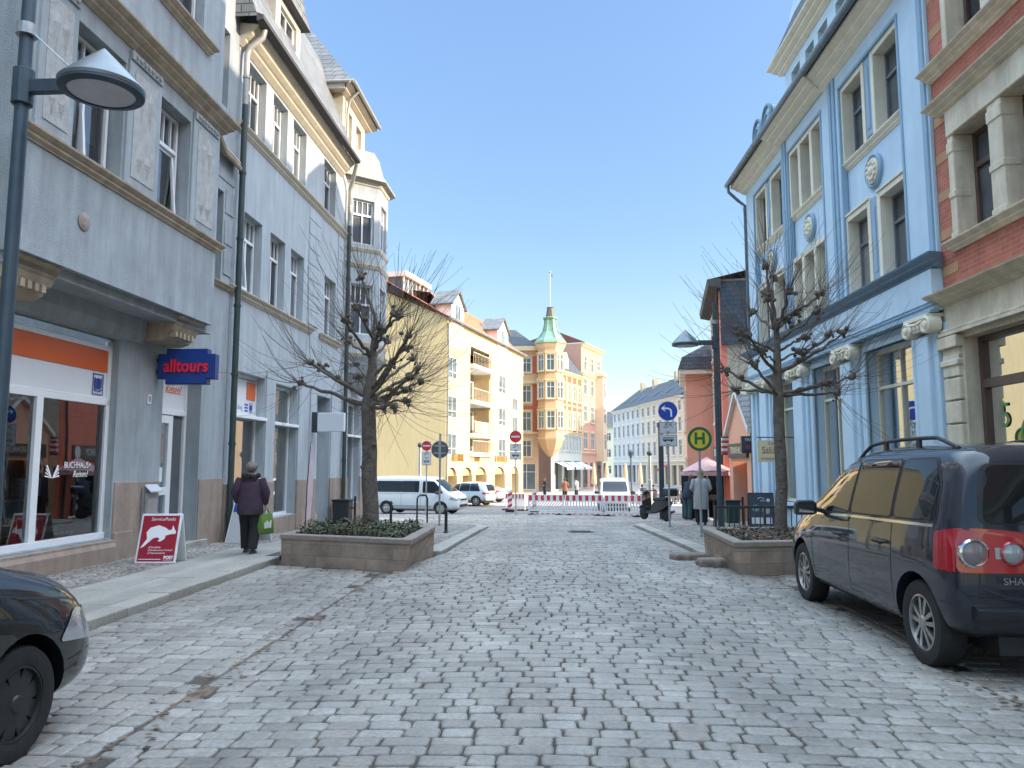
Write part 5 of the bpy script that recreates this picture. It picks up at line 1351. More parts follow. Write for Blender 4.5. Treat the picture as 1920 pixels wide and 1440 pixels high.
# ---------------------------------------------------------------- white terrace on the far right of the square
aW = rad(12.0)
def row_house(x0, u0, u1, col, eave, label, cols, roofc, rowsz, awn=None, nm='terrace_house'):
    """facade along the direction (-sin, cos) from its near end; outward is towards -x"""
    s = 1.0
    base = (17.1 - u0 * math.sin(aW), 91.8 + u0 * math.cos(aW), -1.25)
    H = empty(nm, base, rad(90) + aW, label, 'house', 'terrace of pale houses across the square')
    Lh = u1 - u0; stp = Lh / cols
    wl = [(stp * (i + .28), z, stp * .42, h) for i in range(cols) for z, h in rowsz]
    sh = [(stp * (i + .15), stp * (i + .85), .15, 2.7, .3) for i in range(cols)]
    shell(H, s, 0.01, Lh - .01, -.3, eave, [(u, u + w_, z, z + h, .14) for u, z, w_, h in wl] + sh, col, dep=10)
    for u, z, w_, h in wl: far_window(H, s, u, z, w_, h, 0, M_WHITE, M_GLASSB, WHR)
    for i, g_ in enumerate(sh):
        q = MB(s); q.quad((g_[0], -.28, .15), (g_[1], -.28, .15), (g_[1], -.28, 2.7), (g_[0], -.28, 2.7)); q.build('shopfront', M_GLASSB if i % 2 else M_GLASSC, H, recalc=False)
        if awn and i in awn:
            q = MB(s); q.add([(g_[0], .0, 2.8), (g_[1], .0, 2.8), (g_[1], 1.2, 2.2), (g_[0], 1.2, 2.2), (g_[1], 1.2, 1.95), (g_[0], 1.2, 1.95)], [(0, 1, 2, 3), (3, 2, 4, 5)]); q.build('awning', mat('red_awning', (.5, .07, .08), .8), H, recalc=False)
    cornice(H, s, 0, Lh, eave - .35, eave, .4, WHR, 'eaves_cornice', 0, steps=2); cornice(H, s, 0, Lh, 3.0, 3.25, .15, WHR, 'string_course', 0, steps=2)
    q = MB(s); q.add([(-.01, .45, eave), (Lh, .45, eave), (Lh, -4.6, eave + 3.7), (0, -4.6, eave + 3.7), (0, -10, eave), (Lh, -10, eave)], [(0, 1, 2, 3), (3, 2, 5, 4), (0, 3, 4), (1, 5, 2)]); rf = q.build('roof', roofc, H, recalc=False)
    for k in (0.3, .7):
        q = MB(s); q.box(Lh * k - .35, Lh * k + .35, -4.3, -3.5, eave + 2.6, eave + 4.4); q.build('chimney', mat('chimney_render', (.5, .42, .33), .9, var=.2), rf)
    q = MB(s)
    for k in (0.2, .5, .8): q.add([(Lh * k - .3, -.9 + .03, eave + 1.1), (Lh * k + .3, -.87, eave + 1.1), (Lh * k + .3, -1.9, eave + 1.86), (Lh * k - .3, -1.9, eave + 1.86)], [(0, 1, 2, 3)])
    q.build('skylights', GLS, rf, recalc=False)
    return H
GRW = mat('grey_white_render', (.66, .64, .63), .85, var=.05, scale=.7); CRW = mat('cream_white_render', (.74, .64, .5), .85, var=.05, scale=.7); PEA = mat('peach_render', (.74, .54, .36), .85, var=.05, scale=.7)
R3z = ((4.0, 1.9), (7.0, 1.8), (9.6, 1.3))
row_house(0, -14.5, 3.5, PEA, 10.9, 'peach terrace house nearest to the orange building, with a lower eave', 7, DSLATE, ((4.0, 1.8), (7.0, 1.7)))
row_house(0, 3.5, 20, CRW, 11.5, 'cream terrace house with a red awning, between the peach and the grey white house', 7, DSLATE, R3z, awn=(2,))
row_house(0, 20, 34, GRW, 11.4, 'grey white terrace house at the far left end of the terrace', 6, DSLATE, R3z)
# greenish house far down the lane
H = empty('lane_house', (9.0, 150, -1.25), 0, 'small pale green house far down the lane between the pink house and the terrace', 'house')
q = MB(1); hs = [(-5 + 2.2 * i, -4 + 2.2 * i, z, z + 1.6, .2) for i in range(8) for z in (1, 4.2, 7.4)]
tmp = MB(1); wall_holes(tmp, -6, 14, -.3, 10.5, hs); q.add([(v[0], -v[1], v[2]) for v in tmp.v], tmp.f); q.build('wall', mat('pale_green_render', (.5, .54, .44), .85, var=.05), H, recalc=False)
for h in hs: far_window(H, -1.0, h[0], h[2], 1.0, 1.6, 0, M_WHITE, M_GLASSB)
q = MB(1); q.add([(-6.3, -.4, 10.5), (14.3, -.4, 10.5), (14.3, 5, 13.5), (-6.3, 5, 13.5)], [(0, 1, 2, 3)]); q.build('roof', DSLATE, H, recalc=False)

# ---------------------------------------------------------------- red and orange houses beside the blue one
REDR = mat('salmon_red_render', (0.85, 0.25, 0.17), .85, var=.07, scale=1.4, bump=.15, streak=.08)
ORR = mat('orange_salmon_render', (0.85, 0.42, 0.28), .85, var=.05, scale=1.2, bump=.1, streak=.06)
BEI = mat('beige_render', (.55, .47, .36), .85, var=.08, scale=1.5, streak=.12)
RH = empty('red_house', (6.63, 29.6, -.9), rad(90) - rad(8.4), 'tall salmon red house with a dark slate clad gable behind the right lamp', 'house'); s = 1.0
q = MB(s)
win = [(3.9, 5.0, 4.3, 6.2, .2), (3.9, 5.0, 7.1, 8.8, .2), (1.2, 3.0, .3, 2.5, .25), (3.6, 5.4, .3, 2.5, .25)]
wall_holes(q, 0, 6.4, -.4, 9.7, win, mi=0)
q.quad((6.4, 0, -.4), (6.4, -8, -.4), (6.4, -8, 9.7), (6.4, 0, 9.7), 0)
gx = rad(6.5)
q.quad((0, -.2, -.4), (0, -9, -.4), (0, -9, 9.7), (0, -.2, 9.7), 1); q.quad((0, 0, -.4), (0, -.2, -.4), (0, -.2, 9.7), (0, 0, 9.7), 0)
q.quad((0, -9, -.4), (6.4, -9, -.4), (6.4, -9, 9.7), (0, -9, 9.7), 0)
q.build('wall', [REDR, BEI], RH, recalc=False)
q = MB(s); q.box(-.1, -.005, -9, .02, 7.1, 9.6); q.build('slate_cladding', mat_brick('slate_cladding', (.055, .075, .1), (.075, .095, .12), (.03, .04, .05), bw=.3, bh=.18, msize=.012, bump=.5, var=.15), RH)
for h in win[:2]: far_window(RH, s, h[0], h[2], h[1] - h[0], h[3] - h[2], 0, M_WHITE, M_GLASS, CRF)
for h in win[2:]:
    q = MB(s); q.quad((h[0], -.2, h[2]), (h[1], -.2, h[2]), (h[1], -.2, h[3]), (h[0], -.2, h[3])); q.build('shopfront', M_GLASS, RH, recalc=False)
q = MB(s); q.add([(-.3, .45, 9.65), (6.7, .45, 9.65), (6.7, -4.5, 10.7), (-.3, -4.5, 10.7), (-.3, -9.3, 9.6), (6.7, -9.3, 9.6)], [(0, 1, 2, 3), (3, 2, 5, 4)]); q.profile([(-.02, 9.3), (.45, 9.4), (.5, 9.65), (-.02, 9.68)], -.3, 6.7); q.build('roof', mat('dark_roof_edge', (.07, .065, .06), .7, var=.2), RH)
q = MB(s); q.tube([(.15, .12, 9.4), (.15, .12, 5), (.15, .12, 0)], .06, 8); q.build('drainpipe', M_PIPE, RH)
q = MB(s); q.box(.9, 5.8, 0, .08, 2.65, 3.25); bs = q.build('sign_board', mat('grey_brown_board', (.17, .14, .12), .6), RH); text("ZZU'S BARBERSHOP", bs, (3.55, .085, 2.95), .42, LETWHITE, rot=(90, 0, 180), ext=.004, sx=.8)
q = MB(s); q.lathe([(.26, 0), (.26, .02), (.0, .02)], (1.25, .1, 2.95), 20, axis='y'); q.build('round_emblem', LETWHITE, bs)

OH = empty('orange_house', (6.42, 36.5, -.95), rad(90) - rad(9.4), 'orange salmon house with a dark hipped roof at the edge of the square', 'house')
q = MB(s); win = [(1.0, 2.0, 4.2, 5.9, .2), (3.0, 4.0, 4.2, 5.9, .2), (1.0, 2.0, 1.2, 2.6, .2), (3.0, 4.0, 1.2, 2.6, .2)]
wall_holes(q, 0, 5.5, -.4, 6.9, win); q.quad((0, 0, -.4), (0, -6, -.4), (0, -6, 6.9), (0, 0, 6.9)); q.quad((5.5, 0, -.4), (5.5, -6, -.4), (5.5, -6, 6.9), (5.5, 0, 6.9)); q.build('wall', ORR, OH, recalc=False)
for h in win: far_window(OH, s, h[0], h[2], h[1] - h[0], h[3] - h[2], 0, M_WHITE, M_GLASS, CRF)
q = MB(s); q.profile([(-.0, 6.75), (.25, 6.8), (.3, 6.95), (.0, 7.0)], -.4, 5.9); q.box(-.4, 0, -6, 0, 6.78, 6.98); q.build('eaves_board', CRF, OH)
q = MB(s); q.add([(-.45, .35, 7.0), (5.9, .35, 7.0), (5.9, -6, 7.0), (-.45, -6, 7.0), (-.3, .15, 7.6), (5.6, .15, 7.6), (5, -3, 9.4), (1.2, -3, 9.4), (-.3, -6, 7.6), (5.6, -6, 7.6)], [(0, 1, 5, 4), (4, 5, 6, 7), (3, 0, 4, 8), (8, 4, 7), (1, 2, 9, 5), (5, 9, 6)]); q.build('roof', DSLATE, OH, recalc=False)
q = MB(s); q.box(-.02, .0, -2.6, -.4, .2, 2.4); q.build('dark_doorway', mat('dark_opening', (.02, .02, .022), .8), OH)
q = MB(s); q.tube([(-.08, -1.6, 6.8), (-.08, -1.6, 3.5), (-.08, -1.6, 0)], .06, 8); q.build('drainpipe', M_PIPE, OH)

KI = empty('drinks_kiosk', (6.62, 25.75, -.46), ROT_R, 'small orange gabled drinks kiosk with white gable edges beside the blue house', 'kiosk')
q = MB(s); Lk = 2.9
q.poly([(0, 0, -.3), (.5, 0, -.3), (.5, 0, 2.1), (Lk - .5, 0, 2.1), (Lk - .5, 0, -.3), (Lk, 0, -.3), (Lk, 0, 3.3), (Lk / 2, 0, 4.55), (0, 0, 3.3)])
for u in (0, Lk): q.quad((u, 0, -.3), (u, -3, -.3), (u, -3, 3.3), (u, 0, 3.3))
for (u0, u1) in ((.5, .5), (Lk - .5, Lk - .5)): q.quad((u0, 0, -.3), (u0, -.5, -.3), (u0, -.5, 2.1), (u0, 0, 2.1))
q.build('wall', ORR, KI, recalc=False)
q = MB(s); q.box(.5, Lk - .5, -.55, -.5, -.2, 2.1); q.build('shopfront', M_GLASS, KI)
q = MB(s)
for (A_, B_) in (((-.18, 3.22), (Lk / 2, 4.68)), ((Lk + .18, 3.22), (Lk / 2, 4.68))): q.add([(A_[0], .14, A_[1]), (B_[0], .14, B_[1]), (B_[0], .14, B_[1] - .17), (A_[0], .14, A_[1] - .17), (A_[0], -.02, A_[1]), (B_[0], -.02, B_[1]), (B_[0], -.02, B_[1] - .17), (A_[0], -.02, A_[1] - .17)], [(0, 1, 2, 3), (4, 7, 6, 5), (0, 4, 5, 1), (2, 6, 7, 3), (0, 3, 7, 4)])
q.build('gable_edge', WHR, KI)
q = MB(s); q.add([(-.2, .13, 3.24), (-.2, -3, 3.24), (Lk / 2, -3, 4.72), (Lk / 2, .13, 4.72), (Lk + .2, .13, 3.24), (Lk + .2, -3, 3.24)], [(0, 1, 2, 3), (3, 2, 5, 4)]); q.build('roof', SLATE, KI, recalc=False)
q = MB(s); q.box(.2, Lk - .2, 0, .1, 2.25, 2.75); bs = q.build('sign_board', mat('dark_brown_board', (.08, .06, .05), .6), KI); text('TRINKHALLE', bs, (Lk / 2, .104, 2.5), .36, mat('cream_letters', (.7, .62, .45), .5), rot=(90, 0, 180), ext=.003, sx=.85)
e = empty('projecting_sign', (6.6, 25.6, 1.93), 0, 'dark lightbox sign reading TRINKS mounted above the kiosk entrance', 'sign')
q = MB(); q.box(-.32, .32, -.08, .08, 0, .56); q.build('sign_box', M_BLACK, e, bevel=.01)
q = MB(); q.box(-.29, .29, -.086, -.08, .03, .53); fc = q.build('face', mat('dark_poster', (.04, .045, .06), .35, var=.7, scale=7), e)
text('TRINKS', fc, (0, -.089, .43), .13, LETWHITE, ext=.001)
q = MB()
for (x, z, r, mi) in ((-.12, .2, .08, 0), (.08, .15, .1, 1), (.2, .25, .05, 0)): q.disc((x, -.088, z), r, 'y', 16, .004, mi)
q.build('picture', [mat('poster_red', (.3, .05, .06), .5), mat('poster_grey', (.3, .32, .36), .5)], fc)
q = MB(); q.box(.32, .45, -.02, .02, .2, .3); q.build('bracket', M_BLACK, e)
e = empty('barber_sign', (6.5, 28.9, 1.95), 0, 'small red and white striped barber sign hung between kiosk and red house', 'sign')
q = MB()
for i in range(6): q.box(-.13, .13, -.06, .06, i * .1, i * .1 + .1, i % 2)
q.box(-.14, .14, -.07, .07, -.04, 0, 2); q.box(-.14, .14, -.07, .07, .6, .64, 2); q.box(.13, .3, -.02, .02, .25, .3, 2)
q.build('sign_box', [mat('stripe_red', (.5, .05, .06), .4), SIGNW, M_BLACK], e)
# ================================================================ VEHICLES (local: x right, y forward, z up)
def paint(name, c, metal=0.3, rough=0.35): return mat(name, c, rough, metal, coat=1.0, var=0.05, scale=3, spec=0.25 if rough > .45 else .5)
P_DARK = paint('dark_slate_paint', (0.009, 0.013, 0.021), .0, .55)
P_BLACK = paint('black_paint', (0.005, 0.006, 0.007), .0, .5)
P_WHITE = paint('white_paint', (0.62, 0.63, 0.63), 0.0)
P_SILV = paint('pale_silver_paint', (0.5, 0.53, 0.56), .3)
CARGLASS = mat_glass('car_glass', (0.012, 0.014, 0.016), wob=.004, spec=.42)
RUBBER = mat('rubber', (0.018, 0.018, 0.019), 0.85, var=.3, scale=14, bump=.2)
PLASTIC = mat('black_plastic', (0.02, 0.021, 0.023), 0.6, var=.15, scale=12)
ALLOY = mat('alloy_rim', (0.42, 0.41, 0.39), 0.32, 0.85, var=.15, scale=9)
CHROME = mat('chrome', (0.7, 0.7, 0.7), 0.12, 1.0)
LAMP_R = mat('red_lamp', (0.36, 0.012, 0.02), 0.12, coat=1.0)
LAMP_W = mat('clear_lamp', (0.34, 0.35, 0.36), 0.1, .3, coat=1.0)
LAMP_G = mat('grey_lens', (0.2, 0.17, 0.17), 0.12, coat=1.0)


def sect(y, zb, ws, zm, wm, zt, wb, zr, wr, lean=0.0, z0=.95):
    zc = zb + .05
    pr = [(0, zb), (ws * .8, zb), (ws, zc), (wm * .985, zb + (zm - zb) * .5), (wm, zm), (wb, zt),
          (wb + (wr - wb) * .55, zt + (zr - zt) * .55), (wr + (wb - wr) * .12, zt + (zr - zt) * .88), (wr * .84, zr), (wr * .42, zr + .012), (0, zr + .016)]
    return [(x, y + lean * max(0, z - z0), z) for x, z in pr]


def hull(rows, arches, mats, sub=2, arch_in=.5, arch_r=.375):
    R_ = [sect(*r) for r in rows]; n = len(R_[0]); V = []; F = []
    for r in R_:
        V += r + [(-x, y, z) for x, y, z in r[1:-1]]
    m = 2 * n - 2
    idx = lambda k, i, side: k * m + (i if side > 0 or i in (0, n - 1) else n + i - 1)
    for k in range(len(R_) - 1):
        for i in range(n - 1):
            F.append((idx(k, i, 1), idx(k, i + 1, 1), idx(k + 1, i + 1, 1), idx(k + 1, i, 1)))
            F.append((idx(k, i + 1, -1), idx(k, i, -1), idx(k + 1, i, -1), idx(k + 1, i + 1, -1)))
    for k in (0, len(R_) - 1):
        for i in range(n - 1):
            f = (idx(k, i, 1), idx(k, i, -1), idx(k, i + 1, -1), idx(k, i + 1, 1))
            f = tuple(dict.fromkeys(f)); F.append(f)
    me = bpy.data.meshes.new('hull'); me.from_pydata(V, [], F)
    bm = bmesh.new(); bm.from_mesh(me); bmesh.ops.recalc_face_normals(bm, faces=bm.faces); bm.to_mesh(me); bm.free()
    o = bpy.data.objects.new('hull_tmp', me); COL.objects.link(o)
    md = o.modifiers.new('s', 'SUBSURF'); md.levels = sub; md.render_levels = sub
    dg = bpy.context.evaluated_depsgraph_get(); dg.update()
    sm = bpy.data.meshes.new_from_object(o.evaluated_get(dg))
    bvh = BVHTree.FromPolygons([v.co.copy() for v in sm.vertices], [tuple(p.vertices) for p in sm.polygons])
    o.modifiers.clear(); o.data = sm
    cut = MB()
    for (y, z) in arches:
        for sgn in (-1, 1):
            cut.lathe([(arch_r, 0), (arch_r, .6)], (arch_in if sgn > 0 else -arch_in - .6, y, z), 28, axis='x')
    co_ = cut.build('cutter', M_BLACK)
    b = o.modifiers.new('b', 'BOOLEAN'); b.operation = 'DIFFERENCE'; b.object = co_; b.solver = 'EXACT'
    dg = bpy.context.evaluated_depsgraph_get(); dg.update()
    fin = bpy.data.meshes.new_from_object(o.evaluated_get(dg))
    bpy.data.objects.remove(o); bpy.data.objects.remove(co_)
    fin.materials.clear(); fin.materials.append(mats)
    for p in fin.polygons: p.material_index = 0
    shade(fin, 38)
    return fin, bvh


def patch(bvh, poly, axis, sgn, off, cell=.07, thick=0.0):
    """polygon drawn in side or end view, laid onto the body surface"""
    bm = bmesh.new()
    vs = [bm.verts.new((p[0], p[1], 0)) for p in poly]; bm.faces.new(vs)
    for ax in (0, 1):
        lo, hi = min(p[ax] for p in poly), max(p[ax] for p in poly); k = int((hi - lo) / cell) + 1
        for i in range(1, k):
            c = lo + (hi - lo) * i / k; co = Vector((0, 0, 0)); no = Vector((0, 0, 0)); co[ax] = c; no[ax] = 1
            bmesh.ops.bisect_plane(bm, geom=bm.verts[:] + bm.edges[:] + bm.faces[:], plane_co=co, plane_no=no)
    bm.verts.index_update()
    V = []
    for v in bm.verts:
        if axis == 'x': org = Vector((sgn * 3, v.co.x, v.co.y)); d = Vector((-sgn, 0, 0))
        elif axis == 'y': org = Vector((v.co.x, sgn * 20, v.co.y)); d = Vector((0, -sgn, 0))
        else: org = Vector((v.co.x, v.co.y, 5)); d = Vector((0, 0, -1))
        h, nrm, _, _ = bvh.ray_cast(org, d)
        if h is None:
            h, nrm, _, _ = bvh.find_nearest(org + d * (2.2 if axis == 'x' else 18))
        if nrm.dot(d) > 0: nrm = -nrm
        V.append(tuple(h + nrm * off))
    F = [tuple(v.index for v in f.verts) for f in bm.faces]
    bm.free()
    return V, F


def put(name, m, par, pieces, smooth=True):
    q = MB()
    for V, F in pieces: q.add(V, F)
    return q.build(name, m, par, smooth=60 if smooth else None)


def grow(poly, k):
    c = Vector((sum(p[0] for p in poly) / len(poly), sum(p[1] for p in poly) / len(poly)))
    out = []
    n = len(poly)
    for i in range(n):
        a, b, d = Vector(poly[i - 1]), Vector(poly[i]), Vector(poly[(i + 1) % n])
        e = ((b - a).normalized() - (d - b).normalized())
        v = (b - c).normalized(); out.append(tuple(b + v * k * 1.3))
    return out


def roundp(poly, r=.05, n=4):
    out = []; N_ = len(poly)
    for i in range(N_):
        a, b, d = Vector(poly[i - 1]), Vector(poly[i]), Vector(poly[(i + 1) % N_])
        la, ld = (a - b).length, (d - b).length; rr = min(r, la * .45, ld * .45)
        p, q_ = b + (a - b).normalized() * rr, b + (d - b).normalized() * rr
        for k in range(n + 1):
            t = k / n; out.append(tuple(p * (1 - t) ** 2 + b * 2 * t * (1 - t) + q_ * t * t))
    return out


def line(pts, w=.011):
    """thin closed strip along a polyline"""
    L_ = []; R2 = []
    P = [Vector(p) for p in pts]
    for i, p in enumerate(P):
        t = (P[min(i + 1, len(P) - 1)] - P[max(i - 1, 0)]).normalized(); n_ = Vector((-t.y, t.x)) * w / 2
        L_.append(tuple(p + n_)); R2.append(tuple(p - n_))
    return [[L_[i], L_[i + 1], R2[i + 1], R2[i]] for i in range(len(P) - 1)]


def wheel(par, x, y, r, wd, sgn, rimm, spokes=5, style='twin'):
    """tyre with its rim as sub-part; sgn is the outer side"""
    q = MB(); xc = x - sgn * wd / 2
    o_ = [(r * .66, -wd * .48), (r * .8, -wd * .5), (r * .95, -wd * .47), (r, -wd * .34), (r, wd * .34), (r * .95, wd * .47), (r * .8, wd * .5), (r * .66, wd * .46), (r * .62, wd * .2)]
    q.lathe([(a, b * sgn) for a, b in o_], (xc, y, r), 36, axis='x')
    t = q.build('wheel', RUBBER, par, smooth=35)
    q = MB(); R1 = r * .655
    q.lathe([(R1, -wd * .3 * sgn), (R1, wd * .44 * sgn), (R1 * .93, wd * .46 * sgn), (R1 * .9, wd * .3 * sgn), (R1 * .88, -.01 * sgn), (.03, -.02 * sgn)], (xc, y, r), 36, axis='x')
    xo = xc + sgn * wd * .36
    for k in range(spokes):
        for off in ((-.16, .16) if style == 'twin' else (0,)):
            a = 2 * math.pi * k / spokes + .3; b = a + off * 1.6
            wv = .0125 if style == 'twin' else .03
            p0 = Vector((0, math.cos(a + off * 2.2) * R1 * .2, math.sin(a + off * 2.2) * R1 * .2)); p1 = Vector((0, math.cos(b) * R1 * .93, math.sin(b) * R1 * .93))
            tt = (p1 - p0).normalized(); nn = Vector((0, -tt.z, tt.y))
            pts = [p0 + nn * wv * 1.1, p1 + nn * wv * 1.6, p1 - nn * wv * 1.6, p0 - nn * wv * 1.1]
            q.prism([(xo + sgn * (.012 if i in (0, 3) else .0), y + p.y, r + p.z) for i, p in enumerate(pts)], (-sgn * .035, 0, 0))
    q.lathe([(R1 * .26, -.03 * sgn), (R1 * .26, .01 * sgn), (R1 * .2, .022 * sgn), (.01, .024 * sgn)], (xo, y, r), 20, axis='x')
    q.build('rim', rimm, t, smooth=35)
    return t


def car(name, loc, head, label, group, rows, axles, r, paint_m, side_wins, ws, rw, tails, heads, L, hw, door_x=(), rail=None, mirror_y=None, rim=ALLOY, spokes=5, style='twin', handles=(), grille=None, sub=2, black_low=None, belt=None, plate=True, badge=None, wd=.205, sill=.3):
    root = empty(name, loc, head - rad(90), label, 'van' if 'van' in name else 'car', group)
    ar = r * 1.17
    me, bvh = hull(rows, [(y, r * 1.02) for y in axles], paint_m, sub=sub, arch_in=hw - .32, arch_r=ar)
    body = bpy.data.objects.new('body', me); COL.objects.link(body); body.parent = root
    for y in axles:
        for sgn in (-1, 1): wheel(root, sgn * (hw - .025), y, r, wd, sgn, rim, spokes, style)
    q = MB()   # underbody between the wheels
    q.box(-hw * .62, hw * .62, axles[0] - .5, axles[-1] + .5, .2, .42); q.build('underbody', PLASTIC, root)
    for sgn in (-1, 1):
        for wpoly in side_wins:
            put('window_trim', PLASTIC, body, [patch(bvh, roundp(grow(wpoly, .022), .06), 'x', sgn, .003)])
            put('side_window', CARGLASS, root, [patch(bvh, roundp(wpoly, .05), 'x', sgn, .007)])
        seams = []
        for pl in door_x:
            for quad_ in line(pl): seams.append(patch(bvh, quad_, 'x', sgn, .0025, cell=.15))
        if seams: put('door_seams', M_BLACK, body, seams)
        if belt:
            put('belt_moulding', CHROME if belt[1] else PLASTIC, body, [patch(bvh, qd, 'x', sgn, .006, cell=.15) for qd in line(belt[0], .022)])
        for (hy, hz) in handles:
            h, nrm, _, _ = bvh.ray_cast(Vector((sgn * 3, hy, hz)), Vector((-sgn, 0, 0)))
            q = MB(); q.tube([(h.x - sgn * .005, hy - .1, hz), (h.x + sgn * .035, hy - .08, hz), (h.x + sgn * .04, hy, hz + .004), (h.x + sgn * .035, hy + .08, hz), (h.x - sgn * .005, hy + .1, hz)], [.012, .016, .018, .016, .012], 8)
            q.ball((h.x - sgn * .004, hy, hz - .005), (.012, .07, .03), 10, 6)
            q.build('door_handle', PLASTIC, root, smooth=50)
        if mirror_y:
            my, mz = mirror_y; h, nrm, _, _ = bvh.ray_cast(Vector((sgn * 3, my, mz)), Vector((-sgn, 0, 0)))
            q = MB(); q.tube([(h.x - sgn * .03, my, mz), (h.x + sgn * .1, my - .02, mz + .01)], .025, 8)
            q.loft([[(h.x + sgn * (.06 + .24 * k), my + dy - .02 - .06 * k, mz + dz) for dy, dz in ((-.055 * s_, -.04 * s_), (.03 * s_, -.05 * s_), (.075 * s_, .03 * s_), (.03 * s_, .11 * s_), (-.055 * s_, .1 * s_))] for k, s_ in ((0, .75), (.15, 1), (.85, 1), (1, .7))])
            mo = q.build('wing_mirror', PLASTIC, root, smooth=50)
            q = MB(); q.quad((h.x + sgn * .1, my - .092, mz - .02), (h.x + sgn * .27, my - .13, mz - .02), (h.x + sgn * .27, my - .13, mz + .09), (h.x + sgn * .1, my - .092, mz + .09)); q.build('mirror_glass', CHROME, mo, recalc=False)
        for (poly, ax, m_) in tails + heads:
            if ax == 'x': put('headlight' if (poly, ax, m_) in heads else 'taillight', m_, root, [patch(bvh, roundp(poly, .04), 'x', sgn, .006, cell=.05)])
            else: put('headlight' if (poly, ax, m_) in heads else 'taillight', m_, root, [patch(bvh, roundp([(sgn * p[0], p[1]) for p in poly], .04), 'y', 1 if (poly, ax, m_) in heads else -1, .006, cell=.05)])
    if ws: put('windscreen', CARGLASS, root, [patch(bvh, roundp(ws, .07), 'y', 1, .006)])
    if rw:
        put('window_trim', PLASTIC, body, [patch(bvh, roundp(grow(rw, .03), .09), 'y', -1, .003)]); put('rear_window', CARGLASS, root, [patch(bvh, roundp(rw, .08), 'y', -1, .007)])
    if rail:
        (ya, yb, zt, xr) = rail
        for sgn in (-1, 1):
            q = MB(); n = 12; pts = []
            for i in range(n + 1):
                t = i / n; y = ya + (yb - ya) * t
                h, _, _, _ = bvh.ray_cast(Vector((sgn * xr, y, 5)), Vector((0, 0, -1))); up_ = zt * min(1, 6 * t, 6 * (1 - t))
                pts.append((sgn * xr, y, h.z + up_))
            q.tube(pts, .017, 8)
            for t in (.33, .66):
                y = ya + (yb - ya) * t; h, _, _, _ = bvh.ray_cast(Vector((sgn * xr, y, 5)), Vector((0, 0, -1))); q.box(sgn * xr - .012, sgn * xr + .012, y - .03, y + .03, h.z - .01, h.z + zt)
            q.build('roof_rail', PLASTIC, root, smooth=50)
    if grille:
        for (poly, m_, nm) in grille: put(nm, m_, body, [patch(bvh, roundp(poly, .03), 'y', 1, .007, cell=.08)])
    if black_low:
        put('lower_trim', PLASTIC, body, [patch(bvh, p, 'x', sgn, .004) for sgn in (-1, 1) for p in black_low])
    return root, bvh, body


# ---- dark people carrier, near right
gz = surf(4, 7) - .005
mpv_rows = [
    (0.36, .42, .72, .66, .79, 1.08, .77, 1.57, .57, .17), (0.43, .33, .83, .66, .895, 1.10, .868, 1.675, .67, .16), (0.66, .26, .85, .66, .912, 1.11, .888, 1.71, .70, .05),
    (1.2, .22, .86, .66, .915, 1.10, .892, 1.735, .71), (2.0, .22, .86, .66, .915, 1.085, .892, 1.73, .71), (2.6, .22, .86, .66, .915, 1.07, .892, 1.69, .70),
    (3.05, .22, .86, .66, .913, 1.05, .89, 1.51, .70), (3.45, .22, .86, .64, .91, 1.02, .885, 1.27, .73), (3.8, .22, .86, .62, .905, .97, .87, 1.06, .76),
    (4.2, .22, .84, .6, .885, .87, .84, .94, .67), (4.47, .24, .78, .54, .82, .72, .77, .79, .58), (4.6, .3, .6, .5, .68, .63, .62, .67, .46)]
mpv, bv, bd = car('people_carrier', (3.76, 5.30, gz), rad(90) - rad(.3), 'dark slate people carrier with roof rails and round rear lamps parked on the right', None, mpv_rows, (.98, 3.82), .33, P_DARK,
    [[(.68, 1.14), (1.36, 1.125), (1.36, 1.60), (.86, 1.60), (.72, 1.42)], [(1.43, 1.12), (2.30, 1.105), (2.26, 1.595), (1.43, 1.60)], [(2.37, 1.10), (3.46, 1.06), (3.25, 1.22), (2.95, 1.42), (2.72, 1.54), (2.34, 1.585)]],
    [(-.7, 1.12), (.7, 1.12), (.6, 1.57), (-.6, 1.57)], [(-.66, 1.14), (.66, 1.14), (.58, 1.56), (-.58, 1.56)],
    [([(.36, .79), (.66, .79), (.68, 1.06), (.4, 1.11)], 'x', LAMP_R), ([(.40, .79), (.85, .79), (.83, 1.10), (.40, 1.03)], 'y', LAMP_R)],
    [([(.42, .62), (.76, .62), (.74, .8), (.42, .74)], 'y', LAMP_W)], 4.63, .905,
    door_x=[[(1.395, .3), (1.395, 1.6)], [(2.335, .3), (2.335, 1.58)], [(1.395, .3), (2.335, .3)], [(2.335, .3), (3.35, .3)], [(3.35, .3), (3.46, 1.03)], [(.8, .8), (1.395, .84)], [(.5, .56), (.62, .56)]],
    rail=(.78, 2.75, .075, .6), mirror_y=(3.2, 1.07), handles=((1.6, .9), (2.55, .88)), black_low=[[(1.36, .215), (3.4, .215), (3.4, .27), (1.36, .27)]],
    belt=([(.7, 1.10), (1.4, 1.085), (2.3, 1.068), (3.48, 1.025)], True), grille=[([(-.5, .45), (.5, .45), (.5, .58), (-.5, .58)], PLASTIC, 'grille')], spokes=5)
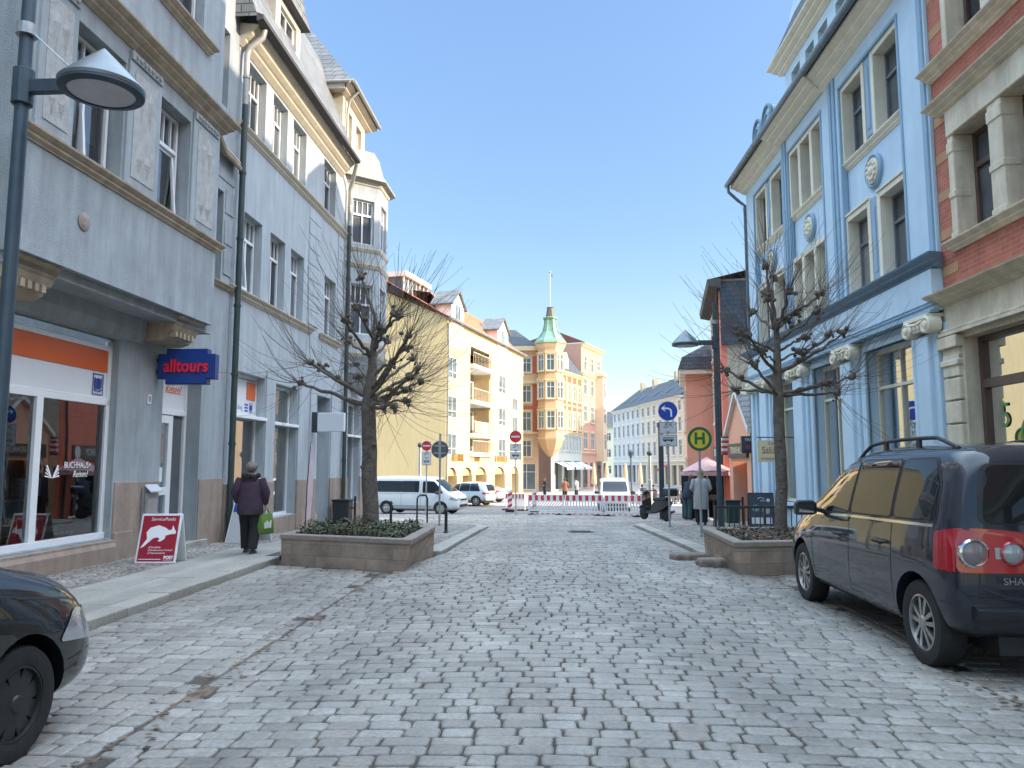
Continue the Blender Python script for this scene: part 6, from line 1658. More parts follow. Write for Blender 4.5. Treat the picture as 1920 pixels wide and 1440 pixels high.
# round lenses in the rear lamps, bumper lip, badge, wiper
for sgn in (-1, 1):
    for cx, m_, rr in ((.74, LAMP_G, .105), (.48, LAMP_W, .09)):
        h, nrm, _, _ = bv.ray_cast(Vector((sgn * cx, -5, .93)), Vector((0, 1, 0)))
        q = MB(); q.lathe([(rr, .02), (rr, -.012), (rr * .86, -.02), (rr * .8, -.008), (.01, -.004)], (h.x, h.y - .004, .93), 24, axis='y'); f = q.build('rear_lamp_ring', CHROME if m_ is LAMP_G else LAMP_R, mpv, smooth=40)
        q = MB(); q.lathe([(rr * .8, -.009), (rr * .5, -.022), (.01, -.026)], (h.x, h.y - .004, .93), 24, axis='y'); q.build('lens', m_, f, smooth=60)
    put('reflector_bar', LAMP_W, mpv, [patch(bv, [(sgn * .34, .89), (sgn * .6, .89), (sgn * .6, .97), (sgn * .34, .97)], 'y', -1, .009)])
q = MB()
pr = [(.315, .47), (.29, .5), (.29, .54), (.315, .56), (.42, .56), (.42, .47)]
q.add([(x, y + .03 * (abs(x) / .78) ** 2, z) for x in (-.78, -.4, 0, .4, .78) for y, z in pr], [(6 * k + i, 6 * k + (i + 1) % 6, 6 * k + 6 + (i + 1) % 6, 6 * k + 6 + i) for k in range(4) for i in range(6)] + [tuple(range(6)), tuple(range(24, 30))])
q.build('bumper_lip', P_DARK, mpv, smooth=40)
put('bumper_seams', M_BLACK, bd, [patch(bv, qd, 'y', -1, .004, cell=.2) for qd in line([(-.85, .6), (-.4, .62), (.4, .62), (.85, .6)], .01) + line([(-.72, .62), (-.7, 1.0)], .01) + line([(.72, .62), (.7, 1.0)], .01)])
text('SHARAN', mpv, (-.44, .325, .74), .07, CHROME, ext=.003, sx=1.1)
q = MB(); q.tube([(0, .37, 1.13), (.1, .38, 1.16), (.42, .39, 1.19)], .012, 6); q.ball((0, .39, 1.11), .03); q.build('rear_wiper', M_BLACK, mpv)
put('number_plate', SIGNW, mpv, [patch(bv, [(-.26, .72), (.26, .72), (.26, .83), (-.26, .83)], 'y', -1, .01)])

# ---- black hatchback, near left, only its nose in view
hb_rows = [(0.02, .36, .62, .55, .7, .86, .66, 1.2, .45, .3), (.12, .28, .76, .55, .80, .9, .78, 1.38, .55, .25), (.6, .22, .78, .55, .825, .92, .8, 1.46, .6), (1.3, .2, .78, .55, .83, .92, .81, 1.5, .62), (1.9, .2, .78, .55, .83, .92, .81, 1.47, .61),
           (2.3, .2, .78, .55, .83, .92, .81, 1.3, .62), (2.65, .2, .78, .55, .83, .91, .80, 1.07, .66), (2.95, .2, .78, .55, .828, .87, .78, .99, .66), (3.3, .2, .77, .53, .815, .8, .76, .92, .6), (3.52, .22, .7, .48, .76, .68, .7, .79, .52), (3.66, .28, .52, .45, .6, .58, .55, .63, .4)]
hb, hv, hbd = car('hatchback', (-3.64, 1.2, surf(-3.6, 4) - .005), rad(90) - rad(.5), 'glossy black hatchback cut off by the left edge, only its nose in view', None, hb_rows, (.6, 2.83), .30, P_BLACK,
    [[(.5, .95), (1.3, .94), (1.3, 1.36), (.75, 1.34)], [(1.36, .94), (2.35, .93), (2.1, 1.15), (1.85, 1.33), (1.36, 1.37)]], [(-.66, 1.0), (.66, 1.0), (.55, 1.36), (-.55, 1.36)], [(-.6, .96), (.6, .96), (.48, 1.28), (-.48, 1.28)],
    [([(.06, .66), (.2, .66), (.22, .9), (.1, .92)], 'x', LAMP_R)], [([(3.1, .56), (3.56, .5), (3.5, .68), (3.28, .72)], 'x', LAMP_W), ([(.42, .5), (.7, .52), (.7, .7), (.5, .68)], 'y', LAMP_W)], 3.7, .82,
    door_x=[[(1.33, .3), (1.33, 1.36)], [(2.4, .3), (2.42, .95)], [(1.33, .3), (2.4, .3)], [(2.75, .86), (3.25, .78), (3.5, .69)], [(3.2, .44), (3.55, .47)]], mirror_y=(2.12, .95), handles=((1.5, .78),),
    grille=[([(-.4, .42), (.4, .42), (.4, .52), (-.4, .52)], PLASTIC, 'grille')], rim=mat('dark_hubcap', (.045, .047, .05), .4, .6), spokes=9, style='single')

# ---- vehicles in the square
VAN_R = [(0.02, .42, .78, .7, .86, 1.1, .85, 1.86, .72, .03), (.1, .32, .88, .7, .945, 1.1, .93, 1.95, .8, .03), (.6, .26, .9, .7, .95, 1.12, .935, 1.98, .82), (2.0, .24, .9, .7, .952, 1.12, .935, 1.99, .82), (3.2, .24, .9, .7, .95, 1.12, .93, 1.97, .81),
         (3.55, .24, .9, .7, .95, 1.1, .93, 1.86, .79), (3.95, .24, .9, .7, .95, 1.08, .92, 1.5, .8), (4.3, .24, .89, .68, .94, 1.05, .9, 1.2, .8), (4.6, .25, .87, .64, .92, .95, .88, 1.08, .76), (4.82, .28, .8, .6, .86, .84, .82, .94, .66), (4.9, .36, .62, .56, .74, .74, .7, .8, .52)]
def van(loc, head, label, small=False):
    r_, v, b_ = car('van', loc, head, label, None, VAN_R, (.95, 3.95), .335, P_WHITE,
        [[(.35, 1.17), (1.75, 1.17), (1.75, 1.72), (.4, 1.72)], [(1.8, 1.17), (2.75, 1.17), (2.75, 1.72), (1.8, 1.72)], [(2.98, 1.15), (4.08, 1.12), (3.75, 1.5), (3.55, 1.69), (2.98, 1.71)]], [(-.74, 1.2), (.74, 1.2), (.68, 1.8), (-.68, 1.8)], [(-.7, 1.2), (.7, 1.2), (.66, 1.74), (-.66, 1.74)],
        [([(.02, .85), (.16, .85), (.16, 1.2), (.03, 1.2)], 'x', LAMP_R), ([(.74, .85), (.9, .85), (.9, 1.2), (.74, 1.2)], 'y', LAMP_R)],
        [([(4.42, .8), (4.78, .72), (4.76, .86), (4.5, .96)], 'x', LAMP_W), ([(.48, .74), (.84, .76), (.82, .92), (.48, .86)], 'y', LAMP_W)], 4.9, .95,
        door_x=[[(2.86, .35), (2.86, 1.75)], [(1.78, .35), (1.78, 1.74)], [(.4, 1.08), (2.86, 1.08)], [(4.1, .6), (4.1, 1.1)]], mirror_y=(3.9, 1.12), handles=((2.98, 1.0),),
        grille=[([(-.45, .74), (.45, .74), (.45, .83), (-.45, .83)], PLASTIC, 'grille'), ([(-.6, .4), (.6, .4), (.6, .55), (-.6, .55)], PLASTIC, 'lower_grille'), ([(-.26, .57), (.26, .57), (.26, .66), (-.26, .66)], SIGNW, 'number_plate')], spokes=10, style='single', belt=([(.3, .46), (3.5, .46)], False))
    return r_
def place(px_xy, head, L): return (px_xy[0] - math.cos(head) * L / 2, px_xy[1] - math.sin(head) * L / 2, zg(px_xy[1]) - .02)
h_ = rad(-13); van(place((-6.95, 40.0), h_, 4.9), h_, 'white passenger van with dark side windows turning out of the square on the left')
h_ = rad(-92); van(place((3.75, 46.8), h_, 4.9), h_, 'white van facing the camera behind the red and white barriers')
SUV_R = [(0.02, .42, .7, .64, .8, .95, .78, 1.2, .6, .35), (.12, .34, .84, .64, .9, .98, .87, 1.5, .62, .3), (.6, .28, .86, .64, .915, 1.0, .885, 1.6, .65), (1.4, .26, .86, .64, .92, .99, .89, 1.64, .66), (2.1, .26, .86, .64, .92, .98, .89, 1.61, .65), (2.6, .26, .86, .64, .92, .97, .885, 1.42, .66), (3.0, .26, .86, .64, .92, .96, .88, 1.12, .72), (3.5, .27, .85, .62, .91, .9, .86, 1.03, .7), (4.1, .28, .8, .6, .87, .82, .8, .94, .62), (4.4, .36, .6, .56, .7, .7, .66, .76, .5)]
SED_R = [(0.02, .38, .66, .58, .76, .82, .74, .92, .6, .1), (.14, .3, .82, .58, .88, .86, .84, 1.0, .66), (.7, .26, .84, .58, .9, .9, .86, 1.08, .66), (1.1, .24, .84, .58, .9, .9, .865, 1.28, .62), (1.7, .24, .84, .58, .9, .9, .87, 1.42, .6), (2.3, .24, .84, .58, .9, .9, .87, 1.41, .6), (2.8, .24, .84, .58, .9, .89, .865, 1.2, .62), (3.2, .24, .84, .58, .9, .87, .85, .98, .7), (4.0, .25, .82, .56, .88, .78, .82, .88, .64), (4.4, .28, .74, .52, .8, .66, .74, .72, .54), (4.52, .34, .56, .5, .62, .58, .56, .62, .4)]
def suv(loc, head, label, rows, pm, L, h):
    top = h - .12; t = 'x'
    wins = [[(.55, 1.03), (1.3, 1.03), (1.3, top), (.8, top)], [(1.36, 1.03), (2.1, 1.02), (2.05, top), (1.36, top)], [(2.16, 1.02), (2.9, 1.0), (2.65, 1.2), (2.4, top - .03), (2.14, top)]] if h > 1.5 else [[(1.2, .95), (1.75, .94), (1.75, 1.3), (1.45, 1.28)], [(1.8, .94), (2.35, .93), (2.3, 1.31), (1.8, 1.31)], [(2.4, .93), (3.05, .91), (2.75, 1.12), (2.4, 1.3)]]
    return car('parked_car', loc, head, label, None, rows, (.85, 3.5), .34 if h > 1.5 else .31, pm, wins, [(-.66, 1.04), (.66, 1.04), (.58, h - .15), (-.58, h - .15)], [(-.6, 1.04), (.6, 1.04), (.5, h - .2), (-.5, h - .2)] if h > 1.5 else [(-.58, 1.1), (.58, 1.1), (.5, 1.32), (-.5, 1.32)],
        [([(.05, .8), (.35, .8), (.4, .93), (.08, .95)], 'x', LAMP_R), ([(.45, .8), (.84, .8), (.84, .94), (.45, .92)], 'y', LAMP_R)], [([(.5, .64), (.8, .66), (.78, .78), (.5, .74)], 'y', LAMP_W)], L, .9,
        door_x=[[(1.33, .35), (1.33, 1.0)], [(2.13, .35), (2.13, 1.0)], [(3.1, .35), (3.1, .95)]], mirror_y=(2.75, 1.0), spokes=5, black_low=[[(1.3, .27), (3.1, .27), (3.1, .42), (1.3, .42)]] if h > 1.5 else None)
h_ = rad(160); suv(place((-6.15, 53.0), h_, 4.4), h_, 'white sport utility car seen from behind beside the passenger van', SUV_R, P_SILV, 4.4, 1.64)
h_ = rad(158); suv(place((-5.6, 57.5), h_, 4.5), h_, 'white saloon half hidden behind the sport utility car', SED_R, P_WHITE, 4.5, 1.42)

# ---- scooter on the right pavement
SCB = mat('matt_black_scooter', (.012, .013, .015), .55, var=.2, scale=8)
sc_ = empty('motor_scooter', (3.72, 27.9, zg(27.9) + .085), rad(30), 'black motor scooter with a top box standing on the right pavement edge', 'scooter')
q = MB(); q.lathe([(.2, -.05), (.235, -.03), (.235, .03), (.2, .05)], (0, -.62, .235), 24, axis='x'); wq = q.build('wheel', RUBBER, sc_, smooth=40); q = MB(); q.lathe([(.14, -.04), (.14, .04)], (0, -.62, .235), 18, axis='x'); q.build('rim', ALLOY, wq)
q = MB(); q.lathe([(.2, -.05), (.235, -.03), (.235, .03), (.2, .05)], (0, .68, .235), 24, axis='x'); wq = q.build('wheel', RUBBER, sc_, smooth=40); q = MB(); q.lathe([(.14, -.04), (.14, .04)], (0, .68, .235), 18, axis='x'); q.build('rim', ALLOY, wq)
q = MB(); q.loft([[(-w_, y, z0), (w_, y, z0), (w_ * .8, y, z1), (-w_ * .8, y, z1)] for y, w_, z0, z1 in ((-.85, .08, .6, .72), (-.6, .15, .42, .76), (-.2, .17, .3, .74), (.05, .14, .26, .6), (.12, .16, .24, .36), (.4, .17, .24, .34))])
q.loft([[(-w_, y, z), (w_, y, z), (w_ * .7, y + .1, z + .02), (-w_ * .7, y + .1, z + .02)] for y, z, w_ in ((.4, .26, .18), (.48, .5, .21), (.52, .75, .22), (.5, .95, .16), (.46, 1.02, .1))])
q.loft([[(-.07, y, z), (.07, y, z), (.06, y, z + .04), (-.06, y, z + .04)] for y, z in ((.42, .42), (.6, .5), (.8, .48), (.92, .38))])
q.build('body', SCB, sc_, smooth=40, bevel=.03, seg=2)
q = MB(); q.loft([[(-w_, y, z), (w_, y, z), (w_ * .7, y, z + .09), (-w_ * .7, y, z + .09)] for y, z, w_ in ((-.72, .76, .1), (-.5, .76, .15), (-.1, .73, .15), (.04, .7, .1))]); q.build('seat', RUBBER, sc_, smooth=50)
q = MB(); q.box(-.2, .2, -1.05, -.68, .9, 1.14); tbx = q.build('top_box', SCB, sc_, bevel=.05, seg=3); q = MB(); q.box(-.19, .19, -1.03, -.7, 1.14, 1.2); q.build('lid', mat('pale_blue_lid', (.3, .45, .6), .3), tbx, bevel=.03, seg=2)
q = MB(); q.tube([(-.34, .4, 1.05), (-.15, .46, 1.05), (.15, .46, 1.05), (.34, .4, 1.05)], .016, 8); q.tube([(0, .48, 1.05), (0, .56, .6), (0, .66, .3)], .03, 8); q.tube([(.2, .46, 1.05), (.24, .45, 1.2)], .008, 6); q.tube([(-.2, .46, 1.05), (-.24, .45, 1.2)], .008, 6); q.ball((.26, .44, 1.23), (.06, .015, .035)); q.ball((-.26, .44, 1.23), (.06, .015, .035)); q.build('handlebar', M_BLACK, sc_, smooth=50)
q = MB(); q.ball((0, .6, .88), (.11, .05, .08)); q.build('headlight', LAMP_W, sc_, smooth=60); q = MB(); q.ball((0, -.88, .68), (.08, .03, .04)); q.build('taillight', LAMP_R, sc_, smooth=60)
q = MB(); q.tube([(.15, -.2, .26), (.17, -.5, .28), (.17, -.85, .36)], [.03, .05, .05], 8); q.build('exhaust', M_GALV, sc_, smooth=50); q = MB(); q.tube([(.08, -.15, .25), (.2, -.15, 0)], .014, 6); q.build('kickstand', M_BLACK, sc_)
# ================================================================ STREET FURNITURE
def gp_(x, y, h=.085): return (x, y, zg(y) + h)
POLE = mat('blue_grey_pole', (0.05, 0.075, 0.095), 0.45, .4, var=.15, scale=6)
LENS = mat('frosted_lens', (.5, .5, .52), .35, var=.15, scale=5)
CONE = mat('grey_cone_metal', (.15, .175, .19), .4, .5, var=.12, scale=5)


def street_lamp(x, y, hl, top, arm, label, rz=0.0):
    e = empty('street_lamp', gp_(x, y), rz, label, 'street lamp', 'cone street lamps along the street')
    q = MB(); q.tube([(0, 0, -.05), (0, 0, 1.2), (0, 0, 1.25), (0, 0, top)], [.066, .066, .058, .052], 16); q.lathe([(.11, 0), (.11, .05), (.08, .12)], (0, 0, 0), 16); q.build('pole', POLE, e, smooth=40)
    q = MB(); q.box(0, arm - .2, -.035, .035, hl - .06, hl + .06); q.lathe([(.085, -.16), (.085, .16)], (0, 0, hl), 14); q.build('arm', POLE, e, bevel=.006)
    q = MB(); q.tube([(.03, 0, hl + .52), (arm - .22, 0, hl + .1)], .008, 6); q.lathe([(.085, -.05), (.085, .05)], (0, 0, hl + .52), 14); q.build('stay_rod', M_GALV, e)
    q = MB(); q.lathe([(.34, -.05), (.345, -.02), (.33, 0), (.17, .17), (.012, .33)], (arm, 0, hl + .0), 36); sh = q.build('lamp_shade', CONE, e, smooth=25)
    q = MB(); q.lathe([(.338, -.052), (.338, -.07), (.27, -.085), (.27, -.06)], (arm, 0, hl), 36, cap=False); q.build('rim', POLE, sh, smooth=25)
    q = MB(); q.lathe([(.272, -.07), (.2, -.09), (.01, -.1)], (arm, 0, hl), 32); q.build('lens', LENS, sh, smooth=60)
    return e


street_lamp(-4.58, 6.05, 4.73, 6.6, .71, 'near street lamp with a grey cone shade over the left pavement')
street_lamp(4.12, 19.1, 4.73, 5.75, -.74, 'dark street lamp with a cone shade reaching over the road beside the right tree') if False else None
e = street_lamp(4.12, 19.1, 4.73, 5.75, .74, 'far street lamp with a dark cone shade, standing beside the right tree', rad(180))

RED = mat('sign_red_paint', (.5, .015, .03), .35, coat=.3); SBLUE = mat('traffic_blue', (.01, .06, .36), .35, coat=.3); SGREEN = mat('stop_green', (.01, .12, .05), .35); SYEL = mat('stop_yellow', (.62, .48, .04), .35)
PLATE = mat('plate_white', (.55, .57, .58), .4); BACK = mat('sign_back', (.12, .13, .14), .5, .5, var=.15, scale=8)
def bike(q, cx, y, cz, s, mi=0):
    for dx in (-.34, .34): q.lathe([(.2 * s, 0), (.2 * s, .003), (.165 * s, .003), (.165 * s, 0)], (cx + dx * s, y, cz - .1 * s), 16, mi, axis='y', cap=False)
    P = {'r': (-.34, -.1), 'b': (-.06, -.1), 's': (-.14, .2), 'h': (.24, .2), 'f': (.34, -.1), 't': (.2, .3), 'g': (.3, .33)}
    for a_, b_ in (('r', 'b'), ('b', 's'), ('r', 's'), ('s', 'h'), ('b', 'h'), ('h', 'f'), ('h', 't'), ('t', 'g')):
        a2, b2 = Vector(P[a_]) * s, Vector(P[b_]) * s; n_ = (b2 - a2).normalized(); n_ = Vector((-n_.y, n_.x)) * .018 * s
        q.prism([(cx + p.x, y, cz + p.y) for p in (a2 + n_, b2 + n_, b2 - n_, a2 - n_)], (0, -.003, 0), mi)
    q.box(cx - .22 * s, cx - .08 * s, y - .003, y, cz + .2 * s, cz + .24 * s, mi)
def bus(q, cx, y, cz, s, mi=0):
    q.box(cx - .42 * s, cx + .42 * s, y - .003, y, cz - .12 * s, cz - .02 * s, mi); q.box(cx - .42 * s, cx + .42 * s, y - .003, y, cz + .1 * s, cz + .14 * s, mi)
    for k in range(7): q.box(cx + (-.42 + .135 * k) * s, cx + (-.42 + .135 * k + .035) * s, y - .003, y, cz - .02 * s, cz + .1 * s, mi)
    for dx in (-.24, .24): q.disc((cx + dx * s, y - .002, cz - .14 * s), .075 * s, 'y', 14, .004, mi)
def sign_plates(e, z, w_, kinds):
    for k in kinds:
        h_ = w_ * .68
        q = MB(); q.box(-w_ / 2, w_ / 2, -.06, -.045, z - h_ / 2, z + h_ / 2); p = q.build('plate', PLATE, e, bevel=.004)
        q = MB()
        for (a, b, c, d) in ((-w_ / 2 + .012, w_ / 2 - .012, z - h_ / 2 + .012, z - h_ / 2 + .022), (-w_ / 2 + .012, w_ / 2 - .012, z + h_ / 2 - .022, z + h_ / 2 - .012), (-w_ / 2 + .012, -w_ / 2 + .022, z - h_ / 2 + .022, z + h_ / 2 - .022), (w_ / 2 - .022, w_ / 2 - .012, z - h_ / 2 + .022, z + h_ / 2 - .022)): q.box(a, b, -.063, -.06, c, d)
        (bike if k == 'bike' else bus)(q, 0, -.0605, z + h_ * .1, w_ * .72)
        q.build('pictogram', LETBLACK, p)
        text('frei', p, (0, -.062, z - h_ * .34), h_ * .24, LETBLACK, ext=.001)
        z -= h_ + .02
    return z
def disc_sign(e, z, r, m_face, m_rim, rimw=.03, name='sign_disc'):
    q = MB(); q.lathe([(r, .0), (r, .02)], (0, -.075, z), 36, axis='y'); d = q.build(name, m_rim, e, smooth=30)
    q = MB(); q.lathe([(r - rimw, 0), (r - rimw, -.003)], (0, -.0755, z), 36, axis='y'); f = q.build('face', m_face, d, smooth=30)
    return d, f
def post(e, h, r=.03):
    q = MB(); q.tube([(0, 0, -.05), (0, 0, h)], r, 12); q.lathe([(r * 1.5, 0), (r * 1.5, .05), (r, .06)], (0, 0, 0), 12); return q.build('post', M_GALV, e, smooth=40)
def rotz_to_cam(x, y, extra=0): return -math.atan2(x, y) * .35 + extra

def no_entry(x, y, z, r, label, pw):
    e = empty('traffic_sign', gp_(x, y), rotz_to_cam(x, y), label, 'traffic sign', 'no entry signs with bicycle and bus plates')
    zz = z - (zg(y) + .085); post(e, zz + r)
    d, f = disc_sign(e, zz, r, RED, PLATE, .018)
    q = MB(); q.box(-r * .72, r * .72, -.083, -.079, zz - r * .13, zz + r * .13); q.build('bar', PLATE, d)
    sign_plates(e, zz - r - .03 - pw * .34, pw, ('bike', 'bus'))
no_entry(-5.8, 35.0, 2.41, .24, 'red no entry sign on a post at the far left pavement, beside the white van', .44)
no_entry(-1.75, 36.7, 2.89, .3, 'red no entry sign on a tall post just left of the three barriers', .56)
e = empty('traffic_sign', gp_(-3.4, 23.0), 0, 'round traffic sign seen from its dark back on a grey post behind the left planter', 'traffic sign')
post(e, 2.75); q = MB(); q.lathe([(.26, -.012), (.265, 0), (.26, .012)], (0, -.045, 2.27), 36, axis='y'); d = q.build('sign_disc', BACK, e, smooth=30); q = MB(); q.box(-.18, .18, -.075, -.058, 2.36, 2.4); q.box(-.18, .18, -.075, -.058, 2.14, 2.18); q.box(-.04, .04, -.08, -.03, 2.0, 2.52); q.build('clamp', M_GALV, d)
e = empty('traffic_sign', gp_(3.42, 22.6), 0, 'blue round sign with a white arrow bending left on a post over the right pavement', 'traffic sign')
zz = 3.12 - (zg(22.6) + .085); post(e, zz + .2); d, f = disc_sign(e, zz, .29, SBLUE, PLATE, .014)
q = MB(); y_ = -.08
arc = [(.0 + .12 * math.cos(t), -.0 + .1 * math.sin(t)) for t in [rad(a_) for a_ in (0, 20, 40, 60, 80)]]
path = [(.1, -.17), (.1, -.02)] + [(-.02 + .12 * math.cos(t), -.02 + .1 * math.sin(t)) for t in [rad(a_) for a_ in (15, 35, 55, 75, 90)]] + [(-.1, .08)]
for qd in line(path, .05): q.prism([(p[0], y_, zz + p[1]) for p in qd], (0, -.004, 0))
q.prism([(-.2, y_ - .001, zz + .08), (-.07, y_ - .001, zz + .18), (-.11, y_ - .001, zz + .08), (-.07, y_ - .001, zz - .02)], (0, -.004, 0)); q.build('arrow', LETWHITE, d)
sign_plates(e, zz - .29 - .2, .52, ('bike', 'bus'))
e = empty('bus_stop_sign', gp_(3.37, 17.6), 0, 'round green and yellow bus stop sign with a big H on a thin post', 'bus stop sign')
zz = 2.13 - (zg(17.6) + .085); post(e, zz - .1, .028); d, f = disc_sign(e, zz, .275, SYEL, SGREEN, .065)
text('H', d, (0, -.081, zz), .36, SGREEN, ext=.003, offset=.012)
e = empty('steel_post', gp_(4.54, 32.0, 0.05), 0, 'thick dark square steel post behind the blue arrow sign', 'post')
q = MB(); q.box(-.1, .1, -.1, .1, -.1, 3.75); q.build('shaft', POLE, e, bevel=.01); q = MB(); q.box(-.14, .14, -.14, .14, 3.75, 3.95); q.build('cap', POLE, e, bevel=.01)
for (x, y, h_, lab) in ((5.72, 45.0, 3.3, 'slim post lamp with a dark ball head in the square, left of the steel post'), (-8.2, 47, 3.9, 'white and dark post lamp in front of the yellow gable')):
    e = empty('post_lamp', gp_(x, y, 0), 0, lab, 'post lamp')
    q = MB(); q.tube([(0, 0, 0), (0, 0, h_ * .55), (0, 0, h_ * .56), (0, 0, h_)], [.13, .13, .09, .08], 12); q.build('post', M_GALV, e, smooth=40)
    q = MB(); q.ball((0, 0, h_ + .08), .17, 14, 8); q.build('head', POLE, e, smooth=60)
e = empty('historic_lamp', gp_(7.2, 70, 0), 0, 'small old style lantern on a slim post in front of the terrace', 'post lamp')
q = MB(); q.tube([(0, 0, 0), (0, 0, 3.4)], .06, 8); q.build('post', POLE, e); q = MB(); q.lathe([(.1, 0), (.22, .5), (.26, .52), (.04, .75)], (0, 0, 3.4), 8); q.build('lantern', POLE, e)

# bollards
BOL = []
for i, (x, y, h_, lab) in enumerate(((-4.9, 23.1, .72, 'black bollard behind the left planter, nearest to the shop wall'), (-2.6, 18.7, .6, 'short black bollard at the front edge of the left mosaic pavement'), (4.86, 23.3, .85, 'black bollard beside the foot of the right lamp'))):
    e = empty('bollard', gp_(x, y), 0, lab, 'bollard', 'black pavement bollards')
    q = MB(); q.lathe([(.06, 0), (.06, .03), (.04, .05), (.038, h_ - .1), (.05, h_ - .09), (.05, h_ - .05), (.035, h_ - .03), (.02, h_)], n=14); q.build('shaft', M_BLACK, e, smooth=40)
for (x, y, rz, lab) in ((-4.2, 24.6, .9, 'narrow black hoop barrier on the left pavement behind the tree'), (4.75, 21.8, 1.2, 'narrow black hoop barrier on the right pavement next to the street lamp')):
    e = empty('hoop_barrier', gp_(x, y), rz, lab, 'hoop barrier'); q = MB()
    q.tube([(-.22, 0, -.05), (-.22, 0, .78), (-.17, 0, .86), (-.08, 0, .9), (.08, 0, .9), (.17, 0, .86), (.22, 0, .78), (.22, 0, -.05)], .028, 10); q.build('hoop', M_BLACK, e, smooth=50)
# litter bins
def bin_(x, y, rz, w_, h_, m_, lab):
    e = empty('litter_bin', gp_(x, y), rz, lab, 'litter bin'); q = MB()
    q.loft([[(-w_ / 2 * k, -w_ / 2 * k, z), (w_ / 2 * k, -w_ / 2 * k, z), (w_ / 2 * k, w_ / 2 * k, z), (-w_ / 2 * k, w_ / 2 * k, z)] for z, k in ((.08, .9), (h_, 1))]); q.build('body', m_, e, bevel=.012)
    q = MB(); q.box(-w_ / 2 - .02, w_ / 2 + .02, -w_ / 2 - .02, w_ / 2 + .02, h_, h_ + .05); q.build('lid', M_BLACK, e, bevel=.01)
    q = MB(); q.tube([(w_ / 2 + .12, 0, -.05), (w_ / 2 + .12, 0, h_ + .14)], .035, 8); q.box(w_ / 2, w_ / 2 + .12, -.03, .03, h_ * .7, h_ * .75); q.build('post', M_BLACK, e)
bin_(-6.2, 22.4, 0, .5, .72, mat('dark_grey_bin', (.025, .032, .035), .5), 'dark grey litter bin on a post by the shop wall behind the left tree')
bin_(5.45, 23.6, 0, .42, .72, mat('dark_green_bin', (.012, .05, .045), .5), 'dark green litter bin beside the right street lamp')

# A boards
MAR = mat('crimson_poster', (.32, .012, .03), .35, var=.05, scale=2)
def a_board(name, x, y, rz, w_, h_, label, frame_m, face_m, spread=.26):
    e = empty(name, gp_(x, y, .09), rz, label, 'pavement sign'); t = spread
    for sgn, nm in ((-1, 'front_panel'), (1, 'rear_panel')):
        a_ = math.atan2(t, h_); f = MB()
        f.box(-w_ / 2, w_ / 2, -.012, .012, 0, h_); 
        o = f.build(nm, frame_m, e, bevel=.004); o.location = (0, sgn * t, 0); o.rotation_euler = (sgn * a_, 0, 0)
        if sgn < 0:
            p = MB(); p.box(-w_ / 2 + .03, w_ / 2 - .03, -.016, -.012, .03, h_ - .03); fc = p.build('poster', face_m, o)
    return e, fc
e, fc = a_board('pavement_sign', -5.9, 11.35, rad(4), .60, .74, 'crimson pavement sign with a white kangaroo and the word POST', M_WHITE, MAR, .2)
text('ServicePunkt', fc, (.03, -.018, .655), .07, LETWHITE, shear=.25, ext=.001)
kan = [(-.25, .22), (-.22, .28), (-.17, .36), (-.19, .46), (-.14, .53), (-.02, .565), (.08, .53), (.14, .49), (.18, .50), (.19, .565), (.215, .515), (.25, .46), (.235, .435), (.17, .43), (.1, .41), (.09, .36), (.03, .32), (-.01, .33), (.02, .36), (-.02, .385), (-.08, .37), (-.12, .33), (-.2, .25)]
q = MB(); q.prism([(x, -.018, z) for x, z in kan], (0, .0015, 0)); q.build('kangaroo', LETWHITE, fc)
for k, s_ in enumerate(('Postfiliale', 'Briefmarken-Verkauf', 'Paketannahme')):
    text(s_, fc, (-.09, -.018, .235 - k * .042), .038, LETWHITE, align='LEFT', ext=.001)
    q = MB()
    for qd in line([(-.13, .235 - k * .042), (-.12, .222 - k * .042), (-.1, .255 - k * .042)], .008): q.prism([(p[0], -.018, p[1]) for p in qd], (0, -.001, 0))
    q.build('tick', LETWHITE, fc)
text('POST', fc, (.19, -.018, .085), .06, LETWHITE, ext=.001, offset=.003); q = MB(); q.box(-.25, .08, -.018, -.017, .055, .065); q.box(.12, .25, -.018, -.017, .045, .052); q.build('small_print', LETWHITE, fc)
e, fc = a_board('pavement_sign', -6.15, 15.3, rad(-12), .62, 1.0, 'white pavement sign with a blue poster half hidden behind the walking woman', M_WHITE, PLATE, .34)
q = MB(); q.box(-.27, .27, -.019, -.016, .62, .95); q.build('picture', mat('poster_blue', (.02, .08, .4), .4, var=.3, scale=4), fc)
e, fc = a_board('pavement_sign', 6.05, 22.6, rad(-8), .72, 1.0, 'dark menu board with pictures of dishes beside the entrance of the blue house', M_BLACK, mat('dark_menu', (.03, .04, .055), .4, var=.4, scale=4), .2)
q = MB()
for (x, z, r, mi) in ((-.16, .55, .1, 0), (.14, .5, .12, 1), (.2, .78, .05, 2)): q.disc((x, -.019, z), r, 'y', 18, .004, mi)
q.box(-.28, .28, -.02, -.017, .1, .28, 2); q.build('picture', [mat('dish_a', (.12, .3, .32), .4), mat('dish_b', (.3, .3, .3), .4), PLATE], fc)
q = MB()
for qd in line([(-.1, .82), (0, .86), (.1, .84), (-.02, .76), (.12, .76)], .014): q.prism([(p[0], -.02, p[1]) for p in qd], (0, -.002, 0))
q.build('scribble', LETWHITE, fc)
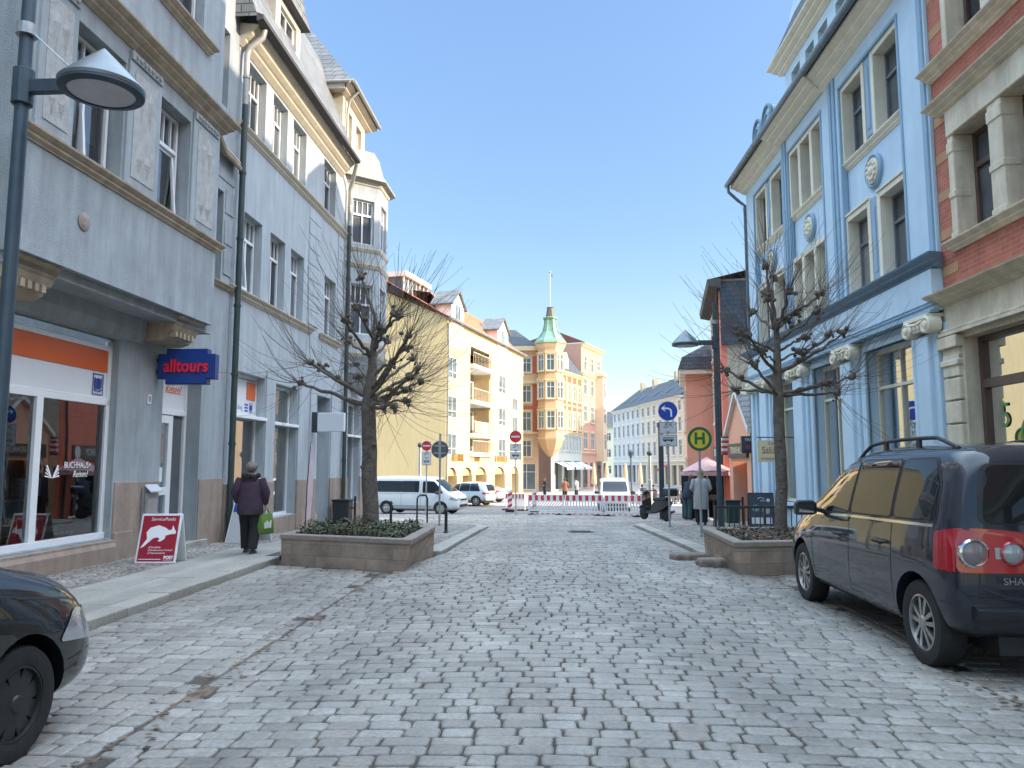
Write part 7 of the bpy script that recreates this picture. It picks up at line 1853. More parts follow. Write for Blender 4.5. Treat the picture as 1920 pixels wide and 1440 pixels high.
# narrow feather banner at the left shop
e = empty('feather_flag', gp_(-6.3, 19.3), rad(60), 'narrow pink and white feather flag leaning by the left shop pillar', 'flag')
q = MB(); q.tube([(0, 0, 0), (.03, 0, 1.2), (.12, 0, 2.3)], [.014, .012, .008], 8); q.build('pole', M_BLACK, e)
q = MB(); q.prism([(.0, 0, .25), (.16, 0, .3), (.22, 0, .9), (.23, 0, 1.6), (.19, 0, 2.1), (.12, 0, 2.32), (.05, 0, 1.3)], (0, .006, 0)); q.build('banner', mat('pink_banner', (.5, .4, .43), .7, var=.25, scale=2), e)

# barriers
BRED = mat('barrier_red', (.55, .03, .05), .4, var=.1, scale=5); BWHT = mat('barrier_white', (.66, .66, .66), .45, var=.08, scale=5)
def barrier(p0, p1, label, kind='bars'):
    a_, b_ = Vector(p0), Vector(p1); L_ = (b_ - a_).length; ang = math.atan2(b_.y - a_.y, b_.x - a_.x)
    e = empty('barrier', (a_.x, a_.y, zg(a_.y) - .01), ang, label, 'barrier', 'red and white site barriers across the street')
    e.rotation_euler = (0, -math.atan2(zg(b_.y) - zg(a_.y), L_), ang)
    q = MB(); h_ = 1.0
    q.box(.02, L_ - .02, -.03, .03, .98, 1.0); q.box(.02, L_ - .02, -.03, .03, .68, .72); q.box(.02, .08, -.03, .03, .1, 1.0); q.box(L_ - .08, L_ - .02, -.03, .03, .1, 1.0); q.box(.02, L_ - .02, -.03, .03, .06, .14); q.box(.02, L_ - .02, -.03, .03, .2, .25)
    n = 13
    if kind == 'bars':
        for k in range(1, n): q.box(L_ * k / n - .03, L_ * k / n + .03, -.02, .02, .25, .68)
    elif kind == 'slant':
        for k in range(-2, n): 
            x0, x1 = L_ * k / n, L_ * k / n + .43
            lo = max(0, (.08 - x0) / .43); hi = min(1, (L_ - .14 - x0) / .43)
            if hi > lo + .05: q.prism([(x0 + .43 * lo, -.02, .25 + .43 * lo), (x0 + .43 * lo + .06, -.02, .25 + .43 * lo), (x0 + .43 * hi + .06, -.02, .25 + .43 * hi), (x0 + .43 * hi, -.02, .25 + .43 * hi)], (0, .04, 0))
    fr = q.build('frame', BWHT, e, bevel=.006)
    q = MB()
    m_ = 11
    for k in range(m_): q.box(.08 + (L_ - .16) * k / m_, .08 + (L_ - .16) * (k + 1) / m_, -.025, .025, .72, .98, 1 if k % 2 == 0 else 0)
    q.build('striped_board', [BWHT, BRED], e)
    q = MB()
    for k in range(6): q.box(.1 + (L_ - .2) * (k + .2) / 6, .1 + (L_ - .2) * (k + .7) / 6, -.034, -.03, .085, .125)
    q.build('red_marks', BRED, fr)
    for x in (.25, L_ - .25):
        q = MB(); q.loft([[(x - .1, -.36, .0), (x + .1, -.36, 0), (x + .1, .36, 0), (x - .1, .36, 0)], [(x - .09, -.34, .09), (x + .09, -.34, .09), (x + .09, .34, .09), (x - .09, .34, .09)]]); q.build('foot', RUBBER, e)
barrier((-1.2, 38.0), (.58, 37.2), 'leftmost of the three barriers across the street, with slanted white slats', 'slant')
barrier((.62, 37.15), (2.42, 36.3), 'middle of the three barriers across the street, with upright slats')
barrier((2.46, 36.25), (4.1, 34.9), 'rightmost of the three barriers across the street, in front of the white van')
barrier((-2.9, 47.5), (-1.6, 45.6), 'red and white barrier standing apart in the square behind the no entry post', 'slant')
# warning light / flag boards near it
for i, (x, y, lab) in enumerate(((-2.4, 43.5, 'left of two red and white striped beacon boards near the no entry post'), (-1.0, 43.0, 'right of two red and white striped beacon boards near the no entry post'))):
    e = empty('beacon_board', gp_(x, y, 0), 0, lab, 'beacon', 'striped beacon boards')
    q = MB()
    for k in range(6):
        z0 = .2 + k * .16; q.add([(-.12, -.012, z0), (.12, -.012, z0 + .12), (.12, -.012, z0 + .28), (-.12, -.012, z0 + .16), (-.12, .012, z0), (.12, .012, z0 + .12), (.12, .012, z0 + .28), (-.12, .012, z0 + .16)], [(0, 1, 2, 3), (4, 7, 6, 5), (0, 4, 5, 1), (1, 5, 6, 2), (2, 6, 7, 3), (3, 7, 4, 0)], k % 2)
    q.build('board', [BRED, BWHT], e); q = MB(); q.box(-.25, .25, -.2, .2, 0, .12); q.build('foot', RUBBER, e)

# market parasol and stall by the red house
e = empty('parasol', gp_(6.0, 29.9, .05), 0, 'wide pale pink market parasol standing open in front of the red house', 'parasol')
q = MB(); q.tube([(0, 0, 0), (0, 0, 2.35)], .03, 8); q.lathe([(.28, 0), (.28, .06), (.05, .1)], n=16); q.build('pole', BWHT, e)
q = MB(); R_ = 1.05; n = 8
top = (0, 0, 2.42); rim_ = [(R_ * math.cos(rad(45 * k + 22.5)), R_ * math.sin(rad(45 * k + 22.5)), 1.86) for k in range(8)]
for k in range(8):
    a_, b_ = rim_[k], rim_[(k + 1) % 8]; mid = tuple((Vector(a_) + Vector(b_)) / 2 + Vector((0, 0, .04)))
    q.add([top, a_, mid, b_, (a_[0], a_[1], a_[2] - .16), (b_[0], b_[1], b_[2] - .16)], [(0, 1, 2), (0, 2, 3), (1, 4, 5, 3)])
q.build('canopy', mat('pink_canvas', (.55, .34, .33), .85, var=.08, scale=2), e, recalc=False)
q = MB()
for k in range(8): q.tube([(0, 0, 1.75), (rim_[k][0] * .6, rim_[k][1] * .6, 2.06)], .012, 5)
q.build('ribs', BWHT, e)
e = empty('market_stall', gp_(5.95, 31.0, .05), 0, 'dark market stall with goods in crates under the pink parasol', 'stall')
q = MB(); q.box(-.7, .9, -.3, .3, .74, .78); q.build('tabletop', mat('stall_wood', (.12, .09, .07), .7, var=.3), e)
for (a_, b_) in ((-.65, -.25), (-.65, .25), (.85, -.25), (.85, .25)): q = MB(); q.box(a_ - .03, a_ + .03, b_ - .03, b_ + .03, 0, .74); q.build('leg', M_BLACK, e)
q = MB(); q.box(-.7, .9, .32, .34, 0, 2.0); q.build('back_cloth', mat('dark_cloth', (.02, .022, .028), .9, var=.3), e)
for i, (x, c, lab) in enumerate(((-.45, (.25, .05, .04), 'crate of reddish goods at the left end of the market stall'), (.05, (.1, .18, .05), 'crate of greenish goods in the middle of the market stall'), (.55, (.3, .2, .08), 'crate of tan goods at the right end of the market stall'))):
    k_ = empty('crate', (5.95 + x, 30.9, zg(31) + .05 + .78), 0, lab, 'crate', 'goods crates on the market stall')
    q = MB()
    for (a_, b_, c_, d_) in ((-.2, .2, -.15, -.13), (-.2, .2, .13, .15), (-.2, -.18, -.13, .13), (.18, .2, -.13, .13)): q.box(a_, b_, c_, d_, 0, .16)
    q.build('box', mat('crate_wood', (.3, .22, .13), .8), k_); q = MB()
    for j in range(9): q.ball((-.13 + .13 * (j % 3), -.08 + .08 * (j // 3), .13), .055, 8, 5)
    q.build('goods', mat('goods%d' % i, c, .6), k_)

# tree railing behind the right planter
e = empty('railing', (3.0, 14.3, zg(14.3) + .085), rad(2), 'low dark metal railing behind the right planter', 'railing')
q = MB()
for x in (0, .9, 1.8, 2.6): q.box(x - .02, x + .02, -.02, .02, 0, .72)
q.box(-.02, 2.62, -.025, .025, .72, .77); q.box(0, 2.6, -.012, .012, .2, .23)
for i in range(27): q.box(.05 + i * .095, .066 + i * .095, -.008, .008, .23, .72)
q.build('bars', M_DARKGREY, e)

# closed cafe parasols and chairs in the square
CANV = mat('beige_canvas', (.55, .43, .28), .9, var=.1)
for i, (x, y, lab) in enumerate(((3.6, 66, 'leftmost of four closed beige cafe parasols in the sunny square'), (4.9, 69, 'second from left of four closed beige cafe parasols in the sunny square'), (6.3, 66, 'third from left of four closed beige cafe parasols in the sunny square'), (7.9, 69, 'rightmost of four closed beige cafe parasols in the sunny square'))):
    e = empty('cafe_parasol', gp_(x, y, 0), 0, lab, 'parasol', 'closed cafe parasols')
    q = MB(); q.tube([(0, 0, 0), (0, 0, 2.9)], .035, 8); q.lathe([(.3, 0), (.3, .07), (.05, .1)], n=12); q.build('pole', BWHT, e)
    q = MB(); q.lathe([(.04, 2.95), (.14, 2.5), (.2, 1.8), (.24, 1.25), (.18, 1.1)], n=12); q.build('canvas', CANV, e, smooth=40)
MAU = mat('mauve_rattan', (.17, .13, .13), .8, var=.3, scale=9)
e0 = empty('cafe_chair', gp_(5.2, 58, 0), 0, 'dark rattan cafe chair among many like it in the sunny square', 'chair', 'rattan chairs of the cafe terrace')
q = MB(); q.box(-.24, .24, -.24, .24, .4, .46); q.build('seat', MAU, e0); q = MB(); q.box(-.24, .24, .2, .25, .46, .95); q.build('backrest', MAU, e0)
for sx in (-.2, .2):
    for sy in (-.2, .2): q = MB(); q.box(sx - .02, sx + .02, sy - .02, sy + .02, 0, .4); q.build('leg', M_BLACK, e0)
t0 = empty('cafe_table', gp_(5.9, 58, 0), 0, 'round cafe table between the rattan chairs in the sunny square', 'table', 'tables of the cafe terrace')
q = MB(); q.lathe([(.38, .7), (.38, .74)], n=16); q.build('tabletop', BWHT, t0); q = MB(); q.tube([(0, 0, 0), (0, 0, .7)], .035, 8); q.lathe([(.22, 0), (.22, .03)], n=12); q.build('stand', M_BLACK, t0)
k = 0
for ix in range(4):
    for iy in range(3):
        bx, by = 4.9 + ix * 1.75 + iy * .3, 55.5 + iy * 3.2
        tt = t0 if k == 0 else copy_tree(t0); tt.location = gp_(bx, by, 0)
        for j, (dx, dy, rz) in enumerate(((-.65, 0, rad(90)), (.65, 0, rad(-90)), (0, -.65, rad(180)))):
            c_ = e0 if k == 0 and j == 0 else copy_tree(e0); c_.location = gp_(bx + dx, by + dy, 0); c_.rotation_euler = (0, 0, rz + .2 * math.sin(k * 3 + j))
        k += 1
# ================================================================ TREES, PLANTERS, PEOPLE
KL = [(-3.28, 12.7, 4.78), (-3.18, 12.07, 4.1), (-3.3, 11.81, 3.85), (-2.56, 12.39, 4.02), (-2.54, 11.91, 3.97), (-2.25, 11.73, 3.58), (-2.42, 12.4, 3.48), (-2.51, 13.44, 3.45), (-2.36, 13.2, 3.25), (-2.3, 13.13, 3.02), (-2.26, 12.04, 2.95), (-2.46, 12.67, 2.81), (-2.37, 12.15, 2.58), (-2.69, 11.95, 2.46), (-2.48, 11.81, 2.46), (-4.03, 12.37, 3.25), (-4.01, 12.94, 3.23), (-4.35, 12.86, 2.96), (-3.4, 13.21, 3.1), (-3.46, 13.2, 3.33), (-2.56, 11.99, 3.17), (-2.84, 12.22, 3.81), (-3.51, 12.85, 3.68), (-2.89, 13.06, 3.71)]
KR = [(3.56, 12.5, 4.83), (3.85, 13.11, 4.8), (3.5, 13.16, 4.19), (3.63, 11.57, 4.18), (4.06, 12.61, 4.05), (4.53, 12.74, 4.41), (4.32, 12.41, 4.03), (3.05, 11.76, 3.55), (3.07, 12.35, 3.66), (3.08, 11.58, 3.06), (4.86, 12.75, 3.74), (4.75, 13.13, 3.77), (4.14, 12.5, 3.63), (4.27, 12.0, 2.82), (4.88, 13.22, 2.77), (4.86, 12.46, 2.96), (2.92, 12.71, 3.12), (3.16, 13.1, 2.83), (4.04, 12.42, 3.37), (3.5, 12.23, 4.22), (3.86, 12.6, 3.93), (3.36, 12.26, 3.39)]
def mat_bark():
    m = mat('lime_bark', (0.13, 0.108, 0.09), 0.95, var=.45, scale=9, bump=1.0, bscale=26, dirt=(.1, .11, .07), dirtamt=.35, dirtscale=3)
    return m
BARK = mat_bark(); TWIG = mat('twig_brown', (0.12, 0.088, 0.068), 0.9, var=.3, scale=5)


def bez(a, b, c, n): return [a * (1 - t) ** 2 + b * 2 * t * (1 - t) + c * t * t for t in [i / n for i in range(n + 1)]]


def pollard(name, trunk, knobs, rad0, label, seed):
    R_ = random.Random(seed)
    base = Vector(trunk[0]); e = empty(name, base, 0, label, 'tree', 'pollarded street trees')
    T_ = [Vector(p) - base for p in trunk]
    # trunk with leader: resample smoothly
    pts = []; rr = []
    for i in range(len(T_) - 1):
        for k in range(5):
            t = k / 5; pts.append(T_[i].lerp(T_[i + 1], t) + Vector((R_.uniform(-.012, .012), R_.uniform(-.012, .012), 0)))
    pts.append(T_[-1])
    hz = T_[2].z
    for p in pts:
        if p.z < .25: rr.append(rad0 * (1.28 - p.z * .9))
        elif p.z < hz: rr.append(rad0 * (1.05 - .14 * p.z / hz))
        else: rr.append(max(.035, rad0 * .9 * (1 - (p.z - hz) / (T_[-1].z - hz) * .75)))
    q = MB(); q.tube(pts, rr, 14)
    for k in range(5):
        z = R_.uniform(.6, hz); a = R_.uniform(0, 6.28); p = min(pts, key=lambda v: abs(v.z - z)); q.ball((p.x + math.cos(a) * rad0 * .85, p.y + math.sin(a) * rad0 * .85, z), (rad0 * .35, rad0 * .35, rad0 * .3), 8, 6)
    q.build('trunk', BARK, e, smooth=60)
    lead = [p for p in pts if p.z >= hz - .15]
    L_ = MB(); TW = MB(); KN = []
    for kn in knobs:
        k = Vector(kn) - base
        # attach lower on the leader the further out the knob is
        hd = math.hypot(k.x - lead[0].x, k.y - lead[0].y)
        za = max(hz - .12, min(k.z - hd * .62, T_[-1].z - .25)) if hd > .25 else k.z - .6
        p = min(lead, key=lambda v: abs(v.z - za)); i = lead.index(p)
        mid = Vector((p.x + (k.x - p.x) * .55, p.y + (k.y - p.y) * .55, p.z + (k.z - p.z) * (.42 if hd > .5 else .5) + R_.uniform(-.05, .05)))
        c = bez(p, mid, k, 9); n = len(c)
        for j in range(1, n - 1): c[j] += Vector((R_.uniform(-.02, .02), R_.uniform(-.02, .02), R_.uniform(-.025, .025)))
        r0 = min(rad0 * .36, (.02 + .019 * (k - p).length) * (.6 + rad0 * 2.6)); L_.tube([tuple(v) for v in c], [r0 * (1 - .5 * j / (n - 1)) for j in range(n)], 8)
        d = (c[-1] - c[-3]).normalized()
        KN.append((k, d, 1.0))
        L_.ball(tuple(k), (.062, .062, .058), 9, 6)
        for _ in range(7): o = Vector((R_.gauss(0, .05), R_.gauss(0, .05), R_.gauss(0, .045))); L_.ball(tuple(k + o), R_.uniform(.02, .042), 6, 4)
        if R_.random() < .35:     # an older, smaller knuckle part of the way along
            j = R_.randrange(4, 7); o = c[j] + Vector((R_.uniform(-.06, .06), R_.uniform(-.06, .06), .05)); L_.ball(tuple(o), .05, 7, 5); KN.append((o, Vector((R_.uniform(-1, 1), R_.uniform(-1, 1), .8)).normalized(), .5))
    L_.build('limbs', BARK, e, smooth=60)
    cen = T_[2] + Vector((0, 0, .9))
    for k, d, amt in KN:
        out = (k - cen); out = out.normalized() if out.length > .2 else Vector((0, 0, 1))
        for _ in range(int(22 * amt)):
            v = (d * .5 + out * .55 + Vector((R_.gauss(0, .62), R_.gauss(0, .62), R_.gauss(.12, .55)))).normalized()
            ln = R_.choice((.35, .6, .95, 1.2, 1.4)) * R_.uniform(.75, 1.15) * (1 if amt == 1 else .6)
            p = k + v * .04; seg = 5; P = [p]; up = R_.uniform(.1, .3)
            for s_ in range(seg):
                v = (v + Vector((R_.gauss(0, .05), R_.gauss(0, .05), up * (.8 if v.z < .8 else 0)))).normalized(); p = p + v * ln / seg; P.append(p)
            TW.tube([tuple(a) for a in P], [.0042 * (1 - .5 * s_ / seg) for s_ in range(seg + 1)], 3, cap=False)
    TW.build('crown', TWIG, e, recalc=False)
    return e


pollard('pollarded_tree', [(-2.99, 12.6, 0.35), (-3.06, 12.6, 1.74), (-3.09, 12.6, 2.54), (-3.04, 12.6, 3.18), (-3.0, 12.6, 4.0)], KL, .13, 'thick pollarded bare tree with knobbly limbs growing in the left planter', 3)
pollard('pollarded_tree', [(3.63, 12.4, 0.35), (3.66, 12.4, 1.73), (3.66, 12.4, 2.67), (3.67, 12.4, 3.55), (3.6, 12.4, 4.4)], KR, .092, 'slender pollarded bare tree with knobbly limbs growing in the right planter', 8)

# planters
PST = mat_brick('planter_stone', (.34, .26, .2), (.27, .21, .165), (.19, .155, .125), bw=.55, bh=.17, msize=.004, bump=.5, var=.4)
CAP = mat('planter_cap', (.25, .21, .175), .85, var=.2, scale=6, bump=.4, bscale=40)
SOIL = mat('dark_soil', (.045, .036, .028), 1.0, var=.5, scale=12, bump=1.0, bscale=40)
def planter(top, bot, h, label):
    cx = sum(p[0] for p in top) / 4; cy = sum(p[1] for p in top) / 4
    e = empty('planter', (cx, cy, 0), 0, label, 'planter'); lo = lambda pts, z, k=1.0: [((p[0] - cx) * k, (p[1] - cy) * k, z) for p in pts]
    q = MB(); q.loft([lo(bot, -.25), lo(top, h - .07, .985)], cap=False); q.loft([lo(top, h - .07, .985), lo(top, h - .07, .8)], cap=False); q.build('wall', PST, e)
    q = MB(); q.loft([lo(top, h - .07), lo(top, h), lo(top, h, .84), lo(top, h - .1, .84)], cap=False); q.build('cap', CAP, e, bevel=.012)
    q = MB(); q.loft([lo(top, h - .06, .85), lo(top, h - .02, .6), lo(top, h + .02, .3)]); q.build('soil', SOIL, e)
    return e
PLT = ([(-4.22, 11.72), (-2.02, 10.95), (-2.04, 13.35), (-4.2, 13.7)], [(-4.18, 11.75), (-2.2, 11.07), (-2.08, 13.3), (-4.16, 13.65)])
PRT = ([(2.52, 10.85), (4.7, 11.3), (4.7, 13.7), (2.56, 13.3)], [(2.66, 10.95), (4.66, 11.35), (4.66, 13.65), (2.62, 13.27)])
planter(*PLT, .48, 'stone planter with evergreen ground cover round the left tree'); planter(*PRT, .48, 'stone planter with bare soil and dry leaves round the right tree')
# ground cover and dry leaves
def inside(p, poly, k=.82):
    cx = sum(v[0] for v in poly) / 4; cy = sum(v[1] for v in poly) / 4; P = [((v[0] - cx) * k + cx, (v[1] - cy) * k + cy) for v in poly]
    return all((P[(i + 1) % 4][0] - P[i][0]) * (p[1] - P[i][1]) - (P[(i + 1) % 4][1] - P[i][1]) * (p[0] - P[i][0]) > 0 for i in range(4))
def leaves(name, poly, n, mats, size, hfun, kind_label, flat=.5):
    R_ = random.Random(n); q = MB()
    xs = [p[0] for p in poly]; ys = [p[1] for p in poly]
    while n:
        p = (R_.uniform(min(xs), max(xs)), R_.uniform(min(ys), max(ys)))
        if not inside(p, poly): continue
        n -= 1; s = size * R_.uniform(.6, 1.3); z = hfun(p, R_); d = Vector((R_.gauss(0, 1), R_.gauss(0, 1), R_.gauss(0, flat))).normalized(); sd = d.cross(Vector((R_.gauss(0, .4), R_.gauss(0, .4), 1))).normalized()
        c = Vector((p[0], p[1], z)); q.add([tuple(c - d * s * .5), tuple(c + sd * s * .28 + Vector((0, 0, s * .06))), tuple(c + d * s * .5), tuple(c - sd * s * .28 + Vector((0, 0, s * .06)))], [(0, 1, 2, 3)], R_.randrange(len(mats)))
    return tag(q.build(name, mats, recalc=False), kind='stuff')
GR = [mat('ivy_dark', (.025, .05, .018), .5), mat('ivy_mid', (.05, .085, .03), .5), mat('ivy_olive', (.075, .085, .03), .6), mat('ivy_brown', (.1, .06, .03), .8)]
DRY = [mat('dry_leaf', (.14, .085, .045), .9), mat('dry_leaf_dark', (.07, .05, .035), .9), mat('dry_leaf_pale', (.2, .15, .09), .9), mat('ivy_dark2', (.03, .045, .02), .6)]
clump = lambda p: .5 + .5 * math.sin(p[0] * 5.3 + 1.3 * math.sin(p[1] * 3.1)) * math.sin(p[1] * 4.7 + p[0])
leaves('ground_cover', PLT[0], 5200, GR, .06, lambda p, r: .46 + r.random() ** 1.5 * (.06 + .16 * clump(p)), '')
leaves('dry_leaves', PRT[0], 2200, DRY, .06, lambda p, r: .46 + r.random() ** 2 * .07, '', .3)
q = MB(); R_ = random.Random(9)
for gx in (-2.42, 2.98):
    for _ in range(260):
        y = R_.uniform(2, 11.5); x = gx + R_.gauss(0, .1); s = R_.uniform(.015, .035); a = R_.uniform(0, 6.28); z = surf(x, y) + .012 + R_.random() * .01
        q.add([(x + s * math.cos(a + k), y + s * .7 * math.sin(a + k), z + R_.uniform(0, .008)) for k in (0, 1.2, 3.1, 4.4)], [(0, 1, 2, 3)], R_.randrange(3))
tag(q.build('leaf_litter', DRY[:3], recalc=False), kind='stuff')

# ---------------------------------------------------------------- people
SKIN = mat('skin', (.5, .3, .22), .55, var=.06)
def person(loc, rz, scale, label, pose, coat, trousers, hair, shoe, hem=.62, hood=None, hair_len=.0, fat=1.0):
    e = empty('person', loc, rz, label, 'person'); e.scale = (scale,) * 3
    J = dict(pelvis=(0, 0, .93), waist=(0, .0, 1.1), chest=(0, .01, 1.3), neck=(0, .02, 1.47), jaw=(0, .05, 1.55), crown=(0, .03, 1.67))
    for s, n in ((-1, 'l'), (1, 'r')):
        J.update({'sh' + n: (s * .18, 0, 1.4), 'hip' + n: (s * .09, 0, .89)})
    J.update(pose)
    names = list(J); ix = {n: i for i, n in enumerate(names)}; V = [Vector(J[n]) for n in names]
    E = [('pelvis', 'waist'), ('waist', 'chest'), ('chest', 'neck'), ('neck', 'jaw'), ('jaw', 'crown')]
    for n in 'lr': E += [('chest', 'sh' + n), ('sh' + n, 'el' + n), ('el' + n, 'wr' + n), ('wr' + n, 'pa' + n), ('pelvis', 'hip' + n), ('hip' + n, 'kn' + n), ('kn' + n, 'an' + n), ('an' + n, 'to' + n)]
    RAD = dict(pelvis=.13, waist=.12, chest=.14, neck=.055, jaw=.075, crown=.07, sh=.065, el=.042, wr=.03, pa=.034, hip=.085, kn=.058, an=.04, to=.03)
    ED = [(ix[a], ix[b]) for a, b in E]; rads = [RAD.get(n, RAD.get(n[:2], RAD.get(n[:3], .05))) for n in names]
    for n, s in (('l', -1), ('r', 1)):      # five unequal fingers, thumb from the side of the palm
        pa, wr = Vector(J['pa' + n]), Vector(J['wr' + n]); d = (pa - wr).normalized(); fw = Vector((0, 1, 0)); side = (fw - d * fw.dot(d)).normalized()
        for k, fl in enumerate((.075, .085, .08, .062)):
            b0 = pa + d * .02 + side * (.028 - .019 * k); m_ = b0 + d * fl * .55; t_ = m_ + d * fl * .4 + Vector((-s * .02, 0, 0))
            i0 = len(V); V += [b0, m_, t_]; rads += [.011, .0095, .008]; ED += [(ix['pa' + n], i0), (i0, i0 + 1), (i0 + 1, i0 + 2)]
        i0 = len(V); V += [wr + d * .03 + side * .03, wr + d * .07 + side * .055]; rads += [.012, .01]; ED += [(ix['wr' + n], i0), (i0, i0 + 1)]
    me = bpy.data.meshes.new('body'); me.from_pydata([tuple(v) for v in V], ED, []); o = bpy.data.objects.new('body_tmp', me); COL.objects.link(o)
    sk = o.modifiers.new('skin', 'SKIN'); o.modifiers.new('sub', 'SUBSURF').levels = 2
    if not me.skin_vertices: me.skin_vertices.new() if hasattr(me.skin_vertices, 'new') else None
    lay_ = me.skin_vertices[0].data
    for i, r in enumerate(rads): lay_[i].radius = (r, r)
    lay_[ix['pelvis']].use_root = True
    dg = bpy.context.evaluated_depsgraph_get(); dg.update()
    bmz = bpy.data.meshes.new_from_object(o.evaluated_get(dg)); bpy.data.objects.remove(o)
    bmz.materials.clear(); bmz.materials.append(SKIN); bmz.polygons.foreach_set('use_smooth', [True] * len(bmz.polygons))
    b = bpy.data.objects.new('body', bmz); COL.objects.link(b); b.parent = e
    hd = Vector(J['jaw']); cr = Vector(J['crown'])
    q = MB(); q.ball((hd.x, hd.y + .085, hd.z + .035), (.014, .022, .022), 8, 6); q.ball((hd.x - .085, hd.y - .01, hd.z + .04), (.012, .02, .032), 8, 6); q.ball((hd.x + .085, hd.y - .01, hd.z + .04), (.012, .02, .032), 8, 6); q.build('face_features', SKIN, e, smooth=80)
    q = MB(); q.ball((hd.x - .03, hd.y + .072, hd.z + .06), .011, 8, 6); q.ball((hd.x + .03, hd.y + .072, hd.z + .06), .011, 8, 6); q.box(hd.x - .025, hd.x + .025, hd.y + .07, hd.y + .08, hd.z - .016, hd.z - .008); q.build('eyes_and_mouth', mat('dark_eye', (.05, .03, .025), .3), e)
    q = MB(); q.ball((cr.x, cr.y - .02, cr.z - .035), (.105, .115, .105), 14, 10)
    if hair_len: q.loft([[(cr.x + a * 1, cr.y - .06 + y, z) for a, y in ((-.095, .03), (-.06, -.06), (0, -.08), (.06, -.06), (.095, .03))] for z in (cr.z - .02, cr.z - .1, cr.z - .1 - hair_len)])
    for _ in range(40): th, ph_ = random.uniform(0, 6.28), random.uniform(.1, 1.75); q.ball((cr.x + .092 * math.sin(ph_) * math.cos(th), cr.y - .02 + .1 * math.sin(ph_) * min(.55, math.sin(th)), cr.z - .035 + .092 * math.cos(ph_)), random.uniform(.018, .026), 6, 4)
    q.build('hair', hair, e, smooth=80)
    el = lambda c, rx, ry, z, n=18, ph=0: [(c[0] + rx * math.cos(2 * math.pi * k / n) * (1 + .035 * math.sin(3 * 2 * math.pi * k / n + ph + z * 9)), c[1] + ry * math.sin(2 * math.pi * k / n) * (1 + .05 * math.sin(5 * 2 * math.pi * k / n + z * 7)), z) for k in range(n)]
    w_, c_, n_ = J['waist'], J['chest'], J['neck']; f = fat
    q = MB(); q.loft([el((J['pelvis'][0], J['pelvis'][1]), .205 * f, .17 * f, hem), el(J['pelvis'], .212 * f, .175 * f, hem + .03), el(J['pelvis'], .205 * f, .17 * f, .95), el(w_, .19 * f, .155 * f, w_[2] + .02), el(c_, .205 * f, .15 * f, c_[2]), el(c_, .195 * f, .135 * f, 1.39), el(n_, .11, .1, 1.46), el(n_, .085, .085, 1.5)])
    for n in 'lr':
        s0, e0, w0 = Vector(J['sh' + n]), Vector(J['el' + n]), Vector(J['wr' + n])
        P = [s0 + Vector((0, 0, .02)), s0.lerp(e0, .15), s0.lerp(e0, .5), e0, e0.lerp(w0, .4), e0.lerp(w0, .85), e0.lerp(w0, .95)]
        q.tube([tuple(p + Vector((random.uniform(-.005, .005), random.uniform(-.005, .005), 0))) for p in P], [.075 * f, .088 * f, .078 * f, .07 * f, .064, .056, .052], 12)
    ct = q.build('coat', coat, e, smooth=60)
    if hood:
        q = MB(); pts = [(n_[0] + .135 * math.cos(a), n_[1] - .05 + .12 * math.sin(a), 1.45 + .03 * math.cos(a) ** 2) for a in [2 * math.pi * k / 20 for k in range(21)]]
        q.tube(pts, [.034 + .008 * math.sin(k * 2.3) for k in range(21)], 8)
        for k in range(80): a = random.uniform(0, 6.28); q.ball((n_[0] + .135 * math.cos(a) + random.gauss(0, .016), n_[1] - .05 + .12 * math.sin(a) + random.gauss(0, .016), 1.455 + random.gauss(0, .025)), .022, 5, 4)
        q.loft([el((n_[0], n_[1] - .1), .15, .06, 1.5, 12), el((n_[0], n_[1] - .13), .14, .06, 1.38, 12), el((n_[0], n_[1] - .11), .06, .03, 1.27, 12)])
        q.build('fur_hood', hood, ct, smooth=70)
    q = MB()
    for n in 'lr':
        h0, k0, a0 = Vector(J['hip' + n]), Vector(J['kn' + n]), Vector(J['an' + n])
        q.tube([tuple(p) for p in (h0 + Vector((0, 0, .05)), h0.lerp(k0, .3), k0, k0.lerp(a0, .45), a0 + Vector((0, 0, .03)), a0)], [.12 * f, .112 * f, .09 * f, .085 * f, .08 * f, .078 * f], 12)
    q.loft([el(J['pelvis'], .17, .14, .98), el(J['pelvis'], .175, .145, .86), el(J['pelvis'], .12, .1, .8)]); q.build('trousers', trousers, e, smooth=60)
    for n in 'lr':
        a0, t0_ = Vector(J['an' + n]), Vector(J['to' + n]); d = (t0_ - a0); d.z = 0; d.normalize(); sd = Vector((-d.y, d.x, 0))
        q = MB(); zb = t0_.z - .03
        rg = lambda z, k: [tuple(a0 + d * (fx * k + .0) + sd * sx * k + Vector((0, 0, z - a0.z))) for fx, sx in ((-.075, -.03), (0, -.042), (.1, -.048), (.17, -.03), (.19, 0), (.17, .03), (.1, .048), (0, .042), (-.075, .03), (-.085, 0))]
        q.loft([rg(zb, 1), rg(zb + .02, 1.03), rg(zb + .055, .93), rg(zb + .09, .55)]); q.loft([rg(zb - .004, 1.04), rg(zb + .014, 1.04)], mi=1); q.build('shoe', [shoe, mat('pale_sole', (.4, .4, .4), .6)], e, smooth=50)
    return e


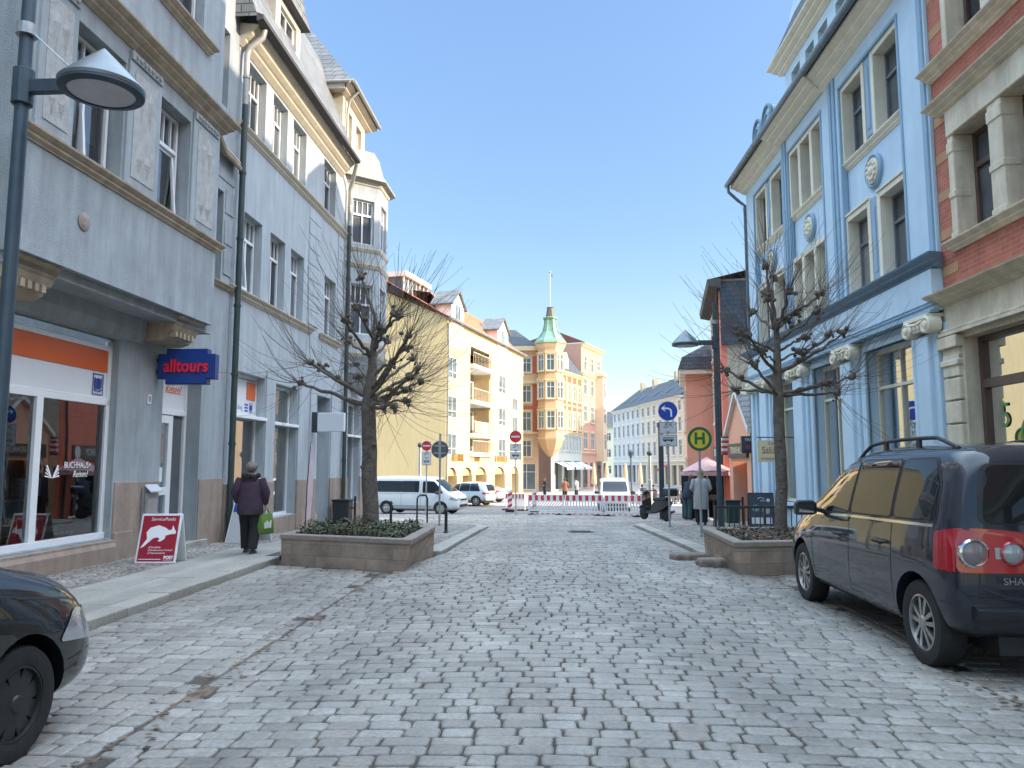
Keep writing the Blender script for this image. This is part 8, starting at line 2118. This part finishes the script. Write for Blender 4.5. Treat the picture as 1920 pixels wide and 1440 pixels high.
PUR = mat('purple_quilt', (.05, .03, .05), .8, var=.2, scale=6, bump=.5, bscale=14); BLK = mat('black_trousers', (.012, .013, .016), .85, var=.2, scale=8, bump=.3, bscale=20)
walk = dict(ell=(-.28, -.06, 1.14), wrl=(-.25, .06, .96), pal=(-.23, .1, .92), elr=(.29, .02, 1.13), wrr=(.27, .08, .93), par=(.27, .09, .88),
            knl=(-.1, .1, .5), anl=(-.09, .12, .09), tol=(-.09, .26, .03), knr=(.1, .02, .5), anr=(.1, -.12, .1), tor=(.11, .02, .03))
W_LOC = (-5.02, 12.5, .085)
person(W_LOC, rad(6), .87, 'person in a dark purple jacket and black trousers walking away with a green bag', walk, PUR, BLK, mat('grey_hair', (.2, .18, .16), .9, var=.3, scale=30), mat('black_shoe', (.015, .015, .017), .5), hem=.74, hood=mat('dark_fur', (.03, .025, .03), 1.0, var=.4, scale=30), fat=1.16)
# the green bag hangs from the right hand
GREEN = mat('green_bag', (.12, .22, .035), .7, var=.12, scale=5)
hp = Vector(W_LOC) + Matrix.Rotation(rad(6), 3, 'Z') @ (Vector((.28, .1, .83)) * .87)
e = empty('tote_bag', tuple(hp), rad(75), 'bright green shopping bag carried by the person in the purple jacket', 'bag'); e.scale = (.82, .82, .82)
q = MB(); q.loft([[(-.2 * k, -.05 * t, z), (.2 * k, -.05 * t, z), (.2 * k, .05 * t, z), (-.2 * k, .05 * t, z)] for z, k, t in ((-.5, .92, 1), (-.48, 1, 1.25), (-.3, .98, 1.1), (-.12, .9, .4), (-.1, .88, .25))]); bg = q.build('bag', GREEN, e, smooth=50)
q = MB()
for sy in (-.02, .02): q.tube([(-.1, sy, -.1), (-.06, sy * .6, -.03), (0, 0, .015), (.06, sy * .6, -.03), (.1, sy, -.1)], .008, 6)
q.build('strap', GREEN, e)
q = MB()
for k in range(4): q.box(-.13 + k * .06, -.10 + k * .06, -.075, -.06, -.38, -.26 + .03 * (k % 2))
q.build('white_marks', LETWHITE, bg)

stand = dict(ell=(-.27, -.02, 1.13), wrl=(-.2, .16, 1.05), pal=(-.16, .22, 1.05), elr=(.27, -.02, 1.13), wrr=(.2, .16, 1.05), par=(.16, .22, 1.06),
             knl=(-.1, .02, .5), anl=(-.1, 0, .09), tol=(-.12, .14, .03), knr=(.1, .02, .5), anr=(.1, -.02, .09), tor=(.12, .12, .03))
person(gp_(4.55, 23.7), rad(-12), .98, 'person in a long pale grey coat standing near the pink parasol', stand, mat('pale_grey_coat', (.36, .36, .36), .9, var=.12, scale=9, bump=.4, bscale=18), BLK, mat('blond_hair', (.35, .25, .12), .8, var=.3, scale=30), mat('black_shoe', (.015, .015, .017), .5), hem=.5, hair_len=.12, fat=1.1)
bend = dict(stand); bend.update(waist=(0, .05, 1.1), chest=(0, .14, 1.28), neck=(0, .22, 1.43), jaw=(0, .28, 1.5), crown=(0, .28, 1.62), shl=(-.18, .15, 1.38), shr=(.18, .15, 1.38), ell=(-.25, .2, 1.12), elr=(.25, .2, 1.12), wrl=(-.16, .38, 1.05), wrr=(.16, .38, 1.05), pal=(-.13, .45, 1.04), par=(.13, .45, 1.04))
person(gp_(5.05, 28.9), rad(-50), .98, 'person in a dark blue jacket and jeans leaning towards the market stall', bend, mat('dark_blue_jacket', (.02, .03, .05), .85, var=.2, scale=8, bump=.4, bscale=18), mat('teal_jeans', (.04, .09, .1), .9, var=.2, scale=12), mat('auburn_hair', (.12, .05, .03), .8, var=.3, scale=30), mat('brown_shoe', (.05, .03, .02), .6), hem=.8, hair_len=.2)
R_ = random.Random(4)
FAR = [(1.0, 60, .2, (.25, .1, .06), 'far person in a rust brown jacket standing in the square left of the white van'), (2.0, 63, 1.0, (.3, .3, .3), 'far person in a grey jacket standing in the square just beside the white van'), (-.6, 64, 2.0, (.03, .03, .05), 'far person in a dark jacket standing by the pale awnings')]
for (x, y, rz, c, lab) in FAR:
    person(gp_(x, y, 0), rz, 1.0, lab, stand, mat('far_coat_%d' % int(y), c, .9, var=.15, scale=6), BLK, mat('brown_hair', (.08, .05, .03), .9), mat('black_shoe', (.015, .015, .017), .5), hem=.72)
# ================================================================ LIGHT, SKY, CAMERA
sun_dir = Vector((0.95, -0.16, 0.352)).normalized()
sl = bpy.data.lights.new('sun', 'SUN'); sl.energy = 2.35; sl.angle = rad(0.53); sl.color = (1.0, 0.83, 0.62)
so = bpy.data.objects.new('sun', sl); COL.objects.link(so); so.location = (30, -10, 40)
so.rotation_euler = (-sun_dir).to_track_quat('-Z', 'Y').to_euler()
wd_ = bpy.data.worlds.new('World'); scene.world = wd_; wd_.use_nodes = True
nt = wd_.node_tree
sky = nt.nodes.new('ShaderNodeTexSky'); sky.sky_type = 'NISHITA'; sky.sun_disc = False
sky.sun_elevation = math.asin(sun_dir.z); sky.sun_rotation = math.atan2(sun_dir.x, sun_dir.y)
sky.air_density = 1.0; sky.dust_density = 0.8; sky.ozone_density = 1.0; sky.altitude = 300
# sky dimmed at the horizon; unseen brightness added overhead to fill the shaded street
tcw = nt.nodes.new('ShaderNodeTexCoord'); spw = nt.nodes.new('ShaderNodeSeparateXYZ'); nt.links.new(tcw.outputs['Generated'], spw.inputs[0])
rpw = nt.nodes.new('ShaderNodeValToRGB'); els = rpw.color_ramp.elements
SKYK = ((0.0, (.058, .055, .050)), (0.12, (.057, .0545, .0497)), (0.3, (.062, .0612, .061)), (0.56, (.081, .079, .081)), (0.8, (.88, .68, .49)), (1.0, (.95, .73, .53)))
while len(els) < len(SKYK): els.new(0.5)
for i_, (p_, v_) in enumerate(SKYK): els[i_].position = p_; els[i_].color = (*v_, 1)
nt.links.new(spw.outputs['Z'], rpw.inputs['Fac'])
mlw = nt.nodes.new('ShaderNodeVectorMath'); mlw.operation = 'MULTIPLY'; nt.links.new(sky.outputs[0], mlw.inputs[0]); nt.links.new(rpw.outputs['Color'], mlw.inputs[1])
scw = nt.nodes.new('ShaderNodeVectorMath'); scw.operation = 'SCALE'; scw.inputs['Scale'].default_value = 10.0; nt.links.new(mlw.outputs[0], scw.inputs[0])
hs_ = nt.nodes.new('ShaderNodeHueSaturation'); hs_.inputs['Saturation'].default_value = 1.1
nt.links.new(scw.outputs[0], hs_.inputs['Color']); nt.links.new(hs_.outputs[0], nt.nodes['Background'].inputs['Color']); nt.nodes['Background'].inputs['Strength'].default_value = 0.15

cam = bpy.data.cameras.new('camera'); co = bpy.data.objects.new('camera', cam); COL.objects.link(co)
cam.sensor_width = 36.0; cam.lens = 1420 / 1920 * 36; cam.clip_start = 0.05; cam.clip_end = 2000
co.location = (0, 0, 1.55); co.rotation_euler = (rad(90 + 6.0699), 0, rad(3.00646))
scene.camera = co
vs = scene.view_settings; vs.view_transform = 'Standard'; vs.look = 'None'; vs.exposure = 1.72; vs.gamma = 1.0
scene.render.engine = 'CYCLES'
scene.cycles.use_denoising = True
scene.cycles.max_bounces = 8; scene.cycles.diffuse_bounces = 4; scene.cycles.glossy_bounces = 4; scene.cycles.transparent_max_bounces = 12
scene.cycles.caustics_reflective = False; scene.cycles.caustics_refractive = False
scene.cycles.sample_clamp_indirect = 6.0
